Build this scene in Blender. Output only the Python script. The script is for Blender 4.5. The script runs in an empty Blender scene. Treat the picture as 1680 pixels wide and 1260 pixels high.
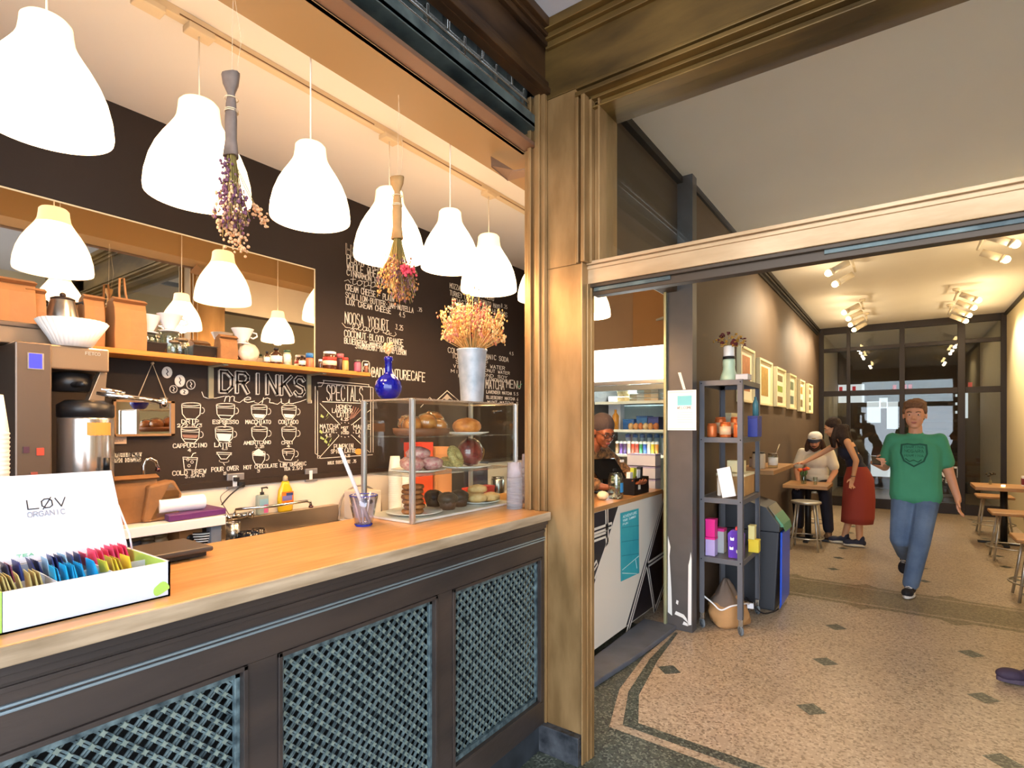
import bpy, bmesh, math, random
from math import sin, cos, pi, radians, sqrt
from mathutils import Vector, Matrix, Euler
random.seed(7)
SC = bpy.context.scene
COL = SC.collection
# ---------------- camera, world, exposure ----------------
TH = radians(35.72); EYE = 1.55; FPX = 890.0
cam_data = bpy.data.cameras.new('camera'); cam = bpy.data.objects.new('camera', cam_data); COL.objects.link(cam)
cam_data.sensor_width = 36; cam_data.lens = FPX/1680*36; cam_data.shift_y = 67/1680
cam_data.clip_start = 0.05; cam_data.clip_end = 200
cam.location = (0, 0, EYE); cam.rotation_euler = (pi/2, 0, TH)
SC.camera = cam
vs = SC.view_settings; vs.view_transform = 'Standard'; vs.look = 'None'; vs.gamma = 1; vs.use_curve_mapping = False
vs.exposure = 0.6
W = bpy.data.worlds.new('world'); SC.world = W; W.use_nodes = True
bg = W.node_tree.nodes['Background']; bg.inputs[0].default_value = (0.78, 0.88, 1.0, 1); bg.inputs[1].default_value = 5.3
SC.cycles.max_bounces = 10; SC.cycles.transparent_max_bounces = 16; SC.cycles.sample_clamp_indirect = 6
SC.cycles.use_denoising = True

def area_light(name, loc, size, size_y, power, color, rot):
    l = bpy.data.lights.new(name, 'AREA'); l.shape = 'RECTANGLE'; l.size = size; l.size_y = size_y; l.energy = power; l.color = color
    o = bpy.data.objects.new(name, l); COL.objects.link(o); o.location = loc; o.rotation_euler = rot; return o
def point_light(name, loc, power, color, r=0.04, parent=None):
    l = bpy.data.lights.new(name, 'POINT'); l.energy = power; l.color = color; l.shadow_soft_size = r
    o = bpy.data.objects.new(name, l); COL.objects.link(o); o.location = loc
    if parent: o.parent = parent
    return o

# ---------------- picture geometry to place geometry ----------------
def ray(u, v):
    a = (u-840)/FPX; b = (697-v)/FPX
    return Vector((-sin(TH)+cos(TH)*a, cos(TH)+sin(TH)*a, b))
def at(u, v, X=None, Y=None, Z=None):
    r = ray(u, v); e = Vector((0, 0, EYE))
    t = X/r.x if X is not None else Y/r.y if Y is not None else (Z-EYE)/r.z
    return e+r*t

# ---------------- materials ----------------
def lin(h):
    if not isinstance(h, str): return tuple(h)[:3]
    r = []
    for i in (0, 2, 4):
        c = int(h[i:i+2], 16)/255
        r.append(c/12.92 if c <= 0.04045 else ((c+0.055)/1.055)**2.4)
    return tuple(r)
MATS = {}
def mat(name, col='808080', rough=0.55, metal=0.0, var=0.0, vscale=8.0, col2=None, bump=0.0, bscale=60.0, spec=0.5, trans=0.0, ior=1.45, alpha=1.0, emit=None, estr=1.0, stretch=(1, 1, 1), coat=0.0):
    if name in MATS: return MATS[name]
    m = bpy.data.materials.new(name); m.use_nodes = True; nt = m.node_tree; N = nt.nodes; L = nt.links
    b = N['Principled BSDF']; c = lin(col)
    b.inputs['Base Color'].default_value = (*c, 1); b.inputs['Roughness'].default_value = rough; b.inputs['Metallic'].default_value = metal
    b.inputs['Specular IOR Level'].default_value = spec; b.inputs['Transmission Weight'].default_value = trans; b.inputs['IOR'].default_value = ior
    b.inputs['Alpha'].default_value = alpha; b.inputs['Coat Weight'].default_value = coat
    if emit is not None:
        b.inputs['Emission Color'].default_value = (*lin(emit), 1); b.inputs['Emission Strength'].default_value = estr
    if var or bump or col2:
        tc = N.new('ShaderNodeTexCoord'); mp = N.new('ShaderNodeMapping'); mp.inputs['Scale'].default_value = stretch
        L.new(tc.outputs['Object'], mp.inputs[0])
        nz = N.new('ShaderNodeTexNoise'); nz.inputs['Scale'].default_value = vscale; nz.inputs['Detail'].default_value = 6
        L.new(mp.outputs[0], nz.inputs['Vector'])
        if var or col2:
            rp = N.new('ShaderNodeValToRGB'); c2 = lin(col2) if col2 else tuple(x*(1-var) for x in c)
            rp.color_ramp.elements[0].position = 0.35; rp.color_ramp.elements[1].position = 0.68
            rp.color_ramp.elements[0].color = (*c2, 1); rp.color_ramp.elements[1].color = (*c, 1)
            L.new(nz.outputs[0], rp.inputs[0]); L.new(rp.outputs[0], b.inputs['Base Color'])
        if bump:
            n2 = N.new('ShaderNodeTexNoise'); n2.inputs['Scale'].default_value = bscale; n2.inputs['Detail'].default_value = 4
            L.new(mp.outputs[0], n2.inputs['Vector'])
            bp = N.new('ShaderNodeBump'); bp.inputs['Strength'].default_value = bump; bp.inputs['Distance'].default_value = 0.01
            L.new(n2.outputs[0], bp.inputs['Height']); L.new(bp.outputs[0], b.inputs['Normal'])
    MATS[name] = m; return m
def glass_mat(name, tint='ffffff', refl=1.0, dirty=0.0, ior=1.5):
    """thin pane: see-through with real fresnel reflection"""
    if name in MATS: return MATS[name]
    m = bpy.data.materials.new(name); m.use_nodes = True; nt = m.node_tree; N = nt.nodes; L = nt.links
    for n in list(N): N.remove(n)
    out = N.new('ShaderNodeOutputMaterial'); tr = N.new('ShaderNodeBsdfTransparent'); tr.inputs[0].default_value = (*lin(tint), 1)
    gl = N.new('ShaderNodeBsdfGlossy'); gl.inputs['Roughness'].default_value = 0.015
    ge = N.new('ShaderNodeNewGeometry'); dt = N.new('ShaderNodeVectorMath'); dt.operation = 'DOT_PRODUCT'; L.new(ge.outputs['Normal'], dt.inputs[0]); L.new(ge.outputs['Incoming'], dt.inputs[1])
    ab = N.new('ShaderNodeMath'); ab.operation = 'ABSOLUTE'; L.new(dt.outputs['Value'], ab.inputs[0])
    om = N.new('ShaderNodeMath'); om.operation = 'SUBTRACT'; om.inputs[0].default_value = 1; L.new(ab.outputs[0], om.inputs[1])
    pw = N.new('ShaderNodeMath'); pw.operation = 'POWER'; pw.inputs[1].default_value = 5; L.new(om.outputs[0], pw.inputs[0])
    mu = N.new('ShaderNodeMath'); mu.operation = 'MULTIPLY_ADD'; mu.inputs[1].default_value = 0.9*refl; mu.inputs[2].default_value = 0.035*refl+dirty; L.new(pw.outputs[0], mu.inputs[0])
    mx = N.new('ShaderNodeMixShader'); L.new(mu.outputs[0], mx.inputs[0]); L.new(tr.outputs[0], mx.inputs[1]); L.new(gl.outputs[0], mx.inputs[2])
    L.new(mx.outputs[0], out.inputs[0]); MATS[name] = m; return m

# ---------------- mesh collector ----------------
class M:
    def __init__(s): s.v = []; s.f = []; s.mi = []; s.sm = []; s.T = Matrix(); s.m = 0; s.smooth = False
    def add(s, vs, fs, smooth=None):
        n = len(s.v); T = s.T
        for p in vs:
            q = T @ Vector(p); s.v.append((q.x, q.y, q.z))
        sm = s.smooth if smooth is None else smooth
        for f in fs: s.f.append([i+n for i in f]); s.mi.append(s.m); s.sm.append(sm)
        return s
    def box(s, x0, x1, y0, y1, z0, z1):
        return s.add([(x0,y0,z0),(x1,y0,z0),(x1,y1,z0),(x0,y1,z0),(x0,y0,z1),(x1,y0,z1),(x1,y1,z1),(x0,y1,z1)],
              [(0,3,2,1),(4,5,6,7),(0,1,5,4),(1,2,6,5),(2,3,7,6),(3,0,4,7)], False)
    def cbox(s, c, d, rz=0.0, ry=0.0, rx=0.0):
        o = s.T; s.T = o @ Matrix.Translation(c) @ Euler((rx, ry, rz)).to_matrix().to_4x4()
        s.box(-d[0]/2, d[0]/2, -d[1]/2, d[1]/2, -d[2]/2, d[2]/2); s.T = o; return s
    def quad(s, a, b, c, d): return s.add([a,b,c,d],[(0,1,2,3)], False)
    def poly(s, pts): return s.add(pts, [tuple(range(len(pts)))], False)
    def prism(s, pts, d):
        """closed outline pts (3d) swept by vector d"""
        n = len(pts); d = Vector(d); vs = [Vector(p) for p in pts]+[Vector(p)+d for p in pts]
        fs = [tuple(reversed(range(n))), tuple(range(n, 2*n))]+[(i, (i+1)%n, (i+1)%n+n, i+n) for i in range(n)]
        return s.add(vs, fs, False)
    def tube(s, pts, r, n=8, cap=True, closed=False):
        pts = [Vector(p) for p in pts]; k = len(pts)
        rs = r if isinstance(r, (list, tuple)) else [r]*k
        vs = []; prev = None
        for i, p in enumerate(pts):
            if closed: t = (pts[(i+1)%k]-pts[i-1])
            else: t = (pts[min(i+1,k-1)]-pts[max(i-1,0)])
            if t.length < 1e-9: t = Vector((0,0,1))
            t.normalize()
            if prev is None:
                a = t.orthogonal().normalized()
            else:
                a = prev-t*prev.dot(t)
                a = a.normalized() if a.length > 1e-6 else t.orthogonal().normalized()
            prev = a; b = t.cross(a)
            for j in range(n):
                w = 2*pi*j/n; vs.append(p+(a*cos(w)+b*sin(w))*rs[i])
        fs = []
        for i in range(k if closed else k-1):
            for j in range(n):
                i2 = (i+1)%k
                fs.append((i*n+j, i*n+(j+1)%n, i2*n+(j+1)%n, i2*n+j))
        if cap and not closed: fs += [tuple(reversed(range(n))), tuple(range((k-1)*n, k*n))]
        return s.add(vs, fs, n > 5)
    def lathe(s, prof, c=(0,0,0), n=24, fl=0.0, nf=0, sy=1.0):
        """prof: (radius, z) list; fl = flute amplitude"""
        vs = []; k = len(prof); c = Vector(c)
        for r, z in prof:
            for j in range(n):
                w = 2*pi*j/n; rr = max(r, 1e-5)*(1+(fl*cos(nf*w) if nf else 0)); vs.append(c+Vector((rr*cos(w), rr*sin(w)*sy, z)))
        fs = [(i*n+j, i*n+(j+1)%n, (i+1)*n+(j+1)%n, (i+1)*n+j) for i in range(k-1) for j in range(n)]
        if prof[0][0] > 1e-4 and prof[0] != prof[-1]: fs.append(tuple(reversed(range(n))))
        if prof[-1][0] > 1e-4 and prof[0] != prof[-1]: fs.append(tuple(range((k-1)*n, k*n)))
        return s.add(vs, fs, True)
    def shell(s, prof, t, c=(0,0,0), n=24, **k):
        """open vessel: outer profile bottom to top, wall t"""
        inn = [(max(r-t, 0.0005), z) for r, z in reversed(prof)]; inn[-1] = (inn[-1][0], prof[0][1]+t)
        return s.lathe([(0.0005, prof[0][1])]+list(prof)+inn+[(0.0005, prof[0][1]+t)], c, n, **k)
    def ball(s, c, r, n=12, sx=1, sy=1, sz=1):
        k = max(6, n//2+2); c = Vector(c); vs = []
        for i in range(k+1):
            a = pi*i/k
            for j in range(n):
                w = 2*pi*j/n; vs.append(c+Vector((r*sx*sin(a)*cos(w), r*sy*sin(a)*sin(w), r*sz*cos(a))))
        fs = [(i*n+j, (i+1)*n+j, (i+1)*n+(j+1)%n, i*n+(j+1)%n) for i in range(k) for j in range(n)]
        return s.add(vs, fs, True)
    def torus(s, c, R, r, n=24, k=10, sz=1.0):
        c = Vector(c); vs = []
        for i in range(n):
            w = 2*pi*i/n
            for j in range(k):
                a = 2*pi*j/k; vs.append(c+Vector(((R+r*cos(a))*cos(w), (R+r*cos(a))*sin(w), r*sin(a)*sz)))
        return s.add(vs, [(i*k+j, ((i+1)%n)*k+j, ((i+1)%n)*k+(j+1)%k, i*k+(j+1)%k) for i in range(n) for j in range(k)], True)
    def build(s, name, mats, parent=None, bevel=0.0, label=None, cat=None, group=None, kind=None, loc=None, rot=None, subd=0):
        me = bpy.data.meshes.new(name); me.from_pydata(s.v, [], s.f)
        if not isinstance(mats, (list, tuple)): mats = [mats]
        for q in mats: me.materials.append(q)
        me.polygons.foreach_set('material_index', [min(i, len(mats)-1) for i in s.mi]); me.polygons.foreach_set('use_smooth', s.sm)
        me.update(); o = bpy.data.objects.new(name, me); COL.objects.link(o)
        if parent: o.parent = parent
        if loc is not None: o.location = loc
        if rot is not None: o.rotation_euler = rot
        if bevel:
            b = o.modifiers.new('b', 'BEVEL'); b.width = bevel; b.segments = 2; b.limit_method = 'ANGLE'; b.angle_limit = radians(40)
        if subd:
            b = o.modifiers.new('s', 'SUBSURF'); b.levels = subd; b.render_levels = subd
        tag(o, label, cat, group, kind); return o
def tag(o, label=None, cat=None, group=None, kind=None):
    if label: o['label'] = label
    if cat: o['category'] = cat
    if group: o['group'] = group
    if kind: o['kind'] = kind
    return o
def thing(name, label, cat, loc=(0,0,0), rz=0.0, group=None):
    o = bpy.data.objects.new(name, None); COL.objects.link(o); o.location = loc; o.rotation_euler = (0, 0, rz); o.empty_display_size = 0.05
    return tag(o, label, cat, group)
KIDS = {}
def dup(root, loc=None, rz=None, label=None, group=None, rot=None, scale=None):
    r = root.copy(); COL.objects.link(r)
    if loc is not None: r.location = loc
    if rz is not None: r.rotation_euler = (0, 0, rz)
    if rot is not None: r.rotation_euler = rot
    if scale is not None: r.scale = scale
    if label: r['label'] = label
    if group: r['group'] = group
    for ch in list(root.children):
        c = ch.copy(); COL.objects.link(c); c.parent = r
        for g in list(ch.children):
            d = g.copy(); COL.objects.link(d); d.parent = c
    return r
def struct(name, m, mats, bevel=0.0, label=None, parent=None):
    return m.build(name, mats, parent, bevel, label=label, kind='structure')

# ---------------- single-stroke chalk lettering ----------------
_G = {
'A':'0,0 2,6 4,0;.7,2 3.3,2','B':'0,0 0,6 2.6,6 3.5,5.2 3.3,3.6 2.5,3.1 0,3.1;2.5,3.1 3.8,2.5 4,1 2.8,0 0,0','C':'4,5 3.2,6 1.2,6 0,4.6 0,1.4 1.2,0 3.2,0 4,1',
'D':'0,0 0,6 2.2,6 4,4.4 4,1.6 2.2,0 0,0','E':'4,6 0,6 0,0 4,0;0,3.1 3.2,3.1','F':'4,6 0,6 0,0;0,3.1 3.2,3.1','G':'4,5 3.2,6 1.2,6 0,4.6 0,1.4 1.2,0 3.2,0 4,1.2 4,2.8 2.4,2.8',
'H':'0,0 0,6;4,0 4,6;0,3.1 4,3.1','I':'2,0 2,6','J':'3.6,6 3.6,1.2 2.6,0 1,0 0,1.4','K':'0,0 0,6;4,6 0,2.6;1.2,3.6 4,0','L':'0,6 0,0 4,0','M':'0,0 0,6 2,2.4 4,6 4,0',
'N':'0,0 0,6 4,0 4,6','O':'1.2,6 2.8,6 4,4.6 4,1.4 2.8,0 1.2,0 0,1.4 0,4.6 1.2,6','P':'0,0 0,6 2.8,6 4,5 4,3.7 2.8,2.8 0,2.8','Q':'1.2,6 2.8,6 4,4.6 4,1.4 2.8,0 1.2,0 0,1.4 0,4.6 1.2,6;2.4,1.6 4.2,-.4',
'R':'0,0 0,6 2.8,6 4,5 4,3.9 2.8,3 0,3;2,3 4,0','S':'3.9,5 3,6 1.2,6 .1,5 .4,3.7 3.5,2.5 4,1.2 3,0 1.1,0 0,1','T':'0,6 4,6;2,6 2,0','U':'0,6 0,1.4 1.2,0 2.8,0 4,1.4 4,6',
'V':'0,6 2,0 4,6','W':'0,6 1,0 2,4 3,0 4,6','X':'0,0 4,6;0,6 4,0','Y':'0,6 2,3 4,6;2,3 2,0','Z':'0,6 4,6 0,0 4,0',
'0':'1.2,6 2.8,6 4,4.6 4,1.4 2.8,0 1.2,0 0,1.4 0,4.6 1.2,6','1':'.8,4.8 2,6 2,0','2':'0,4.8 1.2,6 3,6 4,4.6 3.4,3 0,0 4,0','3':'.2,6 4,6 2,3.6 3.6,3 4,1.4 2.8,0 1,0 0,1','4':'3,0 3,6 0,2 4,2',
'5':'3.8,6 .4,6 .2,3.4 2.6,3.6 4,2.4 3.6,.6 2.4,0 .8,0 0,.8','6':'3.4,6 .8,3.4 0,1.6 1.2,0 3,0 4,1.4 3,3 1,3','7':'0,6 4,6 1.4,0','8':'1.2,3.2 .2,4.6 1.2,6 2.8,6 3.8,4.6 2.8,3.2 1.2,3.2 0,1.6 1.2,0 2.8,0 4,1.6 2.8,3.2','9':'.6,0 3.2,2.6 4,4.4 2.8,6 1,6 0,4.6 1,3 3,3',
'/':'.2,-.4 3.8,6.4','.':'1.8,.1 2.2,.1','-':'.8,3 3.2,3','+':'.6,3 3.4,3;2,1.4 2,4.6','*':'1.7,3 2.3,3',"'":'2,6 2,5','@':'3,2 2,1.6 1.2,2.6 1.8,4 3,4 3,2 4,2 4.4,3.6 3.4,5.6 1.4,5.8 0,4 0,1.6 1.4,0 3.6,.2','&':'4,0 .8,4.6 1.4,6 2.6,5.8 2.6,4.4 .2,2 .6,.2 2.4,0 4,2.4','#':'1,0 1.6,6;2.6,0 3.2,6;.2,2 4,2;.2,4 4,4',
'Ø':'1.2,6 2.8,6 4,4.6 4,1.4 2.8,0 1.2,0 0,1.4 0,4.6 1.2,6;.2,-.8 3.8,6.8',
'm':'0,0 .6,4;.5,3 1.4,4 2,3.4 1.8,0;2,3 2.9,4 3.6,3.4 3.4,.6 4.2,0','e':'0,1.8 2.6,2.4 2.6,3.6 1.6,4 .4,2.8 .4,.8 1.6,0 4,1','n':'0,0 .5,4;.4,2.8 1.8,4 2.8,3.2 2.6,.6 4.2,.2','u':'0,4 .2,.8 1.2,0 2.6,1 3,4;3,4 2.9,.6 4.4,.4',
't':'2,6 1.6,.8 2.4,0 4,.8;.4,4 3.4,4','o':'1.6,4 .2,2.8 .6,.4 2,0 3.4,1.6 2.8,3.6 1.6,4 2.6,3.2 4.2,3.2','p':'.6,4 .4,-2.2;.6,3 2,4 3.2,3 2.8,.8 1.4,0 .5,.8;2.8,.8 4.2,.6','i':'1,4 1,.8 2,0 4,.8;1,5.2 1.1,5.4','g':'3,3.6 1.4,4 .2,2.4 1,.4 2.6,.8 3,3.8 2.8,-1.4 1.4,-2.2 .4,-1.2;2.9,0 4.2,1','s':'0,.6 2,4 2.6,2.4 2.6,.8 1.2,0 .4,.6;2.6,.8 4,1',
'f':'.2,.4 2.6,3 3,5.4 2,6 1.4,4 1.4,-2 2.6,-1.4 1.8,1 4,1','l':'0,.6 2.8,4 2.4,6 1.4,5 1.4,.8 2.6,0 4,1','a':'3,3.6 1.4,4 .2,2.4 1,.2 2.6,.8 3,3.8 3,.6 4.2,.6','v':'0,4 1.4,0 3,3.6 4.2,3.2','r':'0,3.6 1,4 1.2,3 2.6,3.4 2.4,.8 4,.6','c':'3,3.2 1.6,4 .2,2.6 .6,.4 2,0 4,1','h':'.2,.6 1.6,5 1,6 .6,4.6 .6,0;.6,2.6 2,4 2.8,3 2.8,.4 4.2,.4','d':'3,3.6 1.4,4 .2,2.4 1,.2 2.6,.8;3.2,6 3,.6 4.2,.6','w':'0,4 .4,.6 1.4,0 2.2,2.8 3,.2 4,3.6','y':'0,4 1,1 2.6,1.2 3,4 2.6,-1.6 1.2,-2.2;2.9,.2 4.2,1','b':'.2,.6 1.6,5 1,6 .6,4.6 .6,.6 1.8,0 3,1.4 2.4,3 1,2.6','k':'.6,0 1,6;3,4 1,2.2 3,.2 4,.4'}
def glyphs(txt):
    out = []
    for i, ch in enumerate(txt):
        g = _G.get(ch)
        if not g: continue
        for st in g.split(';'):
            out.append([(float(p.split(',')[0]), float(p.split(',')[1]), i) for p in st.split()])
    return out
def strokes(m, lines, w, th=0.0015):
    """lines: lists of 2-d points -> flat raised ribbons in local x,y (z = relief)"""
    for pts in lines:
        for i in range(len(pts)-1):
            a = Vector((*pts[i], 0)); b = Vector((*pts[i+1], 0)); d = b-a
            if d.length < 1e-7: continue
            d.normalize(); n = Vector((-d.y, d.x, 0))*w/2; e = d*w*0.35
            m.add([a-e-n, b+e-n, b+e+n, a-e+n, a-e-n+Vector((0,0,th)), b+e-n+Vector((0,0,th)), b+e+n+Vector((0,0,th)), a-e+n+Vector((0,0,th))],
                  [(4,5,6,7),(0,1,5,4),(1,2,6,5),(2,3,7,6),(3,0,4,7)], False)
def write(m, txt, x0, y0, x1, h, w=None, wild=0.03):
    """letter txt from x0 to x1 (baseline y0, cap height h)"""
    n = len(txt); adv = (x1-x0)/max(n-0.25, 0.75); cw = adv*0.74; w = w or h*0.11
    ls = []
    for st in glyphs(txt):
        i = st[0][2]; jy = random.uniform(-wild, wild)*h
        ls.append([(x0+adv*i+cw*p[0]/4, y0+jy+h*p[1]/6) for p in st])
    strokes(m, ls, w)
def wall_frame(X):
    """local x -> +Y, local y -> +Z, normal -> +X"""
    return Matrix(((0,0,1,X),(1,0,0,0),(0,1,0,0),(0,0,0,1)))
def front_frame(Y):
    """local x -> +X, local y -> +Z, normal -> -Y"""
    return Matrix(((1,0,0,0),(0,0,-1,Y),(0,1,0,0),(0,0,0,1)))
# ================= MATERIALS OF THE PLACE =================
WARM = (1.0, 0.62, 0.32)
black_wall = mat('black_chalk_paint', '2a1e17', 0.75, var=0.15, vscale=3, bump=0.05)
cream = mat('cream_plaster', 'e6dccb', 0.7, var=0.05, vscale=5)
ceil_m = mat('ceiling_plaster', 'f1ebe2', 0.75, var=0.03, vscale=2)
tan_wall = mat('tan_plaster', 'c9a273', 0.7, var=0.05, vscale=3)
orange_wall = mat('orange_plaster', 'd39a5a', 0.7, var=0.04, vscale=3)
brown_wall = mat('brown_paint', '5a4837', 0.7, var=0.08, vscale=3)
grey_paint = mat('chipped_grey_paint', '54504f', 0.5, var=0.15, vscale=6)
bronze_d = mat('dark_bronze', '463b35', 0.36, 0.3, col2='332d2b', vscale=6, bump=0.08, bscale=90, stretch=(1, .25, 1))
bronze_g = mat('golden_bronze', 'b08c5e', 0.4, 0.45, col2='80623c', vscale=7, bump=0.06, bscale=60, stretch=(1, 1, .3))
bronze_l = mat('polished_bronze', 'cfb08a', 0.36, 0.3, col2='96744a', vscale=5, bump=0.05, bscale=60, stretch=(.3, 1, 1))
verd = mat('verdigris_bronze', '6f8286', 0.42, 0.4, col2='2f3d43', vscale=30, bump=0.15, bscale=200)
dark_steel = mat('dark_steel', '66726f', 0.4, 0.35, col2='3c4647', vscale=9)
steel = mat('stainless_steel', 'b9b6b0', 0.25, 0.95, var=0.08, vscale=4, stretch=(1, 1, 12))
chrome = mat('chrome', 'd8d8d8', 0.1, 1.0)
blackpl = mat('black_plastic', '18181a', 0.4)
whitepl = mat('white_plastic', 'e9e8e6', 0.4)
def wood_mat(name, c1, c2, rough=0.35, ax=(1, 12, 12)):
    m = mat(name, c1, rough, col2=c2, vscale=3.0, stretch=ax, bump=0.03, bscale=30); return m
bar_wood = wood_mat('oiled_oak', 'c9965e', 'b27f48', 0.28, (14, 1.2, 14))
bar_edge = wood_mat('weathered_oak_edge', 'b39c80', '7f6a50', 0.6, (10, 1.2, 10))
shelf_wood = wood_mat('shelf_pine', 'd08a3c', 'b36f2a', 0.45, (14, 1.2, 14))
table_wood = wood_mat('table_oak', 'b98a58', '9a6e40', 0.4, (1.2, 10, 10))
clear = glass_mat('clear_pane', 'fbfefd')
acryl = glass_mat('acrylic_pane', 'f4f8f6', 1.0)
terr = None
def terrazzo(name, base, chip, dark, scale=90, rough=0.32):
    m = bpy.data.materials.new(name); m.use_nodes = True; nt = m.node_tree; N = nt.nodes; L = nt.links; b = N['Principled BSDF']
    b.inputs['Roughness'].default_value = rough
    tc = N.new('ShaderNodeTexCoord'); v = N.new('ShaderNodeTexVoronoi'); v.inputs['Scale'].default_value = scale; L.new(tc.outputs['Object'], v.inputs['Vector'])
    r = N.new('ShaderNodeValToRGB'); r.color_ramp.interpolation = 'CONSTANT'; e = r.color_ramp.elements
    e[0].color = (*lin(dark), 1); e[1].position = 0.2; e[1].color = (*lin(base), 1); x = e.new(0.78); x.color = (*lin(chip), 1)
    sp = N.new('ShaderNodeSeparateColor'); L.new(v.outputs['Color'], sp.inputs[0]); L.new(sp.outputs[0], r.inputs[0])
    n = N.new('ShaderNodeTexNoise'); n.inputs['Scale'].default_value = 1.3; n.inputs['Detail'].default_value = 5; L.new(tc.outputs['Object'], n.inputs['Vector'])
    mr = N.new('ShaderNodeMapRange'); mr.inputs[1].default_value = .3; mr.inputs[2].default_value = .7; mr.inputs[3].default_value = .82; mr.inputs[4].default_value = 1.06; L.new(n.outputs[0], mr.inputs[0])
    mx = N.new('ShaderNodeMix'); mx.data_type = 'RGBA'; mx.blend_type = 'MULTIPLY'; mx.inputs[0].default_value = 1; L.new(r.outputs[0], mx.inputs[6]); L.new(mr.outputs[0], mx.inputs[7])
    L.new(mx.outputs[2], b.inputs['Base Color']); return m
terr_b = terrazzo('beige_terrazzo', 'b19e86', 'c2b299', '8e7b64')
terr_g = terrazzo('green_terrazzo', '474c42', '72776a', '2a2e28', 110)
terr_p = terrazzo('pale_terrazzo_strip', 'a99780', 'b9a891', '8a7864')
terr_o = terrazzo('olive_terrazzo', '837659', '9a8d70', '665a42')
slab = mat('dark_stone', '30343a', 0.5, col2='1f2226', vscale=10)

# ================= FLOORS =================
m = M(); X0, X1 = -3.5, 2.6
m.box(X0, X1, 1.9, 16.0, -0.1, 0)
def flat(pts, mi, z=0.0012):
    m.m = mi; q = [(x, y, z) for x, y in pts]
    a = sum(q[i][0]*q[(i+1)%len(q)][1]-q[(i+1)%len(q)][0]*q[i][1] for i in range(len(q)))
    m.poly(q if a > 0 else q[::-1])
# green border against the door wall, pale strip, inner green strip
def border(off0, off1, mi, z):
    # path: along the curb, cut corner, then parallel to the doorway
    def pth(o): return [(-1.39+o*.3, 4.0), (-1.40+o*.8, 3.45), (-1.345+o, 2.95), (-1.22+o*.9, 2.55+o), (1.6, 2.50+o)]
    a = pth(off0); b = pth(off1)
    for i in range(len(a)-1): flat([a[i], a[i+1], b[i+1], b[i]], mi, z)
flat([(-1.9, 1.9), (1.6, 1.9), (1.6, 2.50), (-1.22, 2.55), (-1.345, 2.95), (-1.40, 3.45), (-1.39, 4.0), (-1.9, 4.0)], 1)
border(0.0, 0.055, 2, 0.0014); border(0.055, 0.12, 1, 0.0016)
def diamond(x, y, s=0.075, mi=1): flat([(x-s, y), (x, y-s), (x+s, y), (x, y+s)], mi, 0.0013)
DG = [(1098,1099),(1331,1163.6),(1354,1085.6),(1371.5,1029),(1593.5,1072.7),(1613.6,1145),(1645.7,1249)]
for u, v in DG:
    p = at(u, v, Z=0); diamond(p.x, p.y)
for k in range(10):
    for x in (-0.62, 0.16, 0.9):
        y = 6.75+k*0.6
        if y < 12: diamond(x+0.02, y, 0.06)
# cross band
flat([(-1.32, 5.50), (1.41, 5.50), (1.41, 6.20), (-1.32, 6.20)], 3, 0.0011)
flat([(-1.32, 5.56), (1.41, 5.56), (1.41, 5.60), (-1.32, 5.60)], 2, 0.002); flat([(-1.32, 6.10), (1.41, 6.10), (1.41, 6.14), (-1.32, 6.14)], 2, 0.002)
for x in (-0.9, -0.28, 0.34, 0.95):
    diamond(x, 5.5, 0.1, 3); diamond(x, 6.2, 0.1, 3)
# dark worn band below the inner counter
struct('floor', m, [terr_b, terr_g, terr_p, terr_o])
m = M(); m.box(-4.2, 6, -9, 1.9, -0.1, 0); struct('floor.001', m, mat('street_stone', 'b0aaa4', 0.6, var=.3, vscale=9, bump=.1))
m = M(); m.prism([(-1.64, 2.42, 0.0), (-1.50, 2.42, 0), (-1.47, 2.87, 0), (-1.42, 3.36, 0), (-1.39, 3.82, 0), (-1.385, 4.055, 0), (-1.64, 4.055, 0)], (0, 0, 0.035))
struct('trim_1', m, mat('blue_grey_curb', '5c616b', .5, var=.25, vscale=9), 0.006)

# ================= CAFE ROOM =================
m = M(); m.box(-3.3, -3.2, -1.3, 5.5, 0, 3.4); m.m = 1
m.box(-3.2, -3.195, -1.2, 5.4, 0.0, 1.19); m.m = 2; m.box(-3.2, -3.18, -1.2, 5.4, 1.19, 1.225)
struct('wall_left', m, [black_wall, cream, mat('black_rail', '2b211b', .5)])
m = M(); m.box(-3.3, -1.46, 5.5, 5.6, 0, 3.4); struct('wall_far', m, tan_wall)
m = M(); m.box(-2.30, -1.46, 5.38, 5.5, 0, 3.4); struct('wall_alcove', m, orange_wall)
m = M(); m.box(-3.3, -1.4, -1.3, -1.2, 0, 3.4); struct('wall_near', m, brown_wall)
m = M(); m.box(-3.3, -1.5, -1.3, 5.6, 3.16, 3.5); struct('ceiling', m, ceil_m)
# bulkhead over the serving window with the rolled grille housing
m = M(); m.box(-1.74, -1.50, -1.25, 4.1, 2.88, 3.43); struct('trim_2', m, mat('bulkhead_paint', '9c7a4e', .6))
m = M(); m.box(-1.505, -1.43, -1.25, 2.2, 2.885, 2.905); m.box(-1.52, -1.5, -1.25, 2.2, 2.88, 2.965); m.m = 1
m.box(-1.50, -1.425, -1.25, 2.2, 2.968, 2.99); m.box(-1.505, -1.49, -1.25, 2.2, 2.97, 3.43); m.box(-1.44, -1.425, -1.25, 2.2, 2.97, 3.03)
struct('trim_3', m, [mat('brown_metal', '7a5a45', .5, .3), dark_steel], 0.002)
m = M(); t = thing('roll_up_grille', 'rolled steel security grille of thin rods above the serving window', 'security grille', (-1.46, 0.5, 2.99))
g = M(); g.m = 0
for k in range(7):
    z = 0.035+0.036*k; x = -0.015+0.022*sin(k*1.1)
    g.tube([(x, -1.7, z), (x, 1.66, z)], 0.0055, 6)
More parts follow.
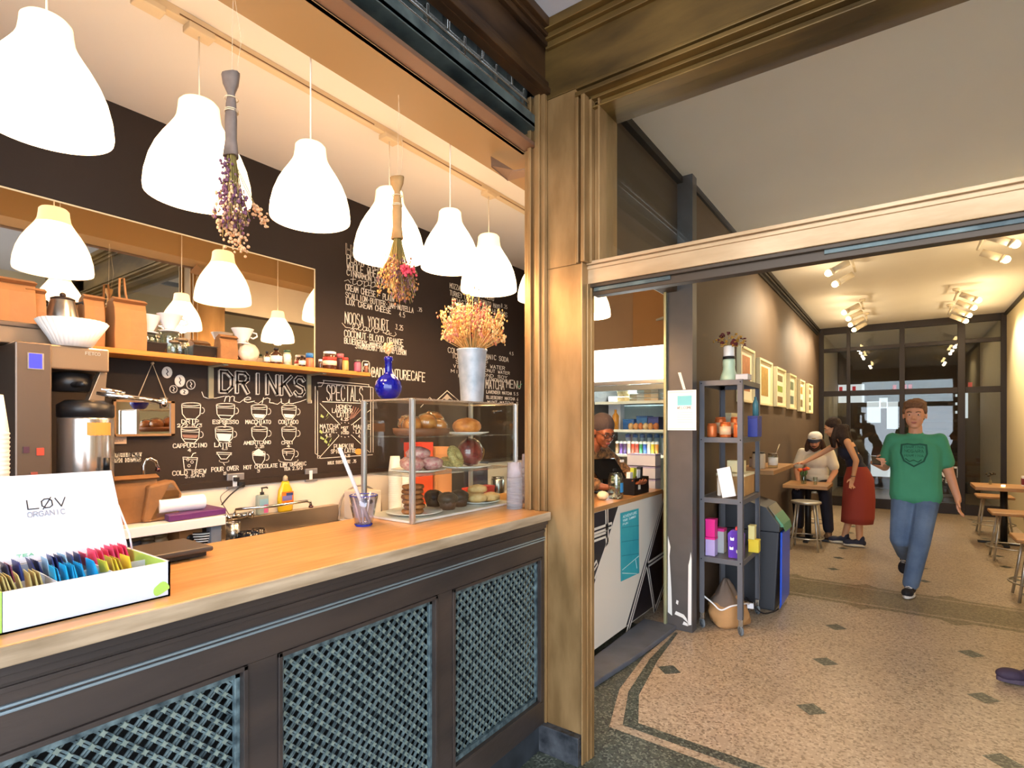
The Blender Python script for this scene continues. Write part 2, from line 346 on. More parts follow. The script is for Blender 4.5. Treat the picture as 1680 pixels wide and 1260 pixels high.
g.build('rods', steel, t)
for k in range(16):
    y = -1.6+0.215*k
    b = M(); b.box(-0.022, 0.0, y, y+0.012, 0.02, 0.16); b.box(-0.02, 0.01, y+0.105, y+0.117, 0.12, 0.27); b.build('link', steel, t, 0.002)
# header over the window (outside face)
m = M(); m.box(-1.43, -1.385, -1.3, 2.2, 3.12, 3.46)
m.box(-1.385, -1.355, -1.3, 2.2, 3.12, 3.15); m.box(-1.385, -1.365, -1.3, 2.2, 3.15, 3.18); m.box(-1.385, -1.36, -1.3, 2.2, 3.34, 3.37); m.box(-1.385, -1.345, -1.3, 2.2, 3.37, 3.39); m.box(-1.385, -1.32, -1.3, 2.2, 3.39, 3.43)
struct('trim_4', m, mat('brown_bronze', '5c4128', .38, .5, col2='33241a', vscale=8, stretch=(1, .3, 1)), 0.003)
# ================= BRONZE PILLAR, HEADER AND DOOR FRAME =================
m = M()
m.box(-1.374, -1.215, 2.2, 2.42, 2.29, 3.098); m.box(-1.374, -1.184, 2.2, 2.285, 0.13, 2.29); m.box(-1.374, -1.24, 2.285, 2.42, 0, 2.29); m.box(-1.186, -1.178, 2.186, 2.27, 0, 2.29); m.box(-1.178, -1.172, 2.225, 2.285, 0, 2.2); m.box(-1.176, -1.168, 2.255, 2.285, 0, 2.2)          # flat face
m.box(-1.50, -1.374, 2.19, 2.42, 0.13, 3.098)
for (x0, x1, y) in ((-1.215, -1.200, 2.185), (-1.200, -1.185, 2.21), (-1.185, -1.165, 2.18), (-1.165, -1.15, 2.22), (-1.15, -1.125, 2.25), (-1.125, -1.115, 2.23)):
    m.box(x0, x1, y, 2.42, 2.29, 3.05)
# window-side mouldings
for (x0, x1, y) in ((-1.398, -1.376, 2.178), (-1.425, -1.398, 2.165), (-1.445, -1.425, 2.185), (-1.47, -1.45, 2.17)):
    m.box(x0, x1, y, 2.2, 1.14, 3.13)
struct('trim_5', m, bronze_g, 0.003, label='golden bronze post')
m = M(); m.box(-1.52, -1.19, 2.165, 2.283, 0, 0.13); struct('baseboard_1', m, mat('black_marble', '24262a', .25, col2='4a4c50', vscale=14), 0.003)
m = M()
m.box(-1.44, 2.5, 2.2, 2.42, 3.10, 3.43)
for (z0, z1, y) in ((3.33, 3.36, 2.18), (3.36, 3.385, 2.16), (3.385, 3.43, 2.13), (3.085, 3.10, 2.185), (3.07, 3.085, 2.21), (3.05, 3.07, 2.18), (3.035, 3.05, 2.22), (3.01, 3.035, 2.25), (3.0, 3.01, 2.23)):
    m.box(-1.374 if z0 > 3.1 else -1.215, 2.5, y, 2.42, z0, z1)
struct('trim_6', m, mat('shaded_bronze', '7f6233', .4, .5, col2='4d3a1e', vscale=6, stretch=(.3, 1, 1)), 0.003)  # shade on the header put into a darker copy of the bronze
m = M()
m.box(-1.20, 1.32, 2.24, 2.38, 2.20, 2.285); m.box(-1.20, 1.32, 2.225, 2.40, 2.285, 2.30); m.box(-1.20, 1.32, 2.232, 2.25, 2.265, 2.28)
m.m = 1; m.box(-1.178, 1.32, 2.25, 2.37, 2.185, 2.20); m.box(-1.168, 1.32, 2.27, 2.32, 2.15, 2.186)
struct('trim_7', m, [bronze_l, mat('door_head_bronze', '473a2d', .4, .4)], 0.002, label='bronze transom bar')
m = M(); m.box(1.30, 1.50, 2.2, 2.42, 0, 3.33); struct('trim_9', m, bronze_g, 0.003)
m = M(); m.box(-1.16, -0.80, 2.262, 2.276, 2.168, 2.185); m.box(-0.23, .32, 2.262, 2.276, 2.17, 2.185); struct('trim_10', m, dark_steel, 0.001)
m = M(); m.box(-1.115, 1.3, 2.300, 2.306, 2.295, 3.0); struct('window_1', m, clear)
# ================= CORRIDOR =================
CZ = 3.42
m = M(); m.box(-1.50, -1.32, 4.12, 12.2, 0, CZ+.1); struct('wall_corridor_left', m, brown_wall)
m = M(); m.box(-1.50, -1.38, 2.42, 4.14, 2.56, CZ+.1); m.m = 1; m.box(-1.505, -1.50, 2.42, 4.14, 2.56, 2.88); struct('wall_over_counter', m, [mat('dark_upper_wall', '4c3f33', .6), cream])
m = M(); m.box(1.41, 1.55, 2.42, 12.2, 0, CZ+.1); struct('wall_right', m, mat('pale_yellow_plaster', 'd9c9a2', .7))
m = M(); m.box(-1.5, 1.55, 2.42, 16.0, CZ, CZ+.12); struct('ceiling.001', m, ceil_m)
m = M(); m.box(-1.35, -1.30, 4.14, 12.1, CZ-.05, CZ); m.box(1.38, 1.42, 2.42, 12.1, CZ-.05, CZ); m.box(-1.40, -1.34, 2.42, 4.2, CZ-.05, CZ)
struct('trim_11', m, mat('black_trim', '1c1a18', .5))
# chipped pilaster + slim frame
m = M(); m.box(-1.456, -1.266, 4.06, 4.16, 0, CZ); m.m = 1
def chips(pts): m.prism([(x, 4.0595, z) for x, z in pts], (0, -0.0022, 0))
chips([(-1.452,.12),(-1.42,.10),(-1.425,.3),(-1.44,.55),(-1.432,.62),(-1.452,.7)])
chips([(-1.300,.05),(-1.274,.06),(-1.272,.55),(-1.278,.60),(-1.285,.55),(-1.296,.5)])
chips([(-1.40,.115),(-1.34,.10),(-1.30,.07),(-1.31,.10),(-1.33,.125),(-1.39,.14)]); chips([(-1.39,.20),(-1.375,.19),(-1.37,.22),(-1.385,.225)])
chips([(-1.34,.05),(-1.30,.045),(-1.29,.06),(-1.33,.075)])
struct('wall_pilaster', m, [grey_paint, mat('bare_white_primer', 'e8e8e6', .7)])
m = M(); m.box(-1.475, -1.457, 4.03, 4.10, 0.0, 2.6); m.box(-1.482, -1.462, 4.045, 4.11, 0.0, 2.6); struct('trim_12', m, mat('pale_green_bronze', 'a5a27e', .4, .4), 0.002)
# outer vestibule
m = M(); m.box(-1.37, 2.6, -1.6, 2.2, 3.43, 3.55); struct('ceiling.002', m, mat('grey_soffit', 'b9b7bb', .7))
m = M(); m.box(2.45, 2.6, .4, 2.2, 0, 3.5); struct('wall_outside', m, mat('beige_stucco', 'bfae8e', .7, var=.1, vscale=2))
m = M(); m.box(1.5, 2.6, 2.2, 2.4, 0, 3.5); struct('wall_outside.001', m, mat('beige_stucco', 'bfae8e'))
# ================= BACK GLASS DOORS =================
YB = 12.1
bfr = mat('brown_black_frame', '2e2521', .45, .2)
m = M()
def bar(u0x, u1x, z0, z1): m.box(u0x, u1x, YB, YB+.08, z0, z1)
for x0, x1 in ((-1.32, -1.24), (-.86, -.80), (-.04, .04), (.78, .88), (1.34, 1.41)): bar(x0, x1, 0, CZ)
for x0, x1 in ((-1.24, -.86), (-.80, -.04), (.04, .78), (.88, 1.34)):
    bar(x0, x1, CZ-.12, CZ); bar(x0, x1, 2.95, 3.02); bar(x0, x1, 2.10, 2.20); bar(x0, x1, 0, .18)
struct('door_1', m, bfr, 0.004, label='dark framed glazed end wall with double doors')
m = M(); m.box(-1.3, 1.4, YB+.03, YB+.038, .1, CZ-.1); struct('window_2', m, clear)
# what lies beyond the glass
m = M(); m.box(-1.5, 1.55, 15.9, 16.0, 0, CZ); struct('wall_end', m, mat('far_dark_wall', '5a4a3c', .7))
m = M(); m.box(-1.5, -1.32, 12.2, 16, 0, CZ); m.box(1.41, 1.55, 12.2, 16, 0, CZ); struct('wall_lobby', m, cream)
# ================= PENDANT LAMPS =================
shade_m = mat('glowing_shade', 'fff4e0', .5, emit='ffd9a8', estr=3.2)
neck_m = mat('glowing_neck', 'fff0d8', .5, emit='ffcf95', estr=1.1)
cord_m = mat('white_cord', 'e9dcc8', .5)
def pendant(D, cordlen, label, group):
    t = thing('pendant_lamp', label, 'lamp', group=group); k = D/0.28
    pr = [(.139,0),(.1405,.012),(.137,.05),(.127,.092),(.112,.130),(.094,.162),(.077,.188),(.065,.208)]
    m = M(); P = [(r*k, z*k) for r, z in pr]
    m.lathe(P+[(r-.003, z) for r, z in reversed(P)]+[P[0]], n=40); m.build('lamp_shade', shade_m, t)
    Q = [(.065,.208),(.058,.226),(.0545,.250),(.053,.268),(.046,.276),(.012,.279)]
    m = M(); Q = [(r*k, z*k) for r, z in Q]; m.lathe(Q+[(max(r-.003,.001), z-.003) for r, z in reversed(Q)]+[Q[0]], n=40); m.build('shade_neck', neck_m, t)
    m = M(); m.tube([(0,0,.27*k),(0,0,cordlen)], .003, 6); m.build('cord', cord_m, t)
    m = M(); m.lathe([(.018*k,.27*k),(.018*k,.16*k)], n=12); m.ball((0,0,.12*k), .035*k, 12); m.build('bulb', mat('bulb', 'ffffff', .4, emit='ffd9a8', estr=6), t)
    return t
NB, TB = 2.305, 2.46
NYS = [.43, 1.19, 1.95, 2.76, 3.40]; TYS = [1.03, 2.02, 2.90]
lab_n = ['large glowing white pendant at the upper left corner', 'white pendant hanging between the two dried bouquets', 'white pendant right of the bouquet with pink flower', 'white pendant half hidden by the bronze post, left side', 'white pendant glimpsed through the doorway above the fridge']
lab_t = ['wide white pendant behind the purple dried bouquet', 'wide white pendant behind the bouquet with the pink flower', 'wide white pendant above the metal flower vase']
pn = pendant(.28, 3.16-NB, lab_n[0], 'pendant lamps by the window'); pn.location = (-1.77, NYS[0], NB)
pt = pendant(.38, 3.12-TB, lab_t[0], 'pendant lamps on the track'); pt.location = (-2.28, TYS[0], TB)
LAMPS = [(-1.77, NYS[0], NB, 1), (-2.28, TYS[0], TB, 1.36)]
for y, l in zip(NYS[1:], lab_n[1:]): dup(pn, (-1.77, y, NB), 0, l); LAMPS.append((-1.77, y, NB, 1))
for y, l in zip(TYS[1:], lab_t[1:]): dup(pt, (-2.28, y, TB), 0, l); LAMPS.append((-2.28, y, TB, 1.36))
for i, (x, y, z, k) in enumerate(LAMPS): point_light('pendant_light', (x, y, z+.02), 10.5*k, WARM, .05)
m = M(); m.box(-2.30, -2.262, .62, 5.2, 3.125, 3.16)
tr = m.build('track_rail', mat('cream_metal', 'e2cda8', .5), None, .003, label='long cream lighting track fixed to the cafe ceiling', cat='light track')
m = M()
for a, b in ((.95, 1.9), (2.1, 2.8), (3.0, 4.6)): m.box(-2.262, -2.2605, a, b, 3.132, 3.137)
m.build('slot', mat('slot_dark', '7a5a3a', .6), tr)
for y in [0.85]+TYS:
    m = M(); m.box(-2.31, -2.25, y-.05, y+.05, 3.10, 3.127); m.build('track_adapter', mat('cream_metal'), tr, .004)
for i, y in enumerate(NYS):
    m = M(); m.lathe([(.04, 0), (.045, .02)], (-1.77, y, 3.14), 16)
    m.build('ceiling_cup', mat('cream_metal'), None, label='small cream ceiling cup holding a pendant cord', cat='ceiling fitting', group='ceiling cups of the window pendants')
# ================= CORRIDOR SPOT LIGHTS =================
spot_white = mat('spot_white', 'd9cbb0', .4); spot_glow = mat('spot_glow', 'fff2d0', .4, emit='ffd68f', estr=14)
def spot_fixture(label, aims, L=.58, power=22):
    t = thing('spot_light_bar', label, 'spotlight', group='ceiling spotlights in the hallway')
    m = M(); m.lathe([(.035, -.03), (.04, 0)], (0,0,0), 16); m.tube([(0,0,-.02),(0,0,-.09)], .008, 8); m.build('ceiling_mount', spot_white, t)
    m = M(); m.tube([(0,-L/2,-.10),(0,L/2,-.10)], .014, 10); m.build('bar', spot_white, t)
    for s, (ax, ay) in zip((-1, 1), aims):
        d = Vector((ax, ay, -.5)).normalized(); p = Vector((0, s*L/2, -.12)); b = p+d*.03; e = p+d*.20
        m = M(); m.tube([b, e], .034, 14); m.tube([e, e+d*.025], .038, 14); h = m.build('spot_head', spot_white, t)
        m = M(); m.ball(e+d*.045, .036, 12); m.build('spot_bulb', spot_glow, t)
    return t
SP = [(-.44, 7.1), (-.48, 9.6), (-.48, 10.8), (.62, 6.9), (.60, 9.6), (.60, 10.8)]
sl = ['spotlight bar with two bulbs nearest on the left side of the hallway ceiling', 'middle spotlight bar in the left hallway row', 'farthest spotlight bar in the left hallway row', 'spotlight bar with two bulbs nearest on the right side of the hallway ceiling', 'middle spotlight bar in the right hallway row', 'farthest spotlight bar in the right hallway row']
la = spot_fixture(sl[0], [(-.9, -.3), (-.8, -.4)]); la.location = (-.44, 7.1, CZ)
ra = spot_fixture(sl[3], [(.9, .1), (.9, 0)]); ra.location = (.62, 6.9, CZ)
for i in (1, 2): dup(la, (*SP[i], CZ), 0, sl[i])
for i in (4, 5): dup(ra, (*SP[i], CZ), 0, sl[i])
for x, y in SP:
    for s in (-1, 1):
        px = x+(-.24 if x < 0 else .24); point_light('spot_lamp', (px, y+s*.29, CZ-.34), 2.8, (1, .80, .52), .03)
        sd = bpy.data.lights.new('spot_beam', 'SPOT'); sd.energy = 42; sd.color = (1, .82, .56); sd.spot_size = radians(125); sd.spot_blend = .6; sd.shadow_soft_size = .04
        so = bpy.data.objects.new('spot_beam', sd); COL.objects.link(so); so.location = (px, y+s*.29, CZ-.36)
        so.rotation_euler = Vector((-.9 if x < 0 else .9, -.2, -.9)).to_track_quat('-Z', 'Y').to_euler()
# ================= COUNTER BASE WITH GRILLES =================
CB = thing('counter_base', 'dark bronze counter front with woven lattice grilles under the wooden bar top', 'counter', (-1.4, 0.5, 0))
OC = Vector((-1.4, 0.5, 0))
def loc_m(o): m = M(); m.T = Matrix.Translation(-Vector(o)); return m
PAN = [(-1.32, -.69), (-.605, .02), (.105, .745), (.83, 1.455), (1.54, 2.163)]
m = loc_m(OC)
m.box(-1.425, -1.385, -1.35, 2.19, .925, 1.10); m.box(-1.425, -1.385, -1.35, 2.19, .13, .235)
edges = [-1.35]+[e for p in PAN for e in p]+[2.19]
for a, b in zip(edges[0::2], edges[1::2]): m.box(-1.425, -1.385, a, b, .235, .925)
for z0, z1, x in ((1.078, 1.10, -1.365), (1.06, 1.078, -1.374), (1.04, 1.052, -1.38)): m.box(-1.39, x, -1.35, 2.19, z0, z1)
m.m = 1
for z0, z1, x in ((1.012, 1.018, -1.378), (1.0, 1.007, -1.380)): m.box(-1.39, x, -1.35, 2.19, z0, z1)  # highlight along the beads painted as a paler, cooler bronze
m.m = 2; m.box(-1.90, -1.425, -1.35, 2.3, 0.0, .13); m.box(-1.90, -1.88, -1.35, 2.5, .13, 1.10); m.box(-1.88, -1.425, -1.35, -1.33, .13, 1.1); m.box(-1.88, -1.52, 2.3, 2.5, .13, 1.10); m.box(-1.425, -1.40, -1.35, 2.17, 0, .13)
m.build('frame', [bronze_d, mat('bronze_highlight', '8fa0aa', .3, .7), slab], CB, .002)
for y0, y1 in PAN:
    m = loc_m(OC); w = .012
    for (a, b, c, d) in ((y0, y1, .913, .925), (y0, y1, .235, .247), (y0, y0+w, .235, .925), (y1-w, y1, .235, .925)):
        m.box(-1.405, -1.379, a, b, c, d)
    m.m = 1; w2 = .02
    for (a, b, c, d) in ((y0+w, y1-w, .893, .913), (y0+w, y1-w, .247, .267), (y0+w, y0+w+.014, .247, .913), (y1-w-.014, y1-w, .247, .913)):
        m.box(-1.412, -1.398, a, b, c, d)
    m.build('moulding', [bronze_d, verd], CB, .0015)
    g = loc_m(OC); a0, a1, b0, b1 = y0+.026, y1-.026, .267, .893; s = .04
    def clipline(sgn, c):
        # y = c + sgn*(z-b0)
        pts = []
        zs = sorted([b0, b1]+[z for z in (b0+(a0-c)/sgn, b0+(a1-c)/sgn)])
        z_lo = max(b0, min(b0+(a0-c)/sgn, b0+(a1-c)/sgn)); z_hi = min(b1, max(b0+(a0-c)/sgn, b0+(a1-c)/sgn))
        return (z_lo, z_hi) if z_hi-z_lo > .004 else None
    n = int((a1-a0+b1-b0)/s)+2
    for sgn, x in ((1, -1.413), (-1, -1.4095)):
        for i in range(n):
            c = (a0-(b1-b0)+i*s) if sgn == 1 else a0+i*s
            r = clipline(sgn, c)
            if not r: continue
            for off in (-.0050, .0050):
                ya, yb = c+sgn*(r[0]-b0), c+sgn*(r[1]-b0); dy = off
                h = .0036
                g.prism([(x, ya+dy-h, r[0]), (x, ya+dy+h, r[0]), (x, yb+dy+h, r[1]), (x, yb+dy-h, r[1])][::-1], (-.0035, 0, 0))
    # rosettes at the crossings
    g.m = 1
    for i in range(n):
        for j in range(n):
            c1 = a0-(b1-b0)+i*s; c2 = a0+j*s; tt_ = (c2-c1)/2; y = (c1+c2)/2; z = b0+tt_
            if not (a0+.003 < y < a1-.003 and b0+.003 < z < b1-.003): continue
            g.prism([(-1.4093, y+(.0088 if q % 2 == 0 else .0048)*cos(q*pi/4), z+(.0088 if q % 2 == 0 else .0048)*sin(q*pi/4)) for q in range(8)], (.0035, 0, 0))
    g.build('lattice_grille', [verd, mat('rosette_bronze', '87958c', .4, .4, var=.3, vscale=40)], CB)
m = loc_m(OC); m.box(-1.56, -1.55, -1.33, 2.18, .13, 1.09); m.build('backing', mat('dark_backing', '0d0c0c', .9), CB)
# ================= BAR TOP =================
m = M(); m.box(-1.95, -1.352, -1.35, 2.187, 1.101, 1.14); m.box(-1.95, -1.53, 2.187, 2.62, 1.101, 1.14)
m.m = 1; m.box(-1.352, -1.346, -1.35, 2.187, 1.1005, 1.1395)
m.build('bar_top', [bar_wood, bar_edge], None, .004, label='thick wooden bar top with a grey weathered front edge', cat='bar top')
# ================= TEA BOX =================
BX0, BX1, BY0, BY1, BZ = -1.68, -1.425, .275, .578, 1.14
paper_w = mat('white_card', 'c0c4ce', .45); lime = mat('lime_card', '9cbf55', .5)
tb = thing('tea_box', 'open white presentation box of tea sachets at the left end of the bar', 'tea box', (BX1, BY0, BZ))
o = (BX1, BY0, BZ)
m = loc_m(o)
m.box(BX0, BX1, BY0, BY1, BZ, BZ+.004); m.box(BX1-.005, BX1, BY0+.003, BY1, BZ, BZ+.083); m.box(BX0, BX0+.005, BY0, BY1, BZ, BZ+.083); m.box(BX0, BX1, BY1-.005, BY1, BZ, BZ+.083)
m.m = 1; m.box(BX0, BX1, BY0, BY0+.004, BZ, BZ+.083); m.box(BX0+.005, BX1-.01, BY1-.007, BY1-.005, BZ+.05, BZ+.0825)
m.build('body', [paper_w, lime], tb)
m = loc_m(o); xm = (BX0+BX1)/2
m.box(xm-.001, xm+.001, BY0+.005, BY1-.006, BZ+.004, BZ+.07)
for y in (BY0+.10, BY0+.20): m.box(BX0+.006, BX1-.006, y-.001, y+.001, BZ+.004, BZ+.074)
m.build('divider', paper_w, tb)
m = loc_m(o); m.T = m.T @ Matrix.Translation((BX0-.0005, 0, 0))
q = Vector((-1.795, 0, 1.423))-Vector((BX0, 0, BZ+.084)); ln = q.length; q.normalize(); nx = Vector((q.z, 0, -q.x))
T2 = Matrix(((0, q.x, nx.x, BX0-.001), (1, 0, 0, 0), (0, q.z, nx.z, BZ+.084), (0, 0, 0, 1)))
m = M(); m.T = Matrix.Translation(-Vector(o)) @ T2
m.box(BY0, BY1, 0, ln, -.006, 0); lid = m.build('lid', [paper_w], tb, .001)
m = M(); m.T = Matrix.Translation(-Vector(o)) @ T2
def lidpt(u, v):
    r = ray(u, v); e = Vector((0, 0, EYE)); p0 = Vector((BX0, 0, BZ+.084)); t = (p0-e).dot(nx)/r.dot(nx); p = e+r*t; return p.y, (p-p0).dot(q)
a = lidpt(46, 836); b = lidpt(106, 830); write(m, 'LØV', a[0], a[1], b[0]+.004, .024, .0022, 0); 
a = lidpt(46, 849); b = lidpt(108, 846); m.m = 1; write(m, 'ORGANIC', a[0], a[1], b[0], .013, .0016, 0)
m.m = 2; a = lidpt(28, 915); write(m, 'TEA', a[0], a[1], a[0]+.03, .006, .001, 0)
m.build('lettering', [mat('ink', '1b1b1f', .6), mat('pale_ink', '8d909c', .6), mat('green_ink', '6fbf8e', .6)], lid)
m = loc_m(o); m.tube([(BX0-.055, BY1-.004, BZ+.19), (BX0+.02, BY1-.003, BZ+.12), (BX0+.04, BY1-.003, BZ+.07)], .0025, 6); m.build('ribbon_stay', paper_w, tb)
m = loc_m(o); a = at(263, 963, X=BX1+.001); 
m.prism([(BX1, a.y+.017*cos(t)*(1+.25*cos(t+.8)), a.z-.004+.014*sin(t)*(1+.3*sin(2*t))) for t in [i*pi/8 for i in range(16)]], (.0008, 0, 0)); m.build('leaf_logo', lime, tb)
cells = [(0, 0, ['6a6470','3f3a55','7c2f4d','2f3d78'], 'dark violet'), (0, 1, ['b7a468','c9b573'], 'olive'), (1, 0, ['2b3168','1f2a5c','9fc3dd','34437d'], 'navy'), (1, 1, ['15a0d2','1a8fc6'], 'bright blue'), (2, 0, ['e0395f','d8486b'], 'pink red'), (2, 1, ['e8cc3c','b9a233'], 'yellow')]
pos = {0: 'back', 1: 'front'}; colw = {0: 'left', 1: 'middle', 2: 'right'}
proto_s = {}
for ci, ri, cols, nm in cells:
    x0 = (BX0+.008 if ri == 0 else xm+.004)+.03 if ri == 0 else xm+.034
    y0 = BY0+.006+ci*.1
    nS = 9 if not (ci == 2 and ri == 1) else 5
    for k in range(nS):
        cn = cols[k % len(cols)]; key = cn
        if key not in proto_s:
            mm = M(); sx = .052; H = .083
            # pinched paper sachet with a crimped top edge
            prof = []
            for j in range(9):
                x = -sx/2+sx*j/8; prof.append(x)
            vs = []; fs = []
            for j, x in enumerate(prof):
                zt = H-(.0015 if j % 2 else 0)
                for (yy, zz) in ((-.0018, .002), (-.0022, H*.5), (-.0008, H-.008), (-.0004, zt), (.0004, zt), (.0008, H-.008), (.0022, H*.5), (.0018, .002)): vs.append((x, yy, zz))
            for j in range(8):
                for i in range(8): fs.append((j*8+i, j*8+(i+1) % 8, (j+1)*8+(i+1) % 8, (j+1)*8+i))
            fs += [tuple(range(8)), tuple(reversed(range(64, 72)))]
            mm.add(vs, fs, False)
            p = mm.build('tea_sachet', mat('sachet_'+cn, cn, .35, var=.1, vscale=40)); proto_s[key] = p
            q0 = p
        else:
            q0 = proto_s[key].copy(); COL.objects.link(q0)
        q0.location = (x0+random.uniform(-.002, .002), y0+.007+k*.0098, BZ+.0155+random.uniform(-.001, .006)); q0.rotation_euler = (random.uniform(.12, .3), 0, random.uniform(-.05, .05))
        tag(q0, '%s paper tea sachet in the %s %s compartment of the white tea box' % (nm, colw[ci], pos[ri]), 'tea sachet', '%s tea sachets' % nm)
# ================= SCALE =================
t = thing('kitchen_scale', 'flat dark grey digital scale lying on the bar behind the tea box', 'scale', (-1.84, .72, 1.14))
m = M(); m.box(-.10, .10, -.11, .11, .018, .034); m.build('platform', mat('dark_grey_plastic', '4a4039', .35), t, .006)
m = M(); m.box(-.085, .085, -.095, .095, .004, .018); m.cbox((0,-.07,.002), (.02,.02,.004)); m.cbox((0,.07,.002), (.02,.02,.004)); m.build('base', blackpl, t, .003)
# ================= BLUE TUMBLER + STRAWS =================
TU = Vector((-1.78, 1.44, 1.14))
bglass = glass_mat('blue_rim_glass', 'eceffb', 2.0, .02); bglass2 = mat('deep_blue_glass', '3a45d0', .05, trans=.5, ior=1.3)
t = thing('glass_tumbler', 'clear blue-tinted tumbler holding straws beside the pastry case', 'glass', TU)
m = M(); m.shell([(.034, .006), (.037, .02), (.048, .07), (.056, .124)], .003, n=16, fl=.035, nf=8); m.build('bowl', bglass, t)
m = M(); m.lathe([(.0005, 0), (.033, 0), (.036, .008), (.034, .0059), (.0005, .0059)], n=16, fl=.03, nf=8); m.build('foot', bglass2, t)
m = M(); m.torus((0, 0, .124), .0555, .0016, 24, 6); m.build('rim', bglass2, t)
m = M(); a = TU+Vector((.012, .02, .012)); e = at(557, 735, X=-1.72); m.tube([a, e], .0075, 12); m.T = Matrix()
m.build('drinking_straw', mat('clear_straw', 'eef1f4', .15, trans=.45), None, label='long thick clear straw leaning left out of the blue tumbler', cat='straw')
for k, (dx, dy, l, c) in enumerate(((.01, -.012, .12, 'e9e4da'), (-.012, .005, .115, 'f2efe9'), (.0, .018, .125, 'ddd6cc'), (-.018, -.012, .11, 'e6c9b5'))):
    m = M(); m.tube([TU+Vector((dx*.6, dy*.6, .012)), TU+Vector((dx*2.0, dy*2.0, l+.008))], .0032, 8)
    m.build('stir_stick', mat('stick_%d' % k, c, .5), None, label='short %s stir stick standing in the blue tumbler' % ('pale', 'white', 'grey-cream', 'pinkish')[k], cat='stir stick', group='stir sticks in the tumbler')
# ================= PASTRY CASE =================
CX0, CX1, CY0, CY1, CZ0, CZ1 = -1.945, -1.64, 1.575, 2.31, 1.14, 1.655
alu = mat('brushed_aluminium', 'c9c9c6', .3, .85)
pc = thing('pastry_case', 'clear acrylic three-level pastry case with aluminium corner posts on the bar', 'display case', ((CX0+CX1)/2, (CY0+CY1)/2, CZ0))
o = Vector(((CX0+CX1)/2, (CY0+CY1)/2, CZ0))
for x, y in ((CX1, CY0), (CX1, CY1), (CX0, CY0), (CX0, CY1)):
    m = loc_m(o); m.box(x-.009, x+.009, y-.009, y+.009, CZ0, CZ1+.004); m.box(x-.003, x+.0105, y-.003, y+.0105, CZ0+.005, CZ1); m.build('corner_post', alu, pc, .002)
m = loc_m(o); m.box(CX0-.002, CX1+.002, CY0-.002, CY1+.002, CZ1-.002, CZ1+.006); m.build('top_panel', mat('smoky_acrylic', 'b3a692', .15, trans=.5, alpha=.75), pc, .002)
m = loc_m(o); m.box(CX0, CX1, CY0, CY1, CZ0+.001, CZ0+.012); m.build('base', mat('pale_base', 'cfc8bd', .4), pc, .002)
for z in (1.335, 1.500):
    m = loc_m(o); m.box(CX0+.012, CX1-.012, CY0+.012, CY1-.012, z-.004, z); m.build('shelf', mat('shelf_acrylic', 'dfe8e4', .08, trans=.9, alpha=.45), pc)
for (a, b, c, d) in ((CX1+.001, CX1+.003, CY0+.01, CY1-.01), (CX0+.01, CX1-.01, CY0-.003, CY0-.001), (CX0+.01, CX1-.01, CY1+.001, CY1+.003)):
    m = loc_m(o); m.box(a, b, c, d, CZ0+.012, CZ1-.003); m.build('side_pane', acryl, pc)
plate_m = mat('white_china', 'f2f0ec', .2)
def plate(x, y, z, r, lab, m_=None, tray=False):
    m = M(); m.lathe([(.0005, 0), (r*.6, 0), (r*.66, .003), (r, .013), (r, .015), (r*.62, .006), (.0005, .006)], n=32)
    return m.build('plate', m_ or plate_m, None, label=lab, cat='plate', loc=(x, y, z))
plate(-1.77, 1.715, CZ0+.012, .125, 'white plate under the cookies on the case bottom')
plate(-1.765, 2.155, CZ0+.012, .115, 'white plate under the pale scones at the case bottom right')
plate(-1.79, 1.76, 1.335, .125, 'white plate under the sugared pastries on the middle shelf')
plate(-1.78, 2.06, 1.335, .14, 'white plate under the bagel and red loaf on the middle shelf')
plate(-1.75, 2.05, 1.500, .11, 'white plate under the golden bun on the top shelf')
m = M(); m.shell([(.10, 0), (.112, .012), (.115, .035)], .005, n=32, sy=1.25)
m.build('serving_tray', mat('terracotta_tray', '7a4a30', .5), None, label='brown oval tray of wrapped buns on the top shelf of the case', cat='tray', loc=(-1.79, 1.78, 1.500))
def lump(m, c, r, sx=1, sy=1, sz=.7, n=14, am=.08, seed=0):
    rnd = random.Random(seed); st = len(m.v); m.ball(c, r, n, sx, sy, sz)
    for i in range(st, len(m.v)):
        x, y, z = m.v[i]; k = 1+am*math.sin(x*230+seed)*math.cos(y*190+seed*2)+rnd.uniform(-am, am)*.4
        m.v[i] = (c[0]+(x-c[0])*k, c[1]+(y-c[1])*k, c[2]+(z-c[2])*k)
bun_m = mat('golden_bun', 'd98b42', .45, col2='b3642a', vscale=30); cookie_m = mat('oat_cookie', 'a86a35', .7, col2='7a4522', vscale=60, bump=.4, bscale=150)
choc = mat('dark_chocolate', '38221a', .45, col2='24140f', vscale=40, bump=.3); scone = mat('pale_scone', 'e2bd84', .65, col2='cfa163', vscale=40, bump=.3); sug = mat('sugared_pastry', 'd9b2a4', .5, col2='b9666a', vscale=70, bump=.3)
redm = mat('red_loaf', '9a2f33', .4, col2='6d1a22', vscale=40, bump=.2); bagm = mat('seeded_bagel', 'c9b270', .6, col2='8c7d43', vscale=120, bump=.3); film = glass_mat('cling_film', 'f5f5f0', 2.2, .02)
z0 = CZ0+.0185
for k in range(6):
    m = M(); m.lathe([(.0005, 0), (.045, .001), (.05, .008), (.046, .017), (.03, .02), (.0005, .021)], n=20, fl=.03, nf=5)
    m.build('oat_cookie', cookie_m, None, label='brown oat cookie in the stack on the bottom left plate', cat='cookie', group='stacked oat cookies', loc=(-1.765+random.uniform(-.006, .006), 1.70+random.uniform(-.006, .006), z0+.0215*k), rot=(0, 0, k))
muf = [(-1.74, 1.90), (-1.76, 2.005), (-1.86, 1.93)]
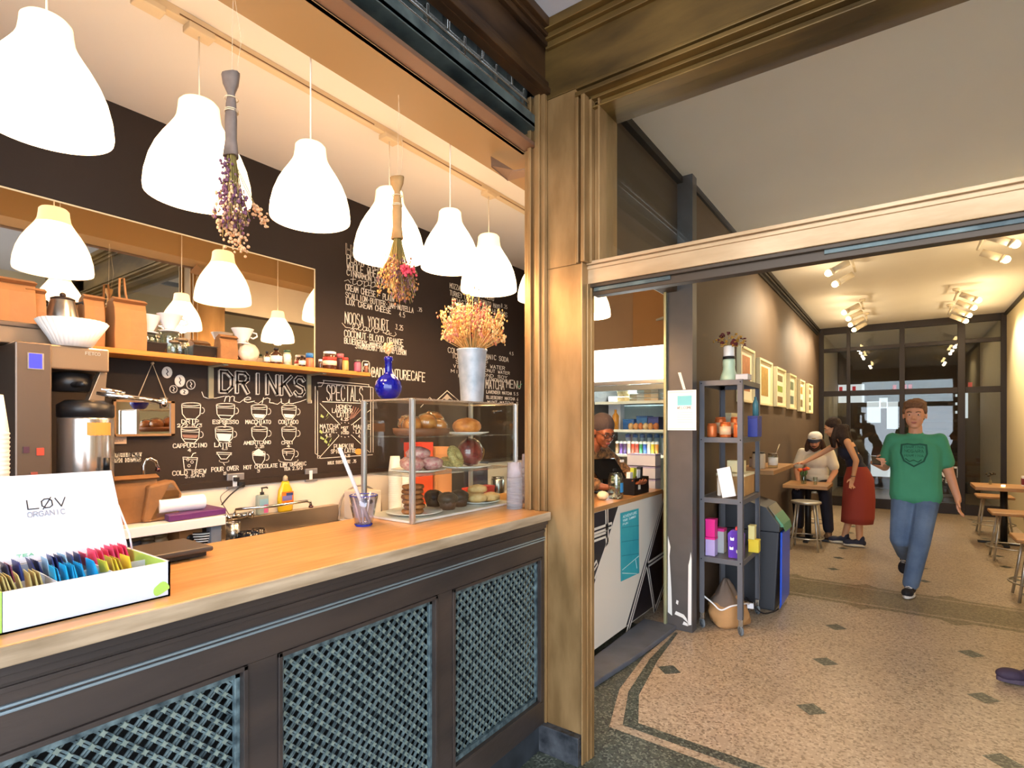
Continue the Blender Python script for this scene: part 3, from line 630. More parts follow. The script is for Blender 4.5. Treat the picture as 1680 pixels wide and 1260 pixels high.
for k, (x, y) in enumerate(muf):
    t = thing('chocolate_muffin', ('dark chocolate muffin at the front left of the case bottom', 'dark chocolate muffin next to the pale scones', 'dark chocolate muffin behind the other two')[k], 'muffin', (x, y, CZ0+.012), group='chocolate muffins')
    m = M(); m.lathe([(.0005, 0), (.032, 0), (.045, .045), (.0005, .045)], n=24, fl=.05, nf=12); m.build('paper_case', mat('brown_muffin_paper', '4a3026', .6), t)
    m = M(); lump(m, (0, 0, .05), .05, sz=.62, seed=k, am=.05); m.build('crown', choc, t)
for k, (x, y, z) in enumerate(((-1.74, 2.12, .03), (-1.72, 2.20, .028), (-1.81, 2.16, .03), (-1.77, 2.16, .068))):
    m = M(); lump(m, (0, 0, 0), .05, 1, 1.15, .48, seed=10+k, am=.07)
    m.build('scone', scone, None, label=('pale crumbly scone at the left of the bottom right plate', 'pale crumbly scone at the front right of the plate', 'pale scone at the back of the plate', 'golden scone lying on top of the others')[k], cat='scone', group='pale scones', loc=(x, y, CZ0+.012+z))
for k, (x, y, z) in enumerate(((-1.76, 1.70, .04), (-1.75, 1.80, .04), (-1.84, 1.76, .04), (-1.79, 1.755, .085))):
    m = M(); lump(m, (0, 0, 0), .052, 1, 1.1, .6, seed=20+k, am=.1)
    m.build('sugared_pastry', sug, None, label='glazed pink-white pastry heaped on the middle shelf plate', cat='pastry', group='glazed pastries', loc=(x, y, 1.335+z))
for k, (x, y, ry, rz) in enumerate(((-1.74, 1.955, 1.15, .3), (-1.80, 1.99, .2, 0))):
    m = M(); m.torus((0, 0, 0), .036, .022, 28, 12, .85); m.build('seeded_bagel', bagm, None, label=('seeded green-yellow bagel standing upright beside the red loaf', 'seeded bagel lying behind the upright one')[k], cat='bagel', loc=(x, y, 1.335+(.062 if k == 0 else .032)), rot=(0, ry, rz))
t = thing('red_loaf', 'deep red wrapped loaf on the middle shelf', 'loaf', (-1.76, 2.09, 1.3475))
m = M(); lump(m, (0, 0, .062), .075, .8, .95, .88, seed=31, am=.06); m.build('crust', redm, t)
m = M(); lump(m, (0, 0, .066), .08, .8, .98, .9, seed=33, am=.09); m.v = [(x, y, max(z, .001)) for x, y, z in m.v]; m.build('film_wrap', film, t)
for k, (x, y, z, s) in enumerate(((-1.77, 1.70, .045, .045), (-1.75, 1.77, .055, .05), (-1.79, 1.85, .06, .055), (-1.84, 1.74, .05, .045), (-1.73, 1.83, .04, .04))):
    t = thing('wrapped_bun', ('golden wrapped bun at the left of the brown tray', 'golden wrapped bun at the front middle of the brown tray', 'tall golden wrapped bun at the right of the brown tray', 'golden wrapped bun at the back of the brown tray', 'small golden wrapped bun at the front right of the brown tray')[k], 'bun', (x, y, 1.502+z), group='wrapped buns on the tray')
    m = M(); lump(m, (0, 0, 0), s, sz=.82, seed=40+k, am=.04); m.build('crust', bun_m, t)
    m = M(); lump(m, (0, 0, .003), s*1.07, sz=.84, seed=50+k, am=.1); m.build('film_wrap', film, t)
m = M(); lump(m, (0, 0, .035), .07, 1, 1.1, .6, seed=61, am=.03); m.build('golden_bun', bun_m, None, label='single golden bun on the top shelf plate of the case', cat='bun', loc=(-1.75, 2.05, 1.507))
# ---- on top of the case
t = thing('round_bottle', 'cobalt blue round bottle with a dried flower on top of the pastry case', 'bottle', (-1.84, 1.625, 1.661))
cob = mat('cobalt_glass', '1218a0', .05, trans=.55, ior=1.45, spec=.8)
m = M(); m.shell([(.026, 0), (.045, .014), (.0575, .038), (.0595, .055), (.055, .078), (.04, .098), (.019, .112), (.0165, .122), (.0155, .17), (.019, .173), (.019, .186), (.016, .19)], .003, n=32); m.build('glass_body', cob, t)
m = M()
for k in range(26):
    a = random.uniform(0, 6.28); h = random.uniform(.0, .045); m.ball((cos(a)*random.uniform(0, .022), sin(a)*random.uniform(0, .022), .205+h), random.uniform(.004, .008), 6)
m.tube([(0, 0, .05), (0, 0, .21)], .0015, 5)
m.build('dried_flower', mat('dried_peach', 'd9ac78', .8), t)
VP = Vector((-1.75, 2.09, 1.661))
t = thing('metal_vase', 'tall galvanised metal vase of dried grasses on top of the pastry case', 'vase', VP)
galv = mat('galvanised_metal', 'b9c3cc', .42, .45, col2='93a1ad', vscale=14)
m = M(); m.shell([(.054, 0), (.056, .004), (.073, .255), (.077, .26), (.077, .266)], .003, n=36); m.build('vessel', galv, t)
rnd = random.Random(5)
dry = [mat('dried_straw', 'b98a4c', .85), mat('dried_pink', 'b3705a', .85), mat('dried_rose', 'a84f46', .85), mat('dried_cream', 'cdb07a', .85), mat('dried_olive', '84713c', .85)]
st = M(); hd = M()
for k in range(150):
    a = rnd.uniform(0, 6.28); sp = rnd.uniform(0, 1)**.6; r0 = rnd.uniform(0, .05); top = rnd.uniform(.10, .25)-(sp*.07)
    if rnd.random() < .12: top += .07
    p0 = Vector((cos(a)*r0, sin(a)*r0, .02)); p1 = Vector((cos(a)*.055*sp, sin(a)*.055*sp, .265)); p2 = Vector((cos(a)*.16*sp, sin(a)*.16*sp, .27+top*.6)); p3 = Vector((cos(a)*.185*sp+rnd.uniform(-.01, .01), sin(a)*.185*sp+rnd.uniform(-.01, .01), .27+top))
    st.m = rnd.choice((0, 0, 4, 3)); st.tube([p0, p1, p2, p3], .0011, 4, cap=False)
    hd.m = rnd.choice((0, 0, 1, 1, 3)) if sp > .45 else rnd.choice((0, 2, 3, 1)); n = rnd.randint(6, 11)
    for j in range(n):
        f = rnd.uniform(.2, 1); c = p2.lerp(p3, f)+Vector((rnd.gauss(0, .011), rnd.gauss(0, .011), rnd.gauss(0, .008)))
        hd.ball(c, rnd.uniform(.0025, .006), 5, 1, 1, 1.5)
for (dx, dy, h, c) in ((.02, -.115, .33, 3), (.02, -.06, .325, 0), (0, .11, .28, 0), (.01, .02, .30, 3), (.02, -.04, .31, 3)):
    hd.m = c; st.m = 0; st.tube([(0, 0, .1), (dx*.5, dy*.5, .3), (dx, dy, .27+h-.17)], .0015, 5)
    for j in range(40):
        f = rnd.random(); hd.ball((dx+rnd.gauss(0, .008), dy+rnd.gauss(0, .009), .27+h-.2+f*.07), rnd.uniform(.003, .007), 5)
st.build('stems', dry, t); tag(hd.build('flower_heads', dry, t), kind='stuff')
# ---- clear cups
cupc = mat('clear_cup_plastic', 'eeeaf0', .12, trans=.75, alpha=.8, ior=1.2)
for k, (x, y, h) in enumerate(((-1.545, 2.17, 11), (-1.60, 2.375, 13))):
    t = thing('clear_cup_stack', ('shorter stack of clear plastic cups right of the pastry case', 'taller stack of clear plastic cups against the bronze post')[k], 'cup stack', (x, y, 1.14))
    for j in range(h):
        m = M(); m.shell([(.038, 0), (.0345, .07)], .0012, n=20) if j == h-1 else m.lathe([(.040, 0), (.040, .003), (.0385, .004), (.0375, .0155)], n=20)
        m.T = Matrix(); q = m.build('cup', cupc, t); q.location = (0, 0, .0155*j)
paper = mat('paper_cup_white', 'f4efe8', .5)
def cup_stack(x, y, z, n, r, lab, step=.011, ch=.09):
    t = thing('paper_cup_stack', lab, 'cup stack', (x, y, z))
    pr = []
    for j in range(n): pr += [(r, step*j), (r+.0015, step*j+.003), (r-.0008, step*j+.006)]
    m = M(); m.lathe([(.0005, 0)]+pr+[(r-.001, step*n), (r*.72, step*n+ch), (.0005, step*n+ch)], n=28); m.build('cups', paper, t)
    return t
cup_stack(-1.86, .335, 1.14, 36, .042, 'tall stack of white paper cups at the far left edge of the bar')
# ================= HANGING BOUQUETS =================
def bouquet(loc, lab, wrapm, L, heads, spread, seed, pink=False, wrapL=.26):
    t = thing('hanging_bouquet', lab, 'dried bouquet', loc); rnd = random.Random(seed)
    m = M(); pts = [(.002, 0), (.03, -.002), (.026, -.03), (.012, -.06), (.017, -.09), (.02, -.14), (.019, -wrapL*.8), (.026, -wrapL), (.012, -wrapL+.004)]
    m.lathe(pts, n=14, fl=.12, nf=3, sy=.8); m.build('paper_wrap', wrapm, t)
    m = M(); 
    for z in (-.075, -.11, -.115): m.torus((0, 0, z), .019, .0015, 18, 5)
    m.tube([(0, 0, 0), (0.003, 0.004, 2.88-loc[2])], .0008, 4); m.tube([(0, .012, -.01), (0, .03, .12), (0, .004, 2.88-loc[2])], .0006, 4); m.build('string', mat('twine', 'd9c3a0', .8), t)
    s = M(); h = M()
    for k in range(heads):
        a = rnd.uniform(0, 6.28); sp = rnd.random()**.6; ln = rnd.uniform(.55, 1)*L
        p1 = Vector((cos(a)*.01, sin(a)*.01, -wrapL+.01)); p2 = Vector((cos(a)*spread*.5*sp, sin(a)*spread*.5*sp, -wrapL-ln*.5)); p3 = Vector((cos(a)*spread*sp, sin(a)*spread*sp, -wrapL-ln))
        s.tube([p1, p2, p3], .0011, 4, cap=False); h.m = rnd.choice((0, 0, 1, 2))
        for j in range(rnd.randint(5, 12)):
            f = rnd.uniform(.1, 1); c = p2.lerp(p3, f)+Vector((rnd.gauss(0, .006), rnd.gauss(0, .006), rnd.gauss(0, .006))); h.ball(c, rnd.uniform(.002, .0055), 5, 1, 1, 1.3)
    s.build('stems', dry[4], t); return t, h, rnd
kraftd = mat('brown_kraft_wrap', 'a8804f', .8, var=.2, vscale=20)
b1 = at(380, 122, X=-1.65); t, h, rnd = bouquet((b1.x, b1.y, b1.z), 'dried bouquet in grey wrap with purple heads hanging before the second lamp', mat('grey_wrap', '7b6a60', .8, var=.3, vscale=20), .24, 46, .05, 3, wrapL=.25)
for (dx, dy, dz) in ((.0, .10, -.42), (.01, .075, -.39), (0, .03, -.52), (0, .02, -.49), (0, -.03, -.46), (0, 0, -.47)):
    h.m = 2
    for j in range(22): h.ball((dx+rnd.gauss(0, .010), dy+rnd.gauss(0, .012), dz+rnd.gauss(0, .010)), rnd.uniform(.003, .006), 5)
h.m = 0
for k in range(150): z_ = rnd.uniform(-.42, -.26); h.ball((rnd.gauss(0, .008), -.012+rnd.gauss(0, .008)+(z_+.26)*.05, z_), rnd.uniform(.003, .0055), 5)
tag(h.build('flower_heads', [mat('dried_purple', '6b4356', .85), mat('dried_mauve', '9c7468', .85), mat('dried_tan', 'c49c74', .85)], t), kind='stuff')
s = M()
for (dx, dy, dz) in ((.0, .10, -.42), (.01, .075, -.39), (0, .03, -.52)): s.tube([(0, 0, -.25), (dx*.5, dy*.5, -.33), (dx, dy, dz)], .0012, 4)
s.build('stems', dry[4], t)
b2 = at(652, 291, X=-1.65); t, h, rnd = bouquet((b2.x, b2.y, b2.z), 'dried bouquet in tan wrap with a pink flower hanging in the middle of the window', kraftd, .25, 90, .085, 4, wrapL=.25)
tag(h.build('flower_heads', [mat('dried_amber', 'b98048', .85), mat('dried_brown', '8d5a3c', .85), mat('dried_plum', '6e4a4c', .85)], t), kind='stuff')
m = M()
for k in range(60):
    a = rnd.uniform(0, 6.28); b_ = rnd.uniform(-1, 1); m.ball((.055+rnd.gauss(0, .008), .0+rnd.gauss(0, .017), -.385+rnd.gauss(0, .012)), rnd.uniform(.004, .008), 5)
m.build('pink_flower', mat('pink_petals', 'd8404f', .7), t)
# bracket plate near the window corner
t = thing('air_deflector', 'brown metal angled plate hanging below the bulkhead near the bronze post', 'metal plate', (-1.62, 2.03, 2.86))
m = M(); m.T = Matrix.Translation((1.62, -2.03, -2.86)); q = [at(805, 258, Z=2.872), at(806, 274, Z=2.80), at(833, 297, Z=2.79), at(843, 281, Z=2.80)]; m.prism(q, (0, 0, .006)); q = [at(833, 297, Z=2.79), at(883, 285, Z=2.80), at(883, 274, Z=2.80), at(843, 281, Z=2.80)]; m.prism(q, (0, 0, .006)); m.build('plate', mat('taupe_metal', '8a6c54', .5, .3), t)
# ================= CHALK WRITING ON THE BLACK WALL =================
XW = -3.198
chalk = mat('chalk_white', 'e6dfd2', .9); chalkd = mat('chalk_dull', 'b3a898', .9); chalkg = mat('chalk_green', '9fb06a', .9); chalko = mat('chalk_orange', 'e0923c', .9); chalkb = mat('chalk_brown', '8d6a5c', .9); blk = black_wall; green2 = mat('chalk_mint', '5fc08a', .9)
CH = [chalk, chalkd, chalkg, chalko, chalkb, blk, green2]
def wp(u, v): p = at(u, v, X=XW); return (p.y, p.z)
class Chalk(M):
    def __init__(s): super().__init__(); s.T = wall_frame(XW)
    def text(s, t, u0, u1, vb, vt, w=None, wild=.03):
        y0, z0 = wp(u0, vb); y1, _ = wp(u1, vb); _, zt = wp(u0, vt); write(s, t, y0, z0, y1, zt-z0, w, wild)
    def line(s, pts, w=.004, z=0):
        o = s.T
        if z: s.T = s.T @ Matrix.Translation((0, 0, z))
        strokes(s, [[wp(u, v) for u, v in pts]], w); s.T = o
    def fill(s, pts):
        q = [wp(u, v) for u, v in pts]; a = sum(q[i][0]*q[(i+1) % len(q)][1]-q[(i+1) % len(q)][0]*q[i][1] for i in range(len(q)))
        if a < 0: q = q[::-1]
        s.prism([(x, y, 0) for x, y in q], (0, 0, .0012))
def chalk_thing(name, label, u, v, cat='chalk lettering'):
    p = at(u, v, X=XW); return thing(name, label, cat, p)
def cbuild(c, name, t):
    o = c.build(name, CH); o.parent = t; o.matrix_parent_inverse = Matrix.Translation(-t.location); return o
t = chalk_thing('drinks_menu', 'white chalk drinks menu with twelve cup drawings on the black wall', 385, 700, 'menu')
c = Chalk()
# DRINKS as hollow capitals with a drop shadow
(y0, z0), (y1, _), (_, zt) = wp(362, 642), wp(500, 642), wp(362, 609)
H = zt-z0; n = 6; adv = (y1-y0)/5.75; cw = adv*.7
for i, ch in enumerate('DRINKS'):
    for st in _G[ch].split(';'):
        P = [(y0+adv*i+cw*float(p.split(',')[0])/4, z0+H*float(p.split(',')[1])/6) for p in st.split()]
        c.m = 1; c.T = wall_frame(XW); strokes(c, [[(a-.005, b-.004) for a, b in P]], .021)
        c.m = 0; c.T = wall_frame(XW+.0012); strokes(c, [P], .021)
        c.m = 5; c.T = wall_frame(XW+.0024); strokes(c, [P], .012)
c.T = wall_frame(XW); cbuild(c, 'title_lettering', t)
c = Chalk()
for i, ch in enumerate('menu'):
    u0 = 368+i*31
    for st in _G[ch].split(';'):
        P = [(u0+4.6*float(p.split(',')[0]), 659+i*1.4-2.3*float(p.split(',')[1])) for p in st.split()]
        c.line(P, .0042)
    if i < 3: c.line([(u0+18.5, 659+i*1.4), (u0+25, 660.5+i*1.4), (u0+31, 656+i*1.4)], .0025)
c.line([(331, 643), (334, 651), (342, 654), (354, 653), (368, 650)], .0035); c.line([(480, 662), (492, 659), (505, 654), (511, 657), (511, 661), (505, 661)], .0035)
cbuild(c, 'script_lettering', t)
def cup(uc, vt, vb, w, kind):
    c = Chalk(); h = vb-vt; hw = w/2
    def ell(u, v, a, b, w_=.0045, t0=0, t1=2*pi, n=18): c.line([(u+a*cos(t0+(t1-t0)*i/n), v+b*sin(t0+(t1-t0)*i/n)) for i in range(n+1)], w_)
    if kind == 'cold':
        c.line([(uc-hw, vt+4), (uc+hw, vt+5)]); c.line([(uc-hw, vt+4), (uc-hw*.8, vb), (uc+hw*.7, vb+1), (uc+hw, vt+5)]); c.line([(uc+2, vt+3), (uc+5, vt-2), (uc+9, vt-3)]); c.line([(uc-hw, vt+7), (uc+hw, vt+8)], .003)
        for (a, b) in ((-4, 8), (3, 12), (-2, 18)): ell(uc+a, vt+b, 2.2, 2.2, .003, n=8)
    elif kind == 'pour':
        c.line([(uc-hw, vt), (uc+hw, vt+1), (uc+4, vb-5), (uc-5, vb-5), (uc-hw, vt)]); c.line([(uc-hw, vt+3), (uc+hw, vt+4)], .003); ell(uc, vb-2, 8, 3, .0035, -.3, pi+.3); c.line([(uc-1, vb+2), (uc+1, vb+5)], .003)
    else:
        ell(uc, vt+2.4, hw, 2.6); c.line([(uc-hw, vt+3), (uc-hw+1, vb-8), (uc-hw*.55, vb), (uc+hw*.45, vb+.8), (uc+hw-1, vb-7), (uc+hw, vt+3.5)])
        ell(uc+hw+2, vt+h*.48, 4.2, 5, .004, -1.4, 1.7, 9); c.line([(uc-hw+1, vt+7), (uc+hw-1, vt+8)], .003)
        if kind == 'low': c.fill([(uc-hw+3, vb-8), (uc+hw-3, vb-7), (uc+hw*.45, vb-1), (uc-hw*.5, vb-2)])
        if kind == 'line': c.line([(uc-hw+3, vb-6), (uc+hw-4, vb-5)], .004)
        if kind == 'full': c.fill([(uc-hw+2, vt+11), (uc+hw-2, vt+12), (uc+hw*.6, vb-2), (uc-hw*.6, vb-3)])
        if kind == 'cap': c.m = 4; c.fill([(uc-hw+2, vt+12), (uc+hw-2, vt+13), (uc+hw-5, vb-7), (uc-hw+4, vb-8)]); c.m = 0; c.line([(uc-hw+5, vb-6), (uc+hw-5, vb-5)], .004)
        if kind == 'cream': c.fill([(uc-hw, vt+5), (uc-hw*.5, vt-1), (uc, vt-4), (uc+hw*.5, vt), (uc+hw, vt+6), (uc, vt+8)])
        if kind == 'tea': ell(uc, vb+1, hw+6, 4, .004, -.2, pi+.2); c.line([(uc-3, vt+5), (uc-3, vt+11)], .003)
    cbuild(c, 'cup_drawing', t)
CUPS = [(313.5,661,687,31,'e'),(370,662,687,30,'line'),(425,664,687,26,'low'),(474,665,687,24,'low'),(312,701,726,30,'cap'),(367.5,700,726,29,'full'),(425.5,700,723,26,'e'),(474,700,723,24,'e'),(312,746,770,24,'cold'),(367.5,742,758,25,'pour'),(424.5,740,761,21,'cream'),(473,736,754,20,'tea')]
for q in CUPS: cup(*q)
c = Chalk()
for (s, u0, u1, vb, vt) in (('DRIP',298,326,694.5,688.5),('2/2.5/3',291,331,700.5,695.5),('ESPRESSO',349,391,695,689),('3',366,371,701,696),('MACCHIATO',403,444,695,689),('3.5',418,429,700,696),('CORTADO',457,489,695,689),('3.5',468,479,700,696),
  ('CAPPUCCINO',284,339,735,728.5),('4',308,313,741,736),('LATTE',352,379,733,726.5),('4.5',364,373,738,734),('AMERICANO',400,444,729.5,724),('3.25',419,433,735,731),('CHAI',462,481,729,724),('4',471,475,734,730),
  ('COLD BREW',283,338,780,773),('3.5/4.5',304,335,784,780),('POUR OVER',347,391,774,767),('5',367,371,779,775),('HOT CHOCOLATE',400,455,770,764),('3',422,426,775,771),('LØV ORGANIC',460,502,766,760),('TEA 2.5/3',466,496,772,767)):
    c.text(s, u0, u1, vb, vt, .0042)
cbuild(c, 'item_lettering', t)
# coffee beans
t = chalk_thing('coffee_bean_drawing', 'chalk drawing of five coffee beans left of the drinks title', 292, 625, 'chalk drawing')
for (u, v, a, b, ang, f) in ((274,611,8,9,.3,1),(295,625,8,9.5,.2,1),(313,631,7,7.5,-.4,0),(284.5,638.5,6,6,.1,0),(302,643,6.5,4.5,.2,1)):
    c = Chalk(); P = [(u+a*cos(k*pi/8), v+b*sin(k*pi/8)) for k in range(16)]
    if f: c.m = 0; c.fill(P)
    c.m = 0; c.line(P+[P[0]], .004)
    c.m = 5 if f else 0; c.line([(u-1, v-b*.6), (u+1.5, v-1), (u-1, v+2), (u+1, v+b*.6)], .004, .0014); cbuild(c, 'bean', t)
# specials
t = chalk_thing('specials_menu', 'chalk specials panel with cut corners beside the drinks menu', 566, 690, 'menu')
c = Chalk()
c.line([(521,640),(521,630),(523,628),(521,628),(521,748),(525,748),(525,752),(611,746)],.004)
c.line([(517,634),(517,744),(521,746),(521,752)],.0035); c.line([(530,624),(605,631),(605,634),(612,636),(612,742)],.0035); c.line([(521,627.5),(531,628),(531,624)],.0035); c.line([(521,628),(608,635),(608,742)],.004)
c.line([(521,634),(527,634),(531,628)],.003); c.line([(529,659),(603,662)],.005)
c.line([(525,662),(558,697)],.0035); c.line([(608,672),(577,697)],.0035); c.line([(523,752),(556,715)],.0035); c.line([(577,714),(606,742)],.0035)
cbuild(c, 'border', t)
c = Chalk(); c.text('SPECIALS',536,595,656,631,.006); cbuild(c, 'title_lettering', t)
c = Chalk()
for (s,u0,u1,vb,vt) in (('HONEY',552,576,670,664),('LAVENDER',545,578,677,670),('LATTE',553,573,684,677.5),('4.25',559,571,690,685.5),('MATCHA',525,555,703,696),('LATTE',530,549,710,704),('4.5',534,543,717,712),('MAPLE',580,608,704,697),('LATTE',584,602,711,705),('4.75',588,599,718,713),('HOT',560,571,703,700),('OR',563,568,707,704),('ICED',559,572,712,708),('PUMPKIN',548,579,737,729),('SPICE LATTE',543,583,744,738),('4.25',566,574,750,746),('MILK SUBSTITUTE .75',538,584,762,757)):
    c.text(s,u0,u1,vb,vt,.004)
for k in range(16):
    a = k*pi/8; c.line([(565.5+15*cos(a), 705+12*sin(a)), (566.3+15*cos(a), 705.5+12*sin(a))], .004)
cbuild(c, 'item_lettering', t)
c = Chalk(); c.m = 2
for (u,v,du,dv) in ((530,686,-3,-5),(535,684,4,-6),(533,689,7,-5),(528,712,-3,-6),(531,722,-5,-5),(534,721,4,-5),(536,728,-3,-6),(540,726,4,-6),(538,732,2,-4)):
    c.fill([(u,v),(u+du*.2+2,v+dv*.5),(u+du,v+dv*1.3),(u+du*.8-2,v+dv*.5)])
cbuild(c,'leaf_drawing',t)
c = Chalk(); c.m = 4
for k in range(4): c.line([(574+k*2, 688-k), (580+k*4, 667+k*1.5)], .006)
cbuild(c,'stick_drawing',t)
c = Chalk(); c.m = 3; c.fill([(588+6*cos(k*pi/8), 741+5*sin(k*pi/8)) for k in range(16)]); cbuild(c,'pumpkin_drawing',t)
# bagel menu
t = chalk_thing('bagel_menu', 'tall chalk bagel and yogurt price list right of the mirror', 615, 480, 'menu')
c = Chalk()
c.m = 1; c.text('H&H BAGELS',568,662,417,400,.011,0); c.m = 5; c.T = wall_frame(XW+.0014); c.text('H&H BAGELS',568,662,417,400,.004,0); cbuild(c,'title_lettering',t)
c = Chalk()
for (s,u0,u1,vb,vt,w) in (('PLAIN*EVERYTHING',569,655,428.5,417,.005),('WHOLE WHEAT',569,627,442,430,.005),('CINNAMON RAISIN',569,642,451,442,.005),('CREAM CHEESE - PLAIN',567,646,476,466,.005),('SCALLION*BUTTER*JAM*NUTELLA',567,678,488,479,.005),('.75',684,692,510,504,.004),('LOX CREAM CHEESE',568,641,499,490,.005),('4.5',655,664,519,511,.004),
  ('NOOSA YOGURT',566,637,530,511,.005),('3.25',649,661,540,532,.004),('COCONUT*BLOOD ORANGE',565,661,552,541,.005),('BLUEBERRY*MANGO*TANGERINE',565,662,563,554,.005),('STRAWBERRY RHUBARB LEMON',583,666,571,562,.0045)):
    c.text(s,u0,u1,vb,vt,w)
c.line([(565,461),(571,459),(575,464)],.003)
def script(c,s,u0,v0,du,sl,sx,sy,w):
    for i,ch in enumerate(s):
        for st in _G[ch].split(';'): c.line([(u0+i*du+sx*float(p.split(',')[0]), v0+i*sl-sy*float(p.split(',')[1])) for p in st.split()], w)
script(c,'toppings',574,467,11,1.5,2.8,2.2,.0035); script(c,'flavors',575,541,9.5,1.3,2.5,1.8,.0035)
c.line([(561,530),(567,537),(575,538)],.003); c.line([(638,549),(646,552),(650,549),(648,545)],.003)
cbuild(c,'item_lettering',t)
t = chalk_thing('handle_lettering', 'chalk social media handle with a small camera icon right of the shelf', 650, 610)
c = Chalk(); c.text('@ADVENTURECAFE',609,697,618,602,.0075); cbuild(c,'lettering',t)
c = Chalk(); c.line([(596,592),(604,593),(606,596),(606,613),(603,616),(596,614),(594,611),(594,595),(596,592)],.005); c.line([(600+4*cos(k*pi/6),604+4*sin(k*pi/6)) for k in range(13)],.004); c.line([(603,597),(604,597)],.005); cbuild(c,'camera_icon',t)
t = chalk_thing('mountain_drawing', 'chalk mountain peaks drawn behind the top of the pastry case', 730, 650, 'chalk drawing')
c = Chalk(); c.line([(700,658),(705,652),(711,658)],.005); c.line([(716,657),(733.5,641),(751,656)],.006); c.m = 1; c.fill([(724,656),(733.5,646),(743,656),(737,654),(733,657),(729,654)]); c.m = 0; c.line([(690,668),(705,652)],.004); c.line([(745,651),(757,661)],.004); cbuild(c,'peaks',t)
t = chalk_thing('sandwich_menu', 'chalk sandwich price list partly behind the dried grasses', 785, 500, 'menu')
c = Chalk()
for (s,u0,u1,vb,vt,w) in (('SANDWICHES',735,800,444,434,.006),('MOZZARELLA TOMATO PESTO',738,810,472,464,.005),('TURKEY CHEDDAR TOMATO MAYO',738,820,484,476,.005),('ROAST VEGGIES HUMMUS',742,832,496,488,.005),('AVOCADO TOAST EGG',738,812,508,500,.005),('8.25',822,832,504,498,.004),('HAM SWISS MUSTARD',738,806,520,512,.005),
  ('COLD BREW ORGANIC SODA',735,834,578,570,.0055),('4.5',836,842,582,577,.004),('ICED TEA JUICES',742,800,587,580,.005),('SPARKLING WATER',748,828,596,590,.0042),('VITAMIN COCONUT WATER',744,836,603,598,.0038),('MILK ALMOND SOY',740,832,611,606,.0038),('KOMBUCHA LEMONADE',752,832,619,614,.0038)):
    c.text(s,u0,u1,vb,vt,w)
cbuild(c,'item_lettering',t)
t = chalk_thing('matcha_menu', 'chalk matcha menu at the right end of the black wall', 825, 640, 'menu')
c = Chalk(); c.text('MATCHA',797,827,637,623,.007); c.m = 0; c.text('MENU',831,854,636,623,.007); c.m = 6; c.line([(848,628),(850,636),(856,630)],.006); c.m = 0
for (s,u0,u1,vb,vt) in (('LAVENDER MATCHA 5.5',798,850,645,640),('BLUEBERRY MATCHA 6',798,850,654,649),('MINT MATCHA 5',800,850,662,657)): c.text(s,u0,u1,vb,vt,.0045)
cbuild(c,'lettering',t)
t = chalk_thing('wash_hands_lettering', 'chalk reminder to wash hands low on the wall by the small faucet', 205, 752)
c = Chalk(); c.text('EMPLOYEES MUST',177,232,750,745,.006); c.text('WASH HANDS',180,230,759,753,.006); cbuild(c,'lettering',t)
# ================= MIRROR, SHELF =================
mir = mat('mirror_silver', 'e9e4da', .015, 1.0)
t = thing('wall_mirror', 'long wide mirror on the black wall above the wooden shelf', 'mirror', (-3.2, 1.0, 2.25))
o = (-3.2, 1.0, 2.25)
m = loc_m(o); m.box(-3.199, -3.188, -1.1, 2.17, 1.93, 2.585); m.build('mirror_glass', mir, t)
m = loc_m(o); m.box(-3.199, -3.186, -1.1, 2.175, 2.585, 2.592); m.box(-3.199, -3.186, 2.17, 2.177, 1.93, 2.592); m.build('edge_trim', mat('cream_edge', 'dcc9a2', .5), t)
t = thing('wall_shelf', 'long pine shelf under the mirror on the black wall', 'shelf', (-3.1, 1.3, 1.885))
o = (-3.1, 1.3, 1.885)
m = loc_m(o); m.box(-3.197, -2.985, -.3, 2.475, 1.885, 1.91); m.build('board', shelf_wood, t, .002)
for u in (347.5, 508.5):
    p = at(u, 620, X=-3.18)
    m = loc_m(o); m.box(-3.197, -3.185, p.y-.014, p.y+.014, 1.70, 1.885); m.box(-3.197, -3.02, p.y-.014, p.y+.014, 1.876, 1.885); m.build('bracket', mat('putty_metal', '8e8870', .5, .2), t, .001)
SZ = 1.911; SX = -3.085
def sy(u, X=SX): return at(u, 697, X=X).y
def szz(u, v, X=SX): return at(u, v, X=X).z
kraft = mat('kraft_paper', 'a27042', .7, var=.12, vscale=9, bump=.15, bscale=25)
kraft2 = mat('kraft_paper_dark', '8a6038', .75, var=.2, vscale=12, bump=.3, bscale=40)
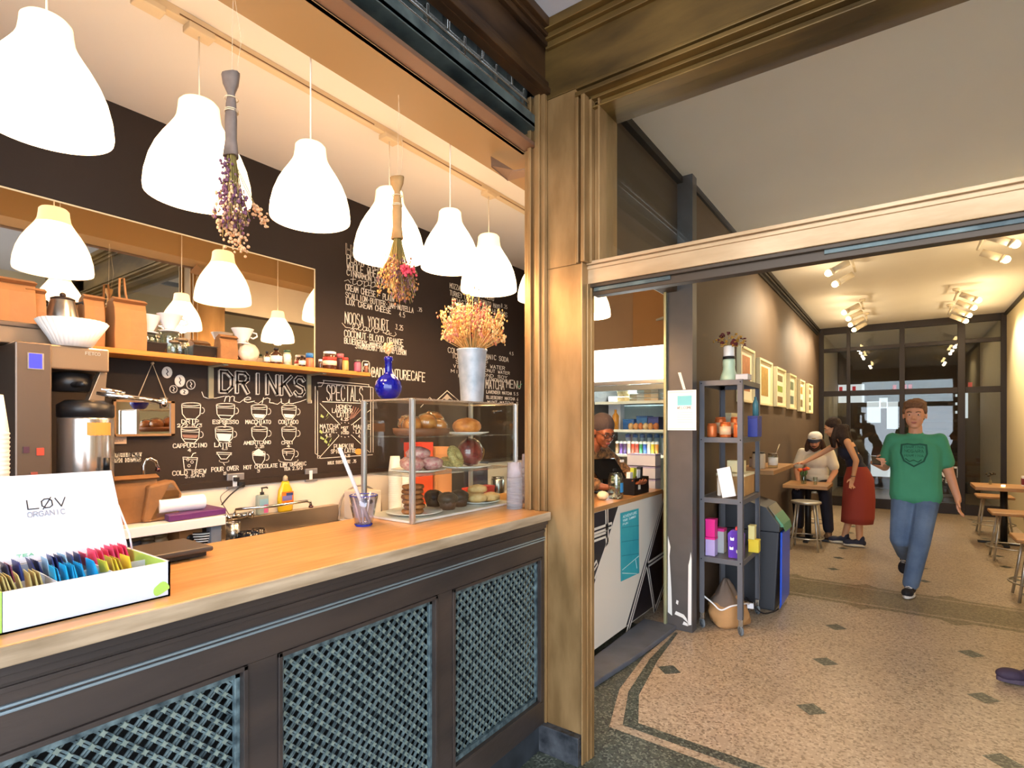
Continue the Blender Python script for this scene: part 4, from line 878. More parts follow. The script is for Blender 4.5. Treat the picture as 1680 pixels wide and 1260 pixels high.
def paper_bag(name, lab, x, y, z, w, d, h, fold=True, rz=0, mt=None, handle=False):
    t = thing(name, lab, 'paper bag', (x, y, z), rz); m = M(); mt = mt or kraft
    W, D = w/2, d/2; vs = []; rings = [(0, 1, 1), (h*.3, 1.02, 1.02), (h*.6, 1.0, 1.04), (h*.85, .99, .9), (h, 1.02, .62)]
    for z_, a, b in rings:
        for (sx_, sy_) in ((-1, -1), (0, -1.0), (1, -1), (1+(.0 if z_ == 0 else -.12), 0), (1, 1), (0, 1), (-1, 1), (-1+(.0 if z_ == 0 else .12), 0)):
            vs.append((sx_*D*b, sy_*W*a, z_))
    fs = [tuple(reversed(range(8)))]+[(i*8+j, i*8+(j+1) % 8, (i+1)*8+(j+1) % 8, (i+1)*8+j) for i in range(4) for j in range(8)]+[tuple(range(32, 40))]
    m.add(vs, fs, False); m.build('bag_body', mt, t, .004)
    m = M(); m.prism([(-D*.62, -W*1.02, h), (D*.5, -W*1.02, h+.02), (D*1.1, -W*1.0, h+.005), (D*.62, -W*1.02, h-.004)], (0, w*1.02, 0)); m.build('folded_top', mt, t, .002)
    if handle:
        m = M(); m.tube([(-.01, -W*.35, h), (-.01, -W*.4, h+.05), (-.012, -W*.36, h+.12), (-.012, -W*.1, h+.125), (-.01, 0, h+.05), (-.01, .01, h)], .005, 8); m.build('handle', mt, t)
    return t
paper_bag('paper_bag', 'large kraft paper bag at the left end of the shelf', SX, sy(10), SZ, .17, .13, .24)
paper_bag('paper_bag', 'kraft paper bag left of the gooseneck kettle', SX, sy(54), SZ, .07, .10, .215)
paper_bag('paper_bag', 'kraft paper bag just right of the kettle', SX-.01, sy(151), SZ, .08, .10, .225)
paper_bag('paper_bag', 'tall kraft paper bag with a twisted handle on the shelf', SX+.01, sy(206), SZ, .135, .12, .23, handle=True)
# gooseneck kettle
t = thing('gooseneck_kettle', 'stainless gooseneck kettle with black handle on the shelf', 'kettle', (-3.065, at(103, 697, X=-3.065).y, SZ))
m = M(); m.lathe([(.0005, 0), (.066, 0), (.069, .01), (.068, .06), (.062, .12), (.053, .165), (.045, .195), (.043, .2)], n=36); m.build('body', steel, t)
m = M(); m.lathe([(.0445, .2), (.045, .205), (.03, .212), (.0005, .214)], n=28); m.ball((0, 0, .222), .012, 12); m.build('lid', mat('dark_lid', '35261f', .4, .4), t)
m = M(); m.tube([(0, -.062, .03), (.0, -.10, .045), (0, -.115, .09), (0, -.11, .14), (0, -.125, .17), (0, -.145, .172)], [.009, .008, .007, .006, .0055, .005], 10); m.build('spout', steel, t)
m = M(); m.tube([(0, .045, .19), (0, .075, .205), (0, .10, .20), (0, .115, .17)], .0045, 8); m.tube([(0, .075, .203), (0, .105, .16), (0, .128, .115)], [.007, .008, .007], 10); m.build('handle', blackpl, t)
# drippers over glass servers
glassj = mat('jar_glass', 'ffffff', .02, trans=1, ior=1.3); glt = glass_mat('thin_jar_glass', 'eef4f0', 2.0, .02)
def dripper(y, z, lab, x=SX):
    t = thing('coffee_dripper', lab, 'dripper', (x, y, z))
    m = M(); m.shell([(.022, .008), (.028, .02), (.058, .085), (.06, .088)], .004, n=28); m.build('cone', mat('white_ceramic', 'd9d6d8', .25), t)
    m = M(); m.lathe([(.020, 0), (.045, 0), (.046, .005), (.026, .009), (.020, .009)], n=28); m.build('foot', mat('white_ceramic'), t)
    m = M(); m.tube([(0, .054, .075), (0, .082, .072), (0, .086, .055), (0, .062, .04), (0, .046, .045)], .005, 8); m.build('handle', mat('white_ceramic'), t)
    return t
def server(y, lab, x=SX, h=.10):
    t = thing('glass_server', lab, 'coffee server', (x, y, SZ))
    m = M(); m.shell([(.042, 0), (.046, .004), (.046, h*.7), (.040, h)], .002, n=24); m.build('vessel', glt, t)
    m = M(); m.tube([(0, .045, h*.85), (0, .075, h*.8), (0, .078, h*.4), (0, .046, h*.25)], .004, 8); m.build('handle', glt, t); return t
server(sy(240), 'left clear glass coffee server on the shelf'); dripper(sy(243), SZ+.101, 'white ceramic dripper on the left glass server')
server(sy(275), 'right clear glass coffee server on the shelf', -3.06, .115); dripper(sy(275), SZ+.117, 'white ceramic dripper on the right glass server', -3.06)
def bin_box(u0, u1, v, lab, X=-3.02):
    y0, y1 = at(u0, 697, X=X).y, at(u1, 697, X=X).y; z1 = at((u0+u1)/2, v, X=X).z
    t = thing('storage_bin', lab, 'bin', (X-.06, (y0+y1)/2, SZ)); m = M(); W = (y1-y0)/2; h = z1-SZ
    m.prism([(.045, -W+.004, 0), (.06, -W, h), (.055, -W, h), (.04, -W+.006, .004), (-.05, -W+.006, .004), (-.055, -W, h), (-.06, -W, h), (-.05, -W+.004, 0)], (0, W*2, 0))
    m.box(-.052, .05, -W, -W+.003, 0.001, h-.004); m.box(-.052, .05, W-.003, W, 0.001, h-.004); m.build('tub', mat('black_bin', '231d1b', .35), t, .001)
    m = M(); m.box(.056, .063, -W-.002, W+.002, h-.006, h); m.build('rim', mat('black_bin'), t, .001)
bin_box(235, 275, 561, 'left small black storage bin on the shelf'); bin_box(318, 356, 567, 'right small black storage bin on the shelf')
def jar(name, lab, y, h, r, body, lid, label_=None, x=-3.03, neck=False, liquid=None, lidh=.014, z=SZ, cat='jar'):
    t = thing(name, lab, cat, (x, y, z))
    if neck: pr = [(.0005, 0), (r*.95, 0), (r, .004), (r, h*.55), (r*.8, h*.66), (r*.35, h*.74), (r*.33, h-lidh), (.0005, h-lidh)]
    else: pr = [(.0005, 0), (r*.94, 0), (r, .004), (r, h-lidh-.012), (r*.86, h-lidh), (.0005, h-lidh)]
    m = M(); m.lathe(pr, n=20); m.build('vessel', body, t)
    rr = r*.42 if neck else r*.92
    m = M(); m.lathe([(.0005, h-lidh-.0005), (rr, h-lidh), (rr, h-.002), (rr*.9, h), (.0005, h)], n=20); m.build('lid', lid, t)
    if label_:
        a, b = (.12, .5) if neck else (.18, .72); m = M()
        m.lathe([(r+.0004, h*a), (r+.001, h*a), (r+.001, h*b), (r+.0004, h*b), (r+.0004, h*a)], n=20); m.build('paper_label', label_, t)
    return t
L_w = mat('label_white', 'e4dccb', .6); L_k = mat('label_kraft', 'cfae86', .6); amb = mat('amber_glass', '3d2413', .12, spec=.8); blk_cap = mat('black_cap', '1a1513', .4); redlid = mat('red_lid', 'c0392f', .35); bluelid = mat('blue_lid', '2d6ba8', .35); pinklid = mat('pink_lid', 'b75f66', .4); greenlid = mat('dark_green_lid', '2c4a33', .4); whitelid = mat('white_lid', 'ece9e4', .35)
def juv(u): return at(u, 697, X=-3.03).y
jar('lidded_jar', 'wide clear lidded jar of coffee left of the right storage bin', juv(296), .085, .038, glt, mat('tin_lid', '7b6a55', .4, .6))
jar('lidded_jar', 'clear empty jar between the glass servers and the right bin', juv(278)+.02, .07, .032, glt, mat('tin_lid'))
paper_bag('small_paper_bag', 'small crumpled kraft bag with folded top in the middle of the shelf', -3.04, juv(372), SZ, .095, .08, .115, mt=kraft2)
t = thing('plastic_bag', 'crumpled clear plastic bag of filters on the shelf under a white dripper', 'plastic bag', (-3.05, juv(411), SZ))
m = M(); lump(m, (0, 0, .052), .056, .75, 1.05, .93, seed=77, am=.13, n=18); m.build('film', mat('milky_film', 'e9dccb', .25, trans=.35, bump=.3, bscale=40), t)
m = M(); m.tube([(0, -.04, .10), (.01, -.02, .125), (0, .0, .105)], .006, 6); m.build('knot', mat('milky_film'), t)
t = dripper(juv(404), SZ+.10, 'white dripper standing on top of the plastic bag', -3.07)
jar('syrup_bottle', 'small dark bottle with white label first right of the plastic bag', juv(438), .072, .017, amb, blk_cap, L_w, neck=True, cat='bottle')
jar('syrup_bottle', 'amber flask-shaped bottle with a cream label and black cap', juv(453), .098, .034, amb, blk_cap, L_w, neck=True, cat='bottle')
jar('spice_jar', 'tall jar with dark green lid and white label', juv(471), .092, .021, mat('pale_herb', '9aa088', .4), greenlid, L_w)
jar('spice_jar', 'little pale jar behind the short dark bottle', juv(483), .066, .017, mat('pale_spice', 'b59a86', .4), whitelid, x=-3.09)
jar('syrup_bottle', 'short dark bottle with cream label in front of the jars', juv(491), .066, .020, amb, blk_cap, L_w, neck=True, x=-3.0, cat='bottle')
jar('sprinkle_jar', 'orange jar with a blue domed lid', juv(508), .090, .025, mat('orange_fill', 'b06a48', .3), bluelid, lidh=.03)
jar('spice_jar', 'tiny dark jar between the blue lid jar and the big spread jar', juv(521), .055, .013, amb, whitelid, x=-3.0)
jar('spread_jar', 'big brown spread jar with white lid and red-white label', juv(541), .115, .043, mat('hazel_spread', '4b2a1c', .15), whitelid, None, lidh=.016)
m = M(); m.T = Matrix.Translation((-3.03, juv(541), SZ)); m.lathe([(.0436, .025), (.0442, .025), (.0442, .055), (.0436, .055), (.0436, .025)], n=24); m.m = 1; m.lathe([(.0436, .0555), (.0443, .0555), (.0443, .078), (.0436, .078), (.0436, .0555)], n=24)
lb = m.build('paper_label', [mat('cream_label', 'e9d3b5', .5), mat('red_label', 'b5352b', .5)]); sj = [o_ for o_ in bpy.data.objects if o_.name.startswith('spread_jar')][0]; lb.parent = sj; lb.matrix_parent_inverse = Matrix.Translation(-sj.location)
jar('sprinkle_jar', 'yellow jar with a red lid right of the spread jar', juv(562), .085, .021, mat('yellow_fill', 'b79a55', .35), redlid, lidh=.018, x=-3.0)
jar('sprinkle_jar', 'thin purple jar behind the pink jar', juv(571), .08, .012, mat('purple_fill', '5d3550', .35), mat('olive_lid', '8a7c40', .4), x=-3.05)
jar('round_tin', 'dark tin with an oval pink lid at the back of the shelf end', juv(572), .125, .026, mat('dark_tin', '4a2f33', .4), pinklid, x=-3.12, lidh=.03)
jar('sprinkle_jar', 'pink labelled jar near the right end of the shelf', juv(581), .078, .023, mat('pink_fill', 'a8566c', .4), mat('steel_lid', '5b5f55', .3, .6), x=-2.995)
jar('sprinkle_jar', 'small brown and white jar at the right tip of the shelf', juv(596), .06, .013, mat('brown_fill', '7a4a35', .4), whitelid, x=-3.0)
# ================= BACK COUNTER =================
bc_m = mat('brushed_sink_steel', 'a89a88', .3, .85, var=.12, vscale=3)
t = thing('sink_unit', 'stainless double-basin sink with backsplash against the white lower wall', 'sink', (-2.9, 1.85, 0)); o = (-2.9, 1.85, 0)
m = loc_m(o); Y0, Y1 = 1.42, 2.32; bs = ((1.52, 1.84), (1.90, 2.24)); xa, xb = -3.09, -2.70; tz0, tz1 = .885, .90
m.box(-3.19, xa, Y0, Y1, tz0, tz1); m.box(xb, -2.62, Y0, Y1, tz0, tz1); m.box(xa, xb, Y0, 1.52, tz0, tz1); m.box(xa, xb, 1.84, 1.90, tz0, tz1); m.box(xa, xb, 2.24, Y1, tz0, tz1); m.box(-3.19, -3.13, Y0, Y1, .90, 1.005)
m.build('deck', bc_m, t, .002)
for y0, y1 in bs:
    m = loc_m(o); m.box(xa, xb, y0, y1, .66, .665); m.box(xa, xa+.004, y0, y1, .665, .885); m.box(xb-.004, xb, y0, y1, .665, .885); m.box(xa+.004, xb-.004, y0, y0+.004, .665, .885); m.box(xa+.004, xb-.004, y1-.004, y1, .665, .885); m.build('basin', bc_m, t)
for x in (-3.15, -2.66):
    for y in (1.46, 2.28): m = loc_m(o); m.tube([(x, y, 0), (x, y, .885)], .018, 10); m.build('leg', steel, t)
t = thing('sink_faucet', 'chrome wall faucet with long swung spout over the sink', 'faucet', (-3.12, 1.60, 1.02)); 
p = at(434, 852, X=-3.08); e = at(503, 822, X=-2.98); a0 = at(432, 834, X=-3.06)
m = M(); m.tube([(-.008, -.08, 0), (-.008, .10, 0)], .022, 12); m.build('mixer_body', chrome, t)
for s in (-.065, .085):
    m = M(); m.tube([(-.02, s, 0), (.035, s, .005)], .018, 12); m.tube([(.035, s, -.012), (.05, s, .03)], .009, 8); m.build('tap_handle', chrome, t)
m = M(); q = Vector((-3.12, 1.60, 1.02)); m.tube([(0, 0, .01), (.02, 0, .045), a0-q+Vector((.03, .02, .01)), e-q, e-q+Vector((.01, .02, -.008)), e-q+Vector((.012, .022, -.03))], .009, 10); m.build('spout', chrome, t)
m = M(); b = e-q+Vector((.012, .022, -.03)); m.tube([b, b+Vector((0, 0, -.012))], .014, 12); m.build('nozzle', mat('dark_chrome', '6a4a4a', .2, .9), t)
# soap bottles on the backsplash ledge
t = thing('dish_soap_bottle', 'yellow dish soap bottle with orange-blue label behind the sink', 'bottle', (-3.158, at(468, 697, X=-3.158).y, 1.006))
m = M(); m.lathe([(.0005, 0), (.046, 0), (.05, .01), (.052, .08), (.046, .135), (.03, .165), (.022, .19), (.0005, .19)], n=24, sy=1.0); m.v = [(x*.5, y, z) for x, y, z in m.v]; m.build('vessel', mat('yellow_soap', 'ecc62c', .15, trans=.2), t)
m = M(); m.lathe([(.0005, .19), (.016, .19), (.014, .215), (.007, .225), (.0005, .227)], n=16); m.build('cap', mat('amber_cap', 'b7a78c', .3), t)
m = M(); m.box(.0255, .0275, -.038, .04, .05, .125); m.m = 1; m.box(.0275, .0285, -.036, .03, .07, .10); m.m = 2; m.box(.0275, .0285, -.01, .036, .10, .118); m.build('front_label', [mat('orange_label', 'dd7426', .5), mat('violet_label', '6b6aa8', .5), mat('navy_label', '2d3d6e', .5)], t)
t = thing('soap_pump_bottle', 'clear hand soap bottle with a black pump behind the faucet', 'bottle', (-3.158, at(430, 697, X=-3.158).y, 1.006))
m = M(); m.box(-.02, .02, -.034, .034, 0, .12); m.build('vessel', mat('mint_soap', 'b7c9c4', .1, trans=.4), t, .008)
m = M(); m.lathe([(.0005, .12), (.012, .12), (.012, .135), (.004, .137), (.004, .155), (.0005, .155)], n=14); m.tube([(0, -.005, .16), (0, .03, .162), (0, .035, .155)], .005, 8); m.build('pump', blackpl, t)
m = M(); m.box(.0202, .021, -.026, .028, .03, .095); m.m = 1; m.box(.021, .0215, 0, .026, .01, .06); m.build('front_label', [mat('teal_label', '7aa5b8', .5), mat('pink_label', 'c05c94', .5)], t)
# outlets and leads
def outlet(u, v, lab, w=.07, h=.085):
    p = at(u, v, X=-3.19); t = thing('wall_outlet', lab, 'outlet', (-3.193, p.y, p.z)); m = M(); m.box(-.003, .012, -w, w, -h/2, h/2); m.build('box', mat('grey_metal_box', '8e8f94', .4, .5), t, .003)
    m = M(); m.box(.012, .015, -w*.4, w*.1, -h*.35, h*.35); m.build('face_plate', mat('white_plastic'), t, .001); return p, t
p1, t1 = outlet(386, 789, 'grey outlet box with black plugs at the lower edge of the drinks menu', .05, .09)
m = M(); m.box(.015, .045, -.02, .005, .0, .025); m.box(.015, .05, .012, .035, -.035, -.005); m.build('plug', blackpl, t1, .003)
outlet(510, 779, 'grey outlet box with pale switch right of the soap bottle', .045, .085)
cordk = mat('black_cord', '1d1c20', .5)
def cable(name, lab, pts, mt=cordk, r=.004, cat='cable'):
    m = M(); P = [Vector(p) for p in pts]
    Q = []
    for i in range(len(P)-1):
        a = P[max(i-1, 0)]; b = P[i]; c = P[i+1]; d = P[min(i+2, len(P)-1)]
        for k in range(6):
            s = k/6; Q.append(.5*((2*b)+(c-a)*s+(2*a-5*b+4*c-d)*s*s+(3*b-a-3*c+d)*s**3))
    Q.append(P[-1]); m.tube(Q, r, 8); return m.build(name, mt, None, label=lab, cat=cat)
cable('power_cable', 'black cable hanging from the grey outlet to the purple tray', [(-3.14, p1.y+.02, p1.z-.02), at(378, 812, X=-3.08), at(364, 828, X=-2.98)])
cable('power_cable', 'thin cable looping from the outlet down to the steel cup', [(-3.15, p1.y-.03, p1.z-.03), at(362, 815, X=-3.10), at(372, 838, X=-2.98), at(383, 855, X=-2.92)], mat('grey_cord', '6c625c', .5), .0025)
cable('rinse_hose', 'grey hose looping beside the blue tumbler', [at(556, 862, X=-3.12), at(560, 820, X=-3.13), at(578, 800, X=-3.13), at(602, 798, X=-3.13), at(622, 815, X=-3.13), at(626, 850, X=-3.12)], mat('grey_hose', '8f857d', .5), .007, 'hose')
t = thing('grinder', 'low cream appliance with a small dial right of the sink', 'appliance', (-3.0, 2.42, .905))
m = M(); m.box(-.1, .1, -.08, .08, .002, .2); m.build('housing', mat('cream_plastic', 'd6c8b9', .45), t, .01)
m = M(); m.tube([(.1, -.02, .13), (.115, -.02, .13)], .014, 12); m.build('dial', blackpl, t)
# white work table
t = thing('work_table', 'white topped work table with grey legs behind the bar', 'table', (-2.93, 1.0, 0)); o = (-2.93, 1.0, 0)
wt = mat('white_laminate', 'ece6e4', .35)
m = loc_m(o); m.box(-3.15, -2.75, .30, 1.37, 1.05, 1.095); m.build('top', wt, t, .003)
m = loc_m(o); m.box(-3.13, -2.78, .34, 1.33, .93, .945); m.build('lower_shelf', bc_m, t)
for x in (-3.12, -2.79):
    for y in (.35, 1.33): m = loc_m(o); m.box(x-.025, x+.025, y-.025, y+.025, 0, 1.05); m.build('leg', mat('blue_grey_metal', '7f8797', .4, .3), t, .002)
t = thing('paper_roll', 'thick white paper roll lying on the work table', 'roll', (-2.86, 1.1, 1.165)); a = at(258, 824, X=-2.86); b = at(333, 815, X=-2.86)
m = M(); m.tube([(0, a.y-1.1, 0), (0, b.y-1.1, 0)], .037, 28, cap=False); m.tube([(0, b.y-1.1, 0), (0, a.y-1.1, 0)], .014, 20, cap=False)
for yy in (a.y-1.1, b.y-1.1): m.v += []; 
ring = M()
for yy in (a.y-1.1, b.y-1.1):
    vs = [(r*cos(2*pi*j/28), yy, r*sin(2*pi*j/28)) for r in (.037, .014) for j in range(28)]; ring.add(vs, [(j, (j+1) % 28, 28+(j+1) % 28, 28+j) for j in range(28)], False)
m.build('paper', mat('roll_paper', 'f0edf0', .6), t); ring.build('roll_end', mat('roll_paper'), t)
m = M(); a2 = at(272, 838, X=-2.8); b2_ = at(363, 832, X=-2.8); m.prism([(-2.77, a2.y, 1.097), (-2.79, b2_.y+.02, 1.097), (-3.05, b2_.y+.03, 1.097), (-3.02, a2.y+.04, 1.097)], (0, 0, .03))
m.build('purple_folder', mat('purple_vinyl', '5d2f66', .35), None, .004, label='flat purple folder on the work table under the paper roll', cat='folder')
t = paper_bag('bakery_bag', 'kraft bakery bag with clear window standing on the work table', -2.93, at(212, 697, X=-2.93).y, 1.096, .20, .12, .20, mt=kraft2)
t = thing('window_bag', 'bakery bag with a shiny clear window leaning beside the kraft bag', 'paper bag', (-2.88, at(262, 697, X=-2.88).y, 1.096))
m = M(); m.prism([(-.05, -.085, .001), (-.05, .07, .001), (-.05, .085, .12), (-.05, .05, .19), (-.05, -.06, .17)], (.09, 0, 0)); m.build('bag_body', kraft2, t, .012)
m = M(); m.prism([(.0415, -.055, .01), (.0415, .055, .03), (.0415, .07, .13), (.0415, .03, .18)], (.003, 0, 0)); m.build('clear_window', film, t)
m = M(); m.T = Matrix.Translation((-2.86, at(283, 697, X=-2.86).y, 1.0965)); m.shell([(.02, 0), (.045, .008)], .002, n=20); m.build('small_dish', mat('tin_dish', 'b9b6b0', .25, .9), None, label='small shiny metal dish at the front of the work table', cat='dish')
t = thing('striped_bowl', 'black and white striped bowl on the shelf under the work table', 'bowl', (-2.86, at(334, 697, X=-2.86).y, .947))
m = M(); m.m = 0; pr = [(.03, 0), (.062, .02), (.078, .05), (.08, .075)]
m.shell(pr, .004, n=30); m.build('vessel', mat('black_glaze', '1c1a1b', .25), t)
m = M()
for k in range(5): z = .012+k*.013; r = .0005+(.03+(.032*min(z/.02, 1))+max(0, (z-.02))*.53); r = [.052, .0665, .0735, .0782, .0798][k]+.0008; m.lathe([(r-.001, z), (r+.0004, z), (r+.0004, z+.006), (r-.001, z+.006), (r-.001, z)], n=30)
m.build('stripes', mat('white_glaze', 'e6e2dc', .3), t)
t = thing('cardboard_box', 'open cardboard box on the shelf under the work table', 'box', (-2.9, at(300, 697, X=-2.9).y, .947))
m = M(); m.box(-.08, .08, -.05, .055, 0, .004); m.box(.076, .08, -.05, .055, .004, .09); m.box(-.08, -.076, -.05, .055, .004, .09); m.box(-.076, .076, -.05, -.046, .004, .09); m.box(-.076, .076, .051, .055, .004, .09); m.build('carton', kraft, t)
m = M(); m.tube([(.081, 0, .05), (.0815, 0, .05)], .018, 16); m.build('hand_hole', mat('black_cap'), t)
for k, (u, h, c, lab) in enumerate(((240, .08, '5b4a3a', 'dark brown canister on the lower shelf, left'), (262, .085, '8a6e4c', 'tan canister on the lower shelf, middle'), (218, .085, '3a3a44', 'charcoal canister on the lower shelf, leftmost'))):
    jar('canister', lab, at(u, 697, X=-2.87).y, h, .035, mat('canister_'+c, c, .45), mat('tin_lid'), x=-2.87, z=.947, cat='canister')
jar_z = .901
t = thing('steel_cup', 'tall stainless steel cup at the left end of the sink', 'cup', (-2.88, at(382, 697, X=-2.88).y, .901)); m = M(); m.shell([(.034, 0), (.036, .13)], .002, n=28); m.build('vessel', steel, t)
m = M(); m.torus((0, 0, .13), .036, .0018, 28, 6); m.build('rim', chrome, t)
for k, (u, x, c, lab) in enumerate(((402, -2.82, '131318', 'black mug nearest the steel cup'), (413, -2.76, '18202c', 'dark blue-black mug in front by the sink'), (423, -2.84, '2a2018', 'dark brown mug beside the left basin'))):
    y = at(u, 697, X=x).y
    if y < 1.44: y = 1.44+k*.01
    t = thing('coffee_mug', lab, 'mug', (x, y+.0, .901), .6+k, group='dark mugs by the sink'); m = M(); m.shell([(.028, 0), (.037, .012), (.038, .085)], .003, n=24); m.build('cup', mat('mug_'+c, c, .15), t); m = M(); m.tube([(.036, 0, .07), (.058, 0, .066), (.06, 0, .03), (.036, 0, .02)], .005, 8); m.build('handle', mat('mug_'+c), t)
# back worktop right of the sink, seen through the case
t = thing('back_worktop', 'plain back worktop with cups and tins seen through the pastry case', 'counter', (-2.9, 3.3, 0)); o = (-2.9, 3.3, 0)
m = loc_m(o); m.box(-3.19, -2.68, 2.33, 4.6, .86, .90); m.build('top', wt, t, .003)
m = loc_m(o); m.box(-3.17, -2.72, 2.36, 4.57, 0, .86); m.build('cabinet_body', mat('dark_cabinet', '3a322c', .5), t)
m = loc_m(o); m.box(-2.78, -2.70, 4.0, 4.2, .3, .5)
yy = at(648, 697, X=-2.9).y
cup_stack(-2.9, yy, .902, 26, .045, 'tall stack of white paper cups seen through the left of the pastry case', .013)
cup_stack(-2.9, at(664, 697, X=-2.9).y, .902, 19, .042, 'shorter stack of white paper cups behind the case', .013)
def boxthing(name, lab, cat, x0, x1, y0, y1, z0, z1, mt, lidm=None, bevel=.002):
    t = thing(name, lab, cat, ((x0+x1)/2, (y0+y1)/2, z0)); m = loc_m(((x0+x1)/2, (y0+y1)/2, z0)); h = z1-z0
    m.box(x0, x1, y0, y1, z0, z1-h*.12); m.build('body', mt, t, bevel); m = loc_m(((x0+x1)/2, (y0+y1)/2, z0)); m.box(x0-.002, x1+.002, y0-.002, y1+.002, z1-h*.12, z1); m.build('lid', lidm or mt, t, bevel); return t
boxthing('orange_carton', 'orange carton on the back worktop seen through the pastry case', 'box', -3.0, -2.85, 2.80, 2.95, .902, 1.42, mat('orange_card', 'd9552a', .5), mat('red_card', 'c73f2c', .5))
boxthing('tan_carton', 'tan carton on the back worktop seen through the pastry case', 'box', -3.0, -2.85, 2.98, 3.16, .902, 1.38, mat('tan_card', 'c98d5a', .6))
boxthing('espresso_grinder', 'dark boxy coffee grinder on the back worktop', 'appliance', -3.05, -2.8, 3.25, 3.55, .902, 1.25, mat('navy_box', '23242c', .4), mat('navy_box2', '191a20', .4))
boxthing('red_carton', 'low red carton in front of the dark coffee grinder', 'box', -2.78, -2.69, 3.2, 3.5, .902, 1.06, mat('red_card'))
jar('steel_pitcher', 'brushed steel pitcher on the back worktop', 3.75, .2, .06, steel, chrome, x=-2.85, z=.902, cat='pitcher')
# ================= COFFEE BREWER =================
brz = mat('brewer_steel', 'a68f78', .28, .75, var=.1, vscale=3)
t = thing('coffee_brewer', 'tall stainless commercial coffee brewer with a blue display', 'coffee machine', (-2.92, .72, 1.097)); o = (-2.92, .72, 1.097)
m = loc_m(o); m.box(-2.97, -2.72, .575, .868, 1.772, 1.868); m.build('head', brz, t, .006)
m = loc_m(o); m.box(-2.97, -2.71, .565, .675, 1.097, 1.868); m.build('column', mat('brewer_dark', '6b5c50', .35, .6), t, .006)
m = loc_m(o); m.box(-2.965, -2.83, .40, .80, 1.87, 1.95); m.m = 1; m.box(-2.97, -2.82, .39, .81, 1.935, 1.955); m.build('top_housing', [brz, mat('brewer_dark')], t, .004)
m = loc_m(o); m.box(-3.10, -2.72, .675, .90, 1.097, 1.24); m.build('base', mat('brewer_dark'), t, .006)
a = at(45, 578, X=-2.709); b = at(72, 607, X=-2.709)
m = loc_m(o); m.box(-2.71, -2.707, a.y, b.y, b.z, a.z); m.build('display_bezel', mat('bezel', '8c8478', .4), t, .001)
m = loc_m(o); m.box(-2.7068, -2.7062, a.y+.004, b.y-.006, b.z+.004, a.z-.003); m.build('display_screen', mat('blue_screen', '2222aa', .3, emit='3f3fe0', estr=1.4), t)
for (u, v, c, s) in ((43, 738, '4a2a3a', .018), (66, 741, 'd8432f', .022), (56, 780, '9a4a3a', .02)):
    a = at(u, v, X=-2.708); m = loc_m(o); m.cbox((-2.708, a.y, a.z), (.006, s, s*1.3)); m.build('side_label', mat('sticker_'+c, c, .5), t)
m = loc_m(o); m.prism([(-2.80, .80, 1.64), (-2.80, .86, 1.64), (-2.80, .87, 1.772), (-2.80, .845, 1.772)], (.05, 0, 0)); m.build('brew_spout', brz, t, .002)
m = loc_m(o); m.tube([(-2.84, .77, 1.69), (-2.84, .77, 1.765)], .075, 24); m.build('brew_basket', blackpl, t)
m = loc_m(o); m.tube([(-2.77, .76, 1.715), (-2.68, .77, 1.715)], .012, 10); m.build('basket_handle', blackpl, t)
m = loc_m(o); m.T = m.T @ wall_frame(-2.7185); y = at(140, 697, X=-2.72).y; write(m, 'FETCO', y, 1.838, y+.05, .012, .002, 0); m.build('badge_lettering', mat('badge', 'd9d4cc', .3, .6), t)
t = thing('coffee_server', 'stainless insulated coffee server with an orange label under the brewer', 'coffee server', (-2.80, .81, 1.243)); tx = mat('server_steel', 'c9c2bb', .22, .9)
m = M(); m.lathe([(.0005, .06), (.095, .06), (.097, .065), (.097, .33), (.094, .34), (.0005, .34)], n=40); m.build('body', tx, t)
m = M(); m.lathe([(.0005, .34), (.098, .34), (.098, .39), (.07, .41), (.0005, .412)], n=36); m.build('lid', blackpl, t)
m = M(); m.lathe([(.0005, 0), (.098, 0), (.098, .06), (.0005, .06)], n=36); m.build('foot_ring', blackpl, t)
m = M()
for j in range(6):
    w0, w1 = .15+.16*j, .15+.16*(j+1); r = .0985; m.quad((r*cos(w0-.4), r*sin(w0-.4), .265), (r*cos(w1-.4), r*sin(w1-.4), .262), (r*cos(w1-.4), r*sin(w1-.4), .315), (r*cos(w0-.4), r*sin(w0-.4), .318))
m.build('orange_tag', mat('orange_tag', 'e08a3c', .55), t)
m = M(); m.box(.095, .13, .02, .05, .06, .12); m.tube([(.12, .035, .12), (.12, .035, .17)], .012, 10); m.build('dispensing_tap', blackpl, t)
t = thing('filter_stack', 'fluted white paper coffee filters stacked on the brewer', 'coffee filters', (-2.78, at(122, 697, X=-2.78).y, 1.957))
t.location.z = 1.869; t.location.x = -2.76; t.location.y = at(122, 697, X=-2.76).y-.005
m = M(); m.shell([(.062, 0), (.08, .035), (.118, .10)], .006, n=96, fl=.03, nf=32); m.build('filters', mat('filter_paper', 'e9e2dc', .8), t)
m = M(); m.shell([(.06, .006), (.078, .04), (.112, .106)], .006, n=96, fl=.03, nf=30); m.build('inner_filters', mat('filter_paper'), t)
# pot filler rod
t = thing('swing_arm', 'polished metal arm reaching right from the brewer over the small mirror', 'pipe', (-2.74, .9, 1.7)); a = at(157, 645, X=-2.76); b = at(270, 660, X=-2.74); q = Vector((-2.74, .9, 1.7))
m = M(); m.tube([a-q, b-q], .013, 14); m.build('arm', chrome, t)
m = M(); m.tube([a-q+Vector((0, 0, .02)), (a-q)*.6+(b-q)*.4+Vector((0, 0, .018))], .009, 12); m.build('upper_pipe', chrome, t)
m = M(); m.tube([b-q+Vector((0, -.004, .02)), b-q+Vector((0, -.004, -.028))], .017, 14); m.build('end_valve', chrome, t)
m = M(); m.tube([a-q, Vector((-2.8, .86, 1.70))-q], .011, 10); m.build('elbow', chrome, t)
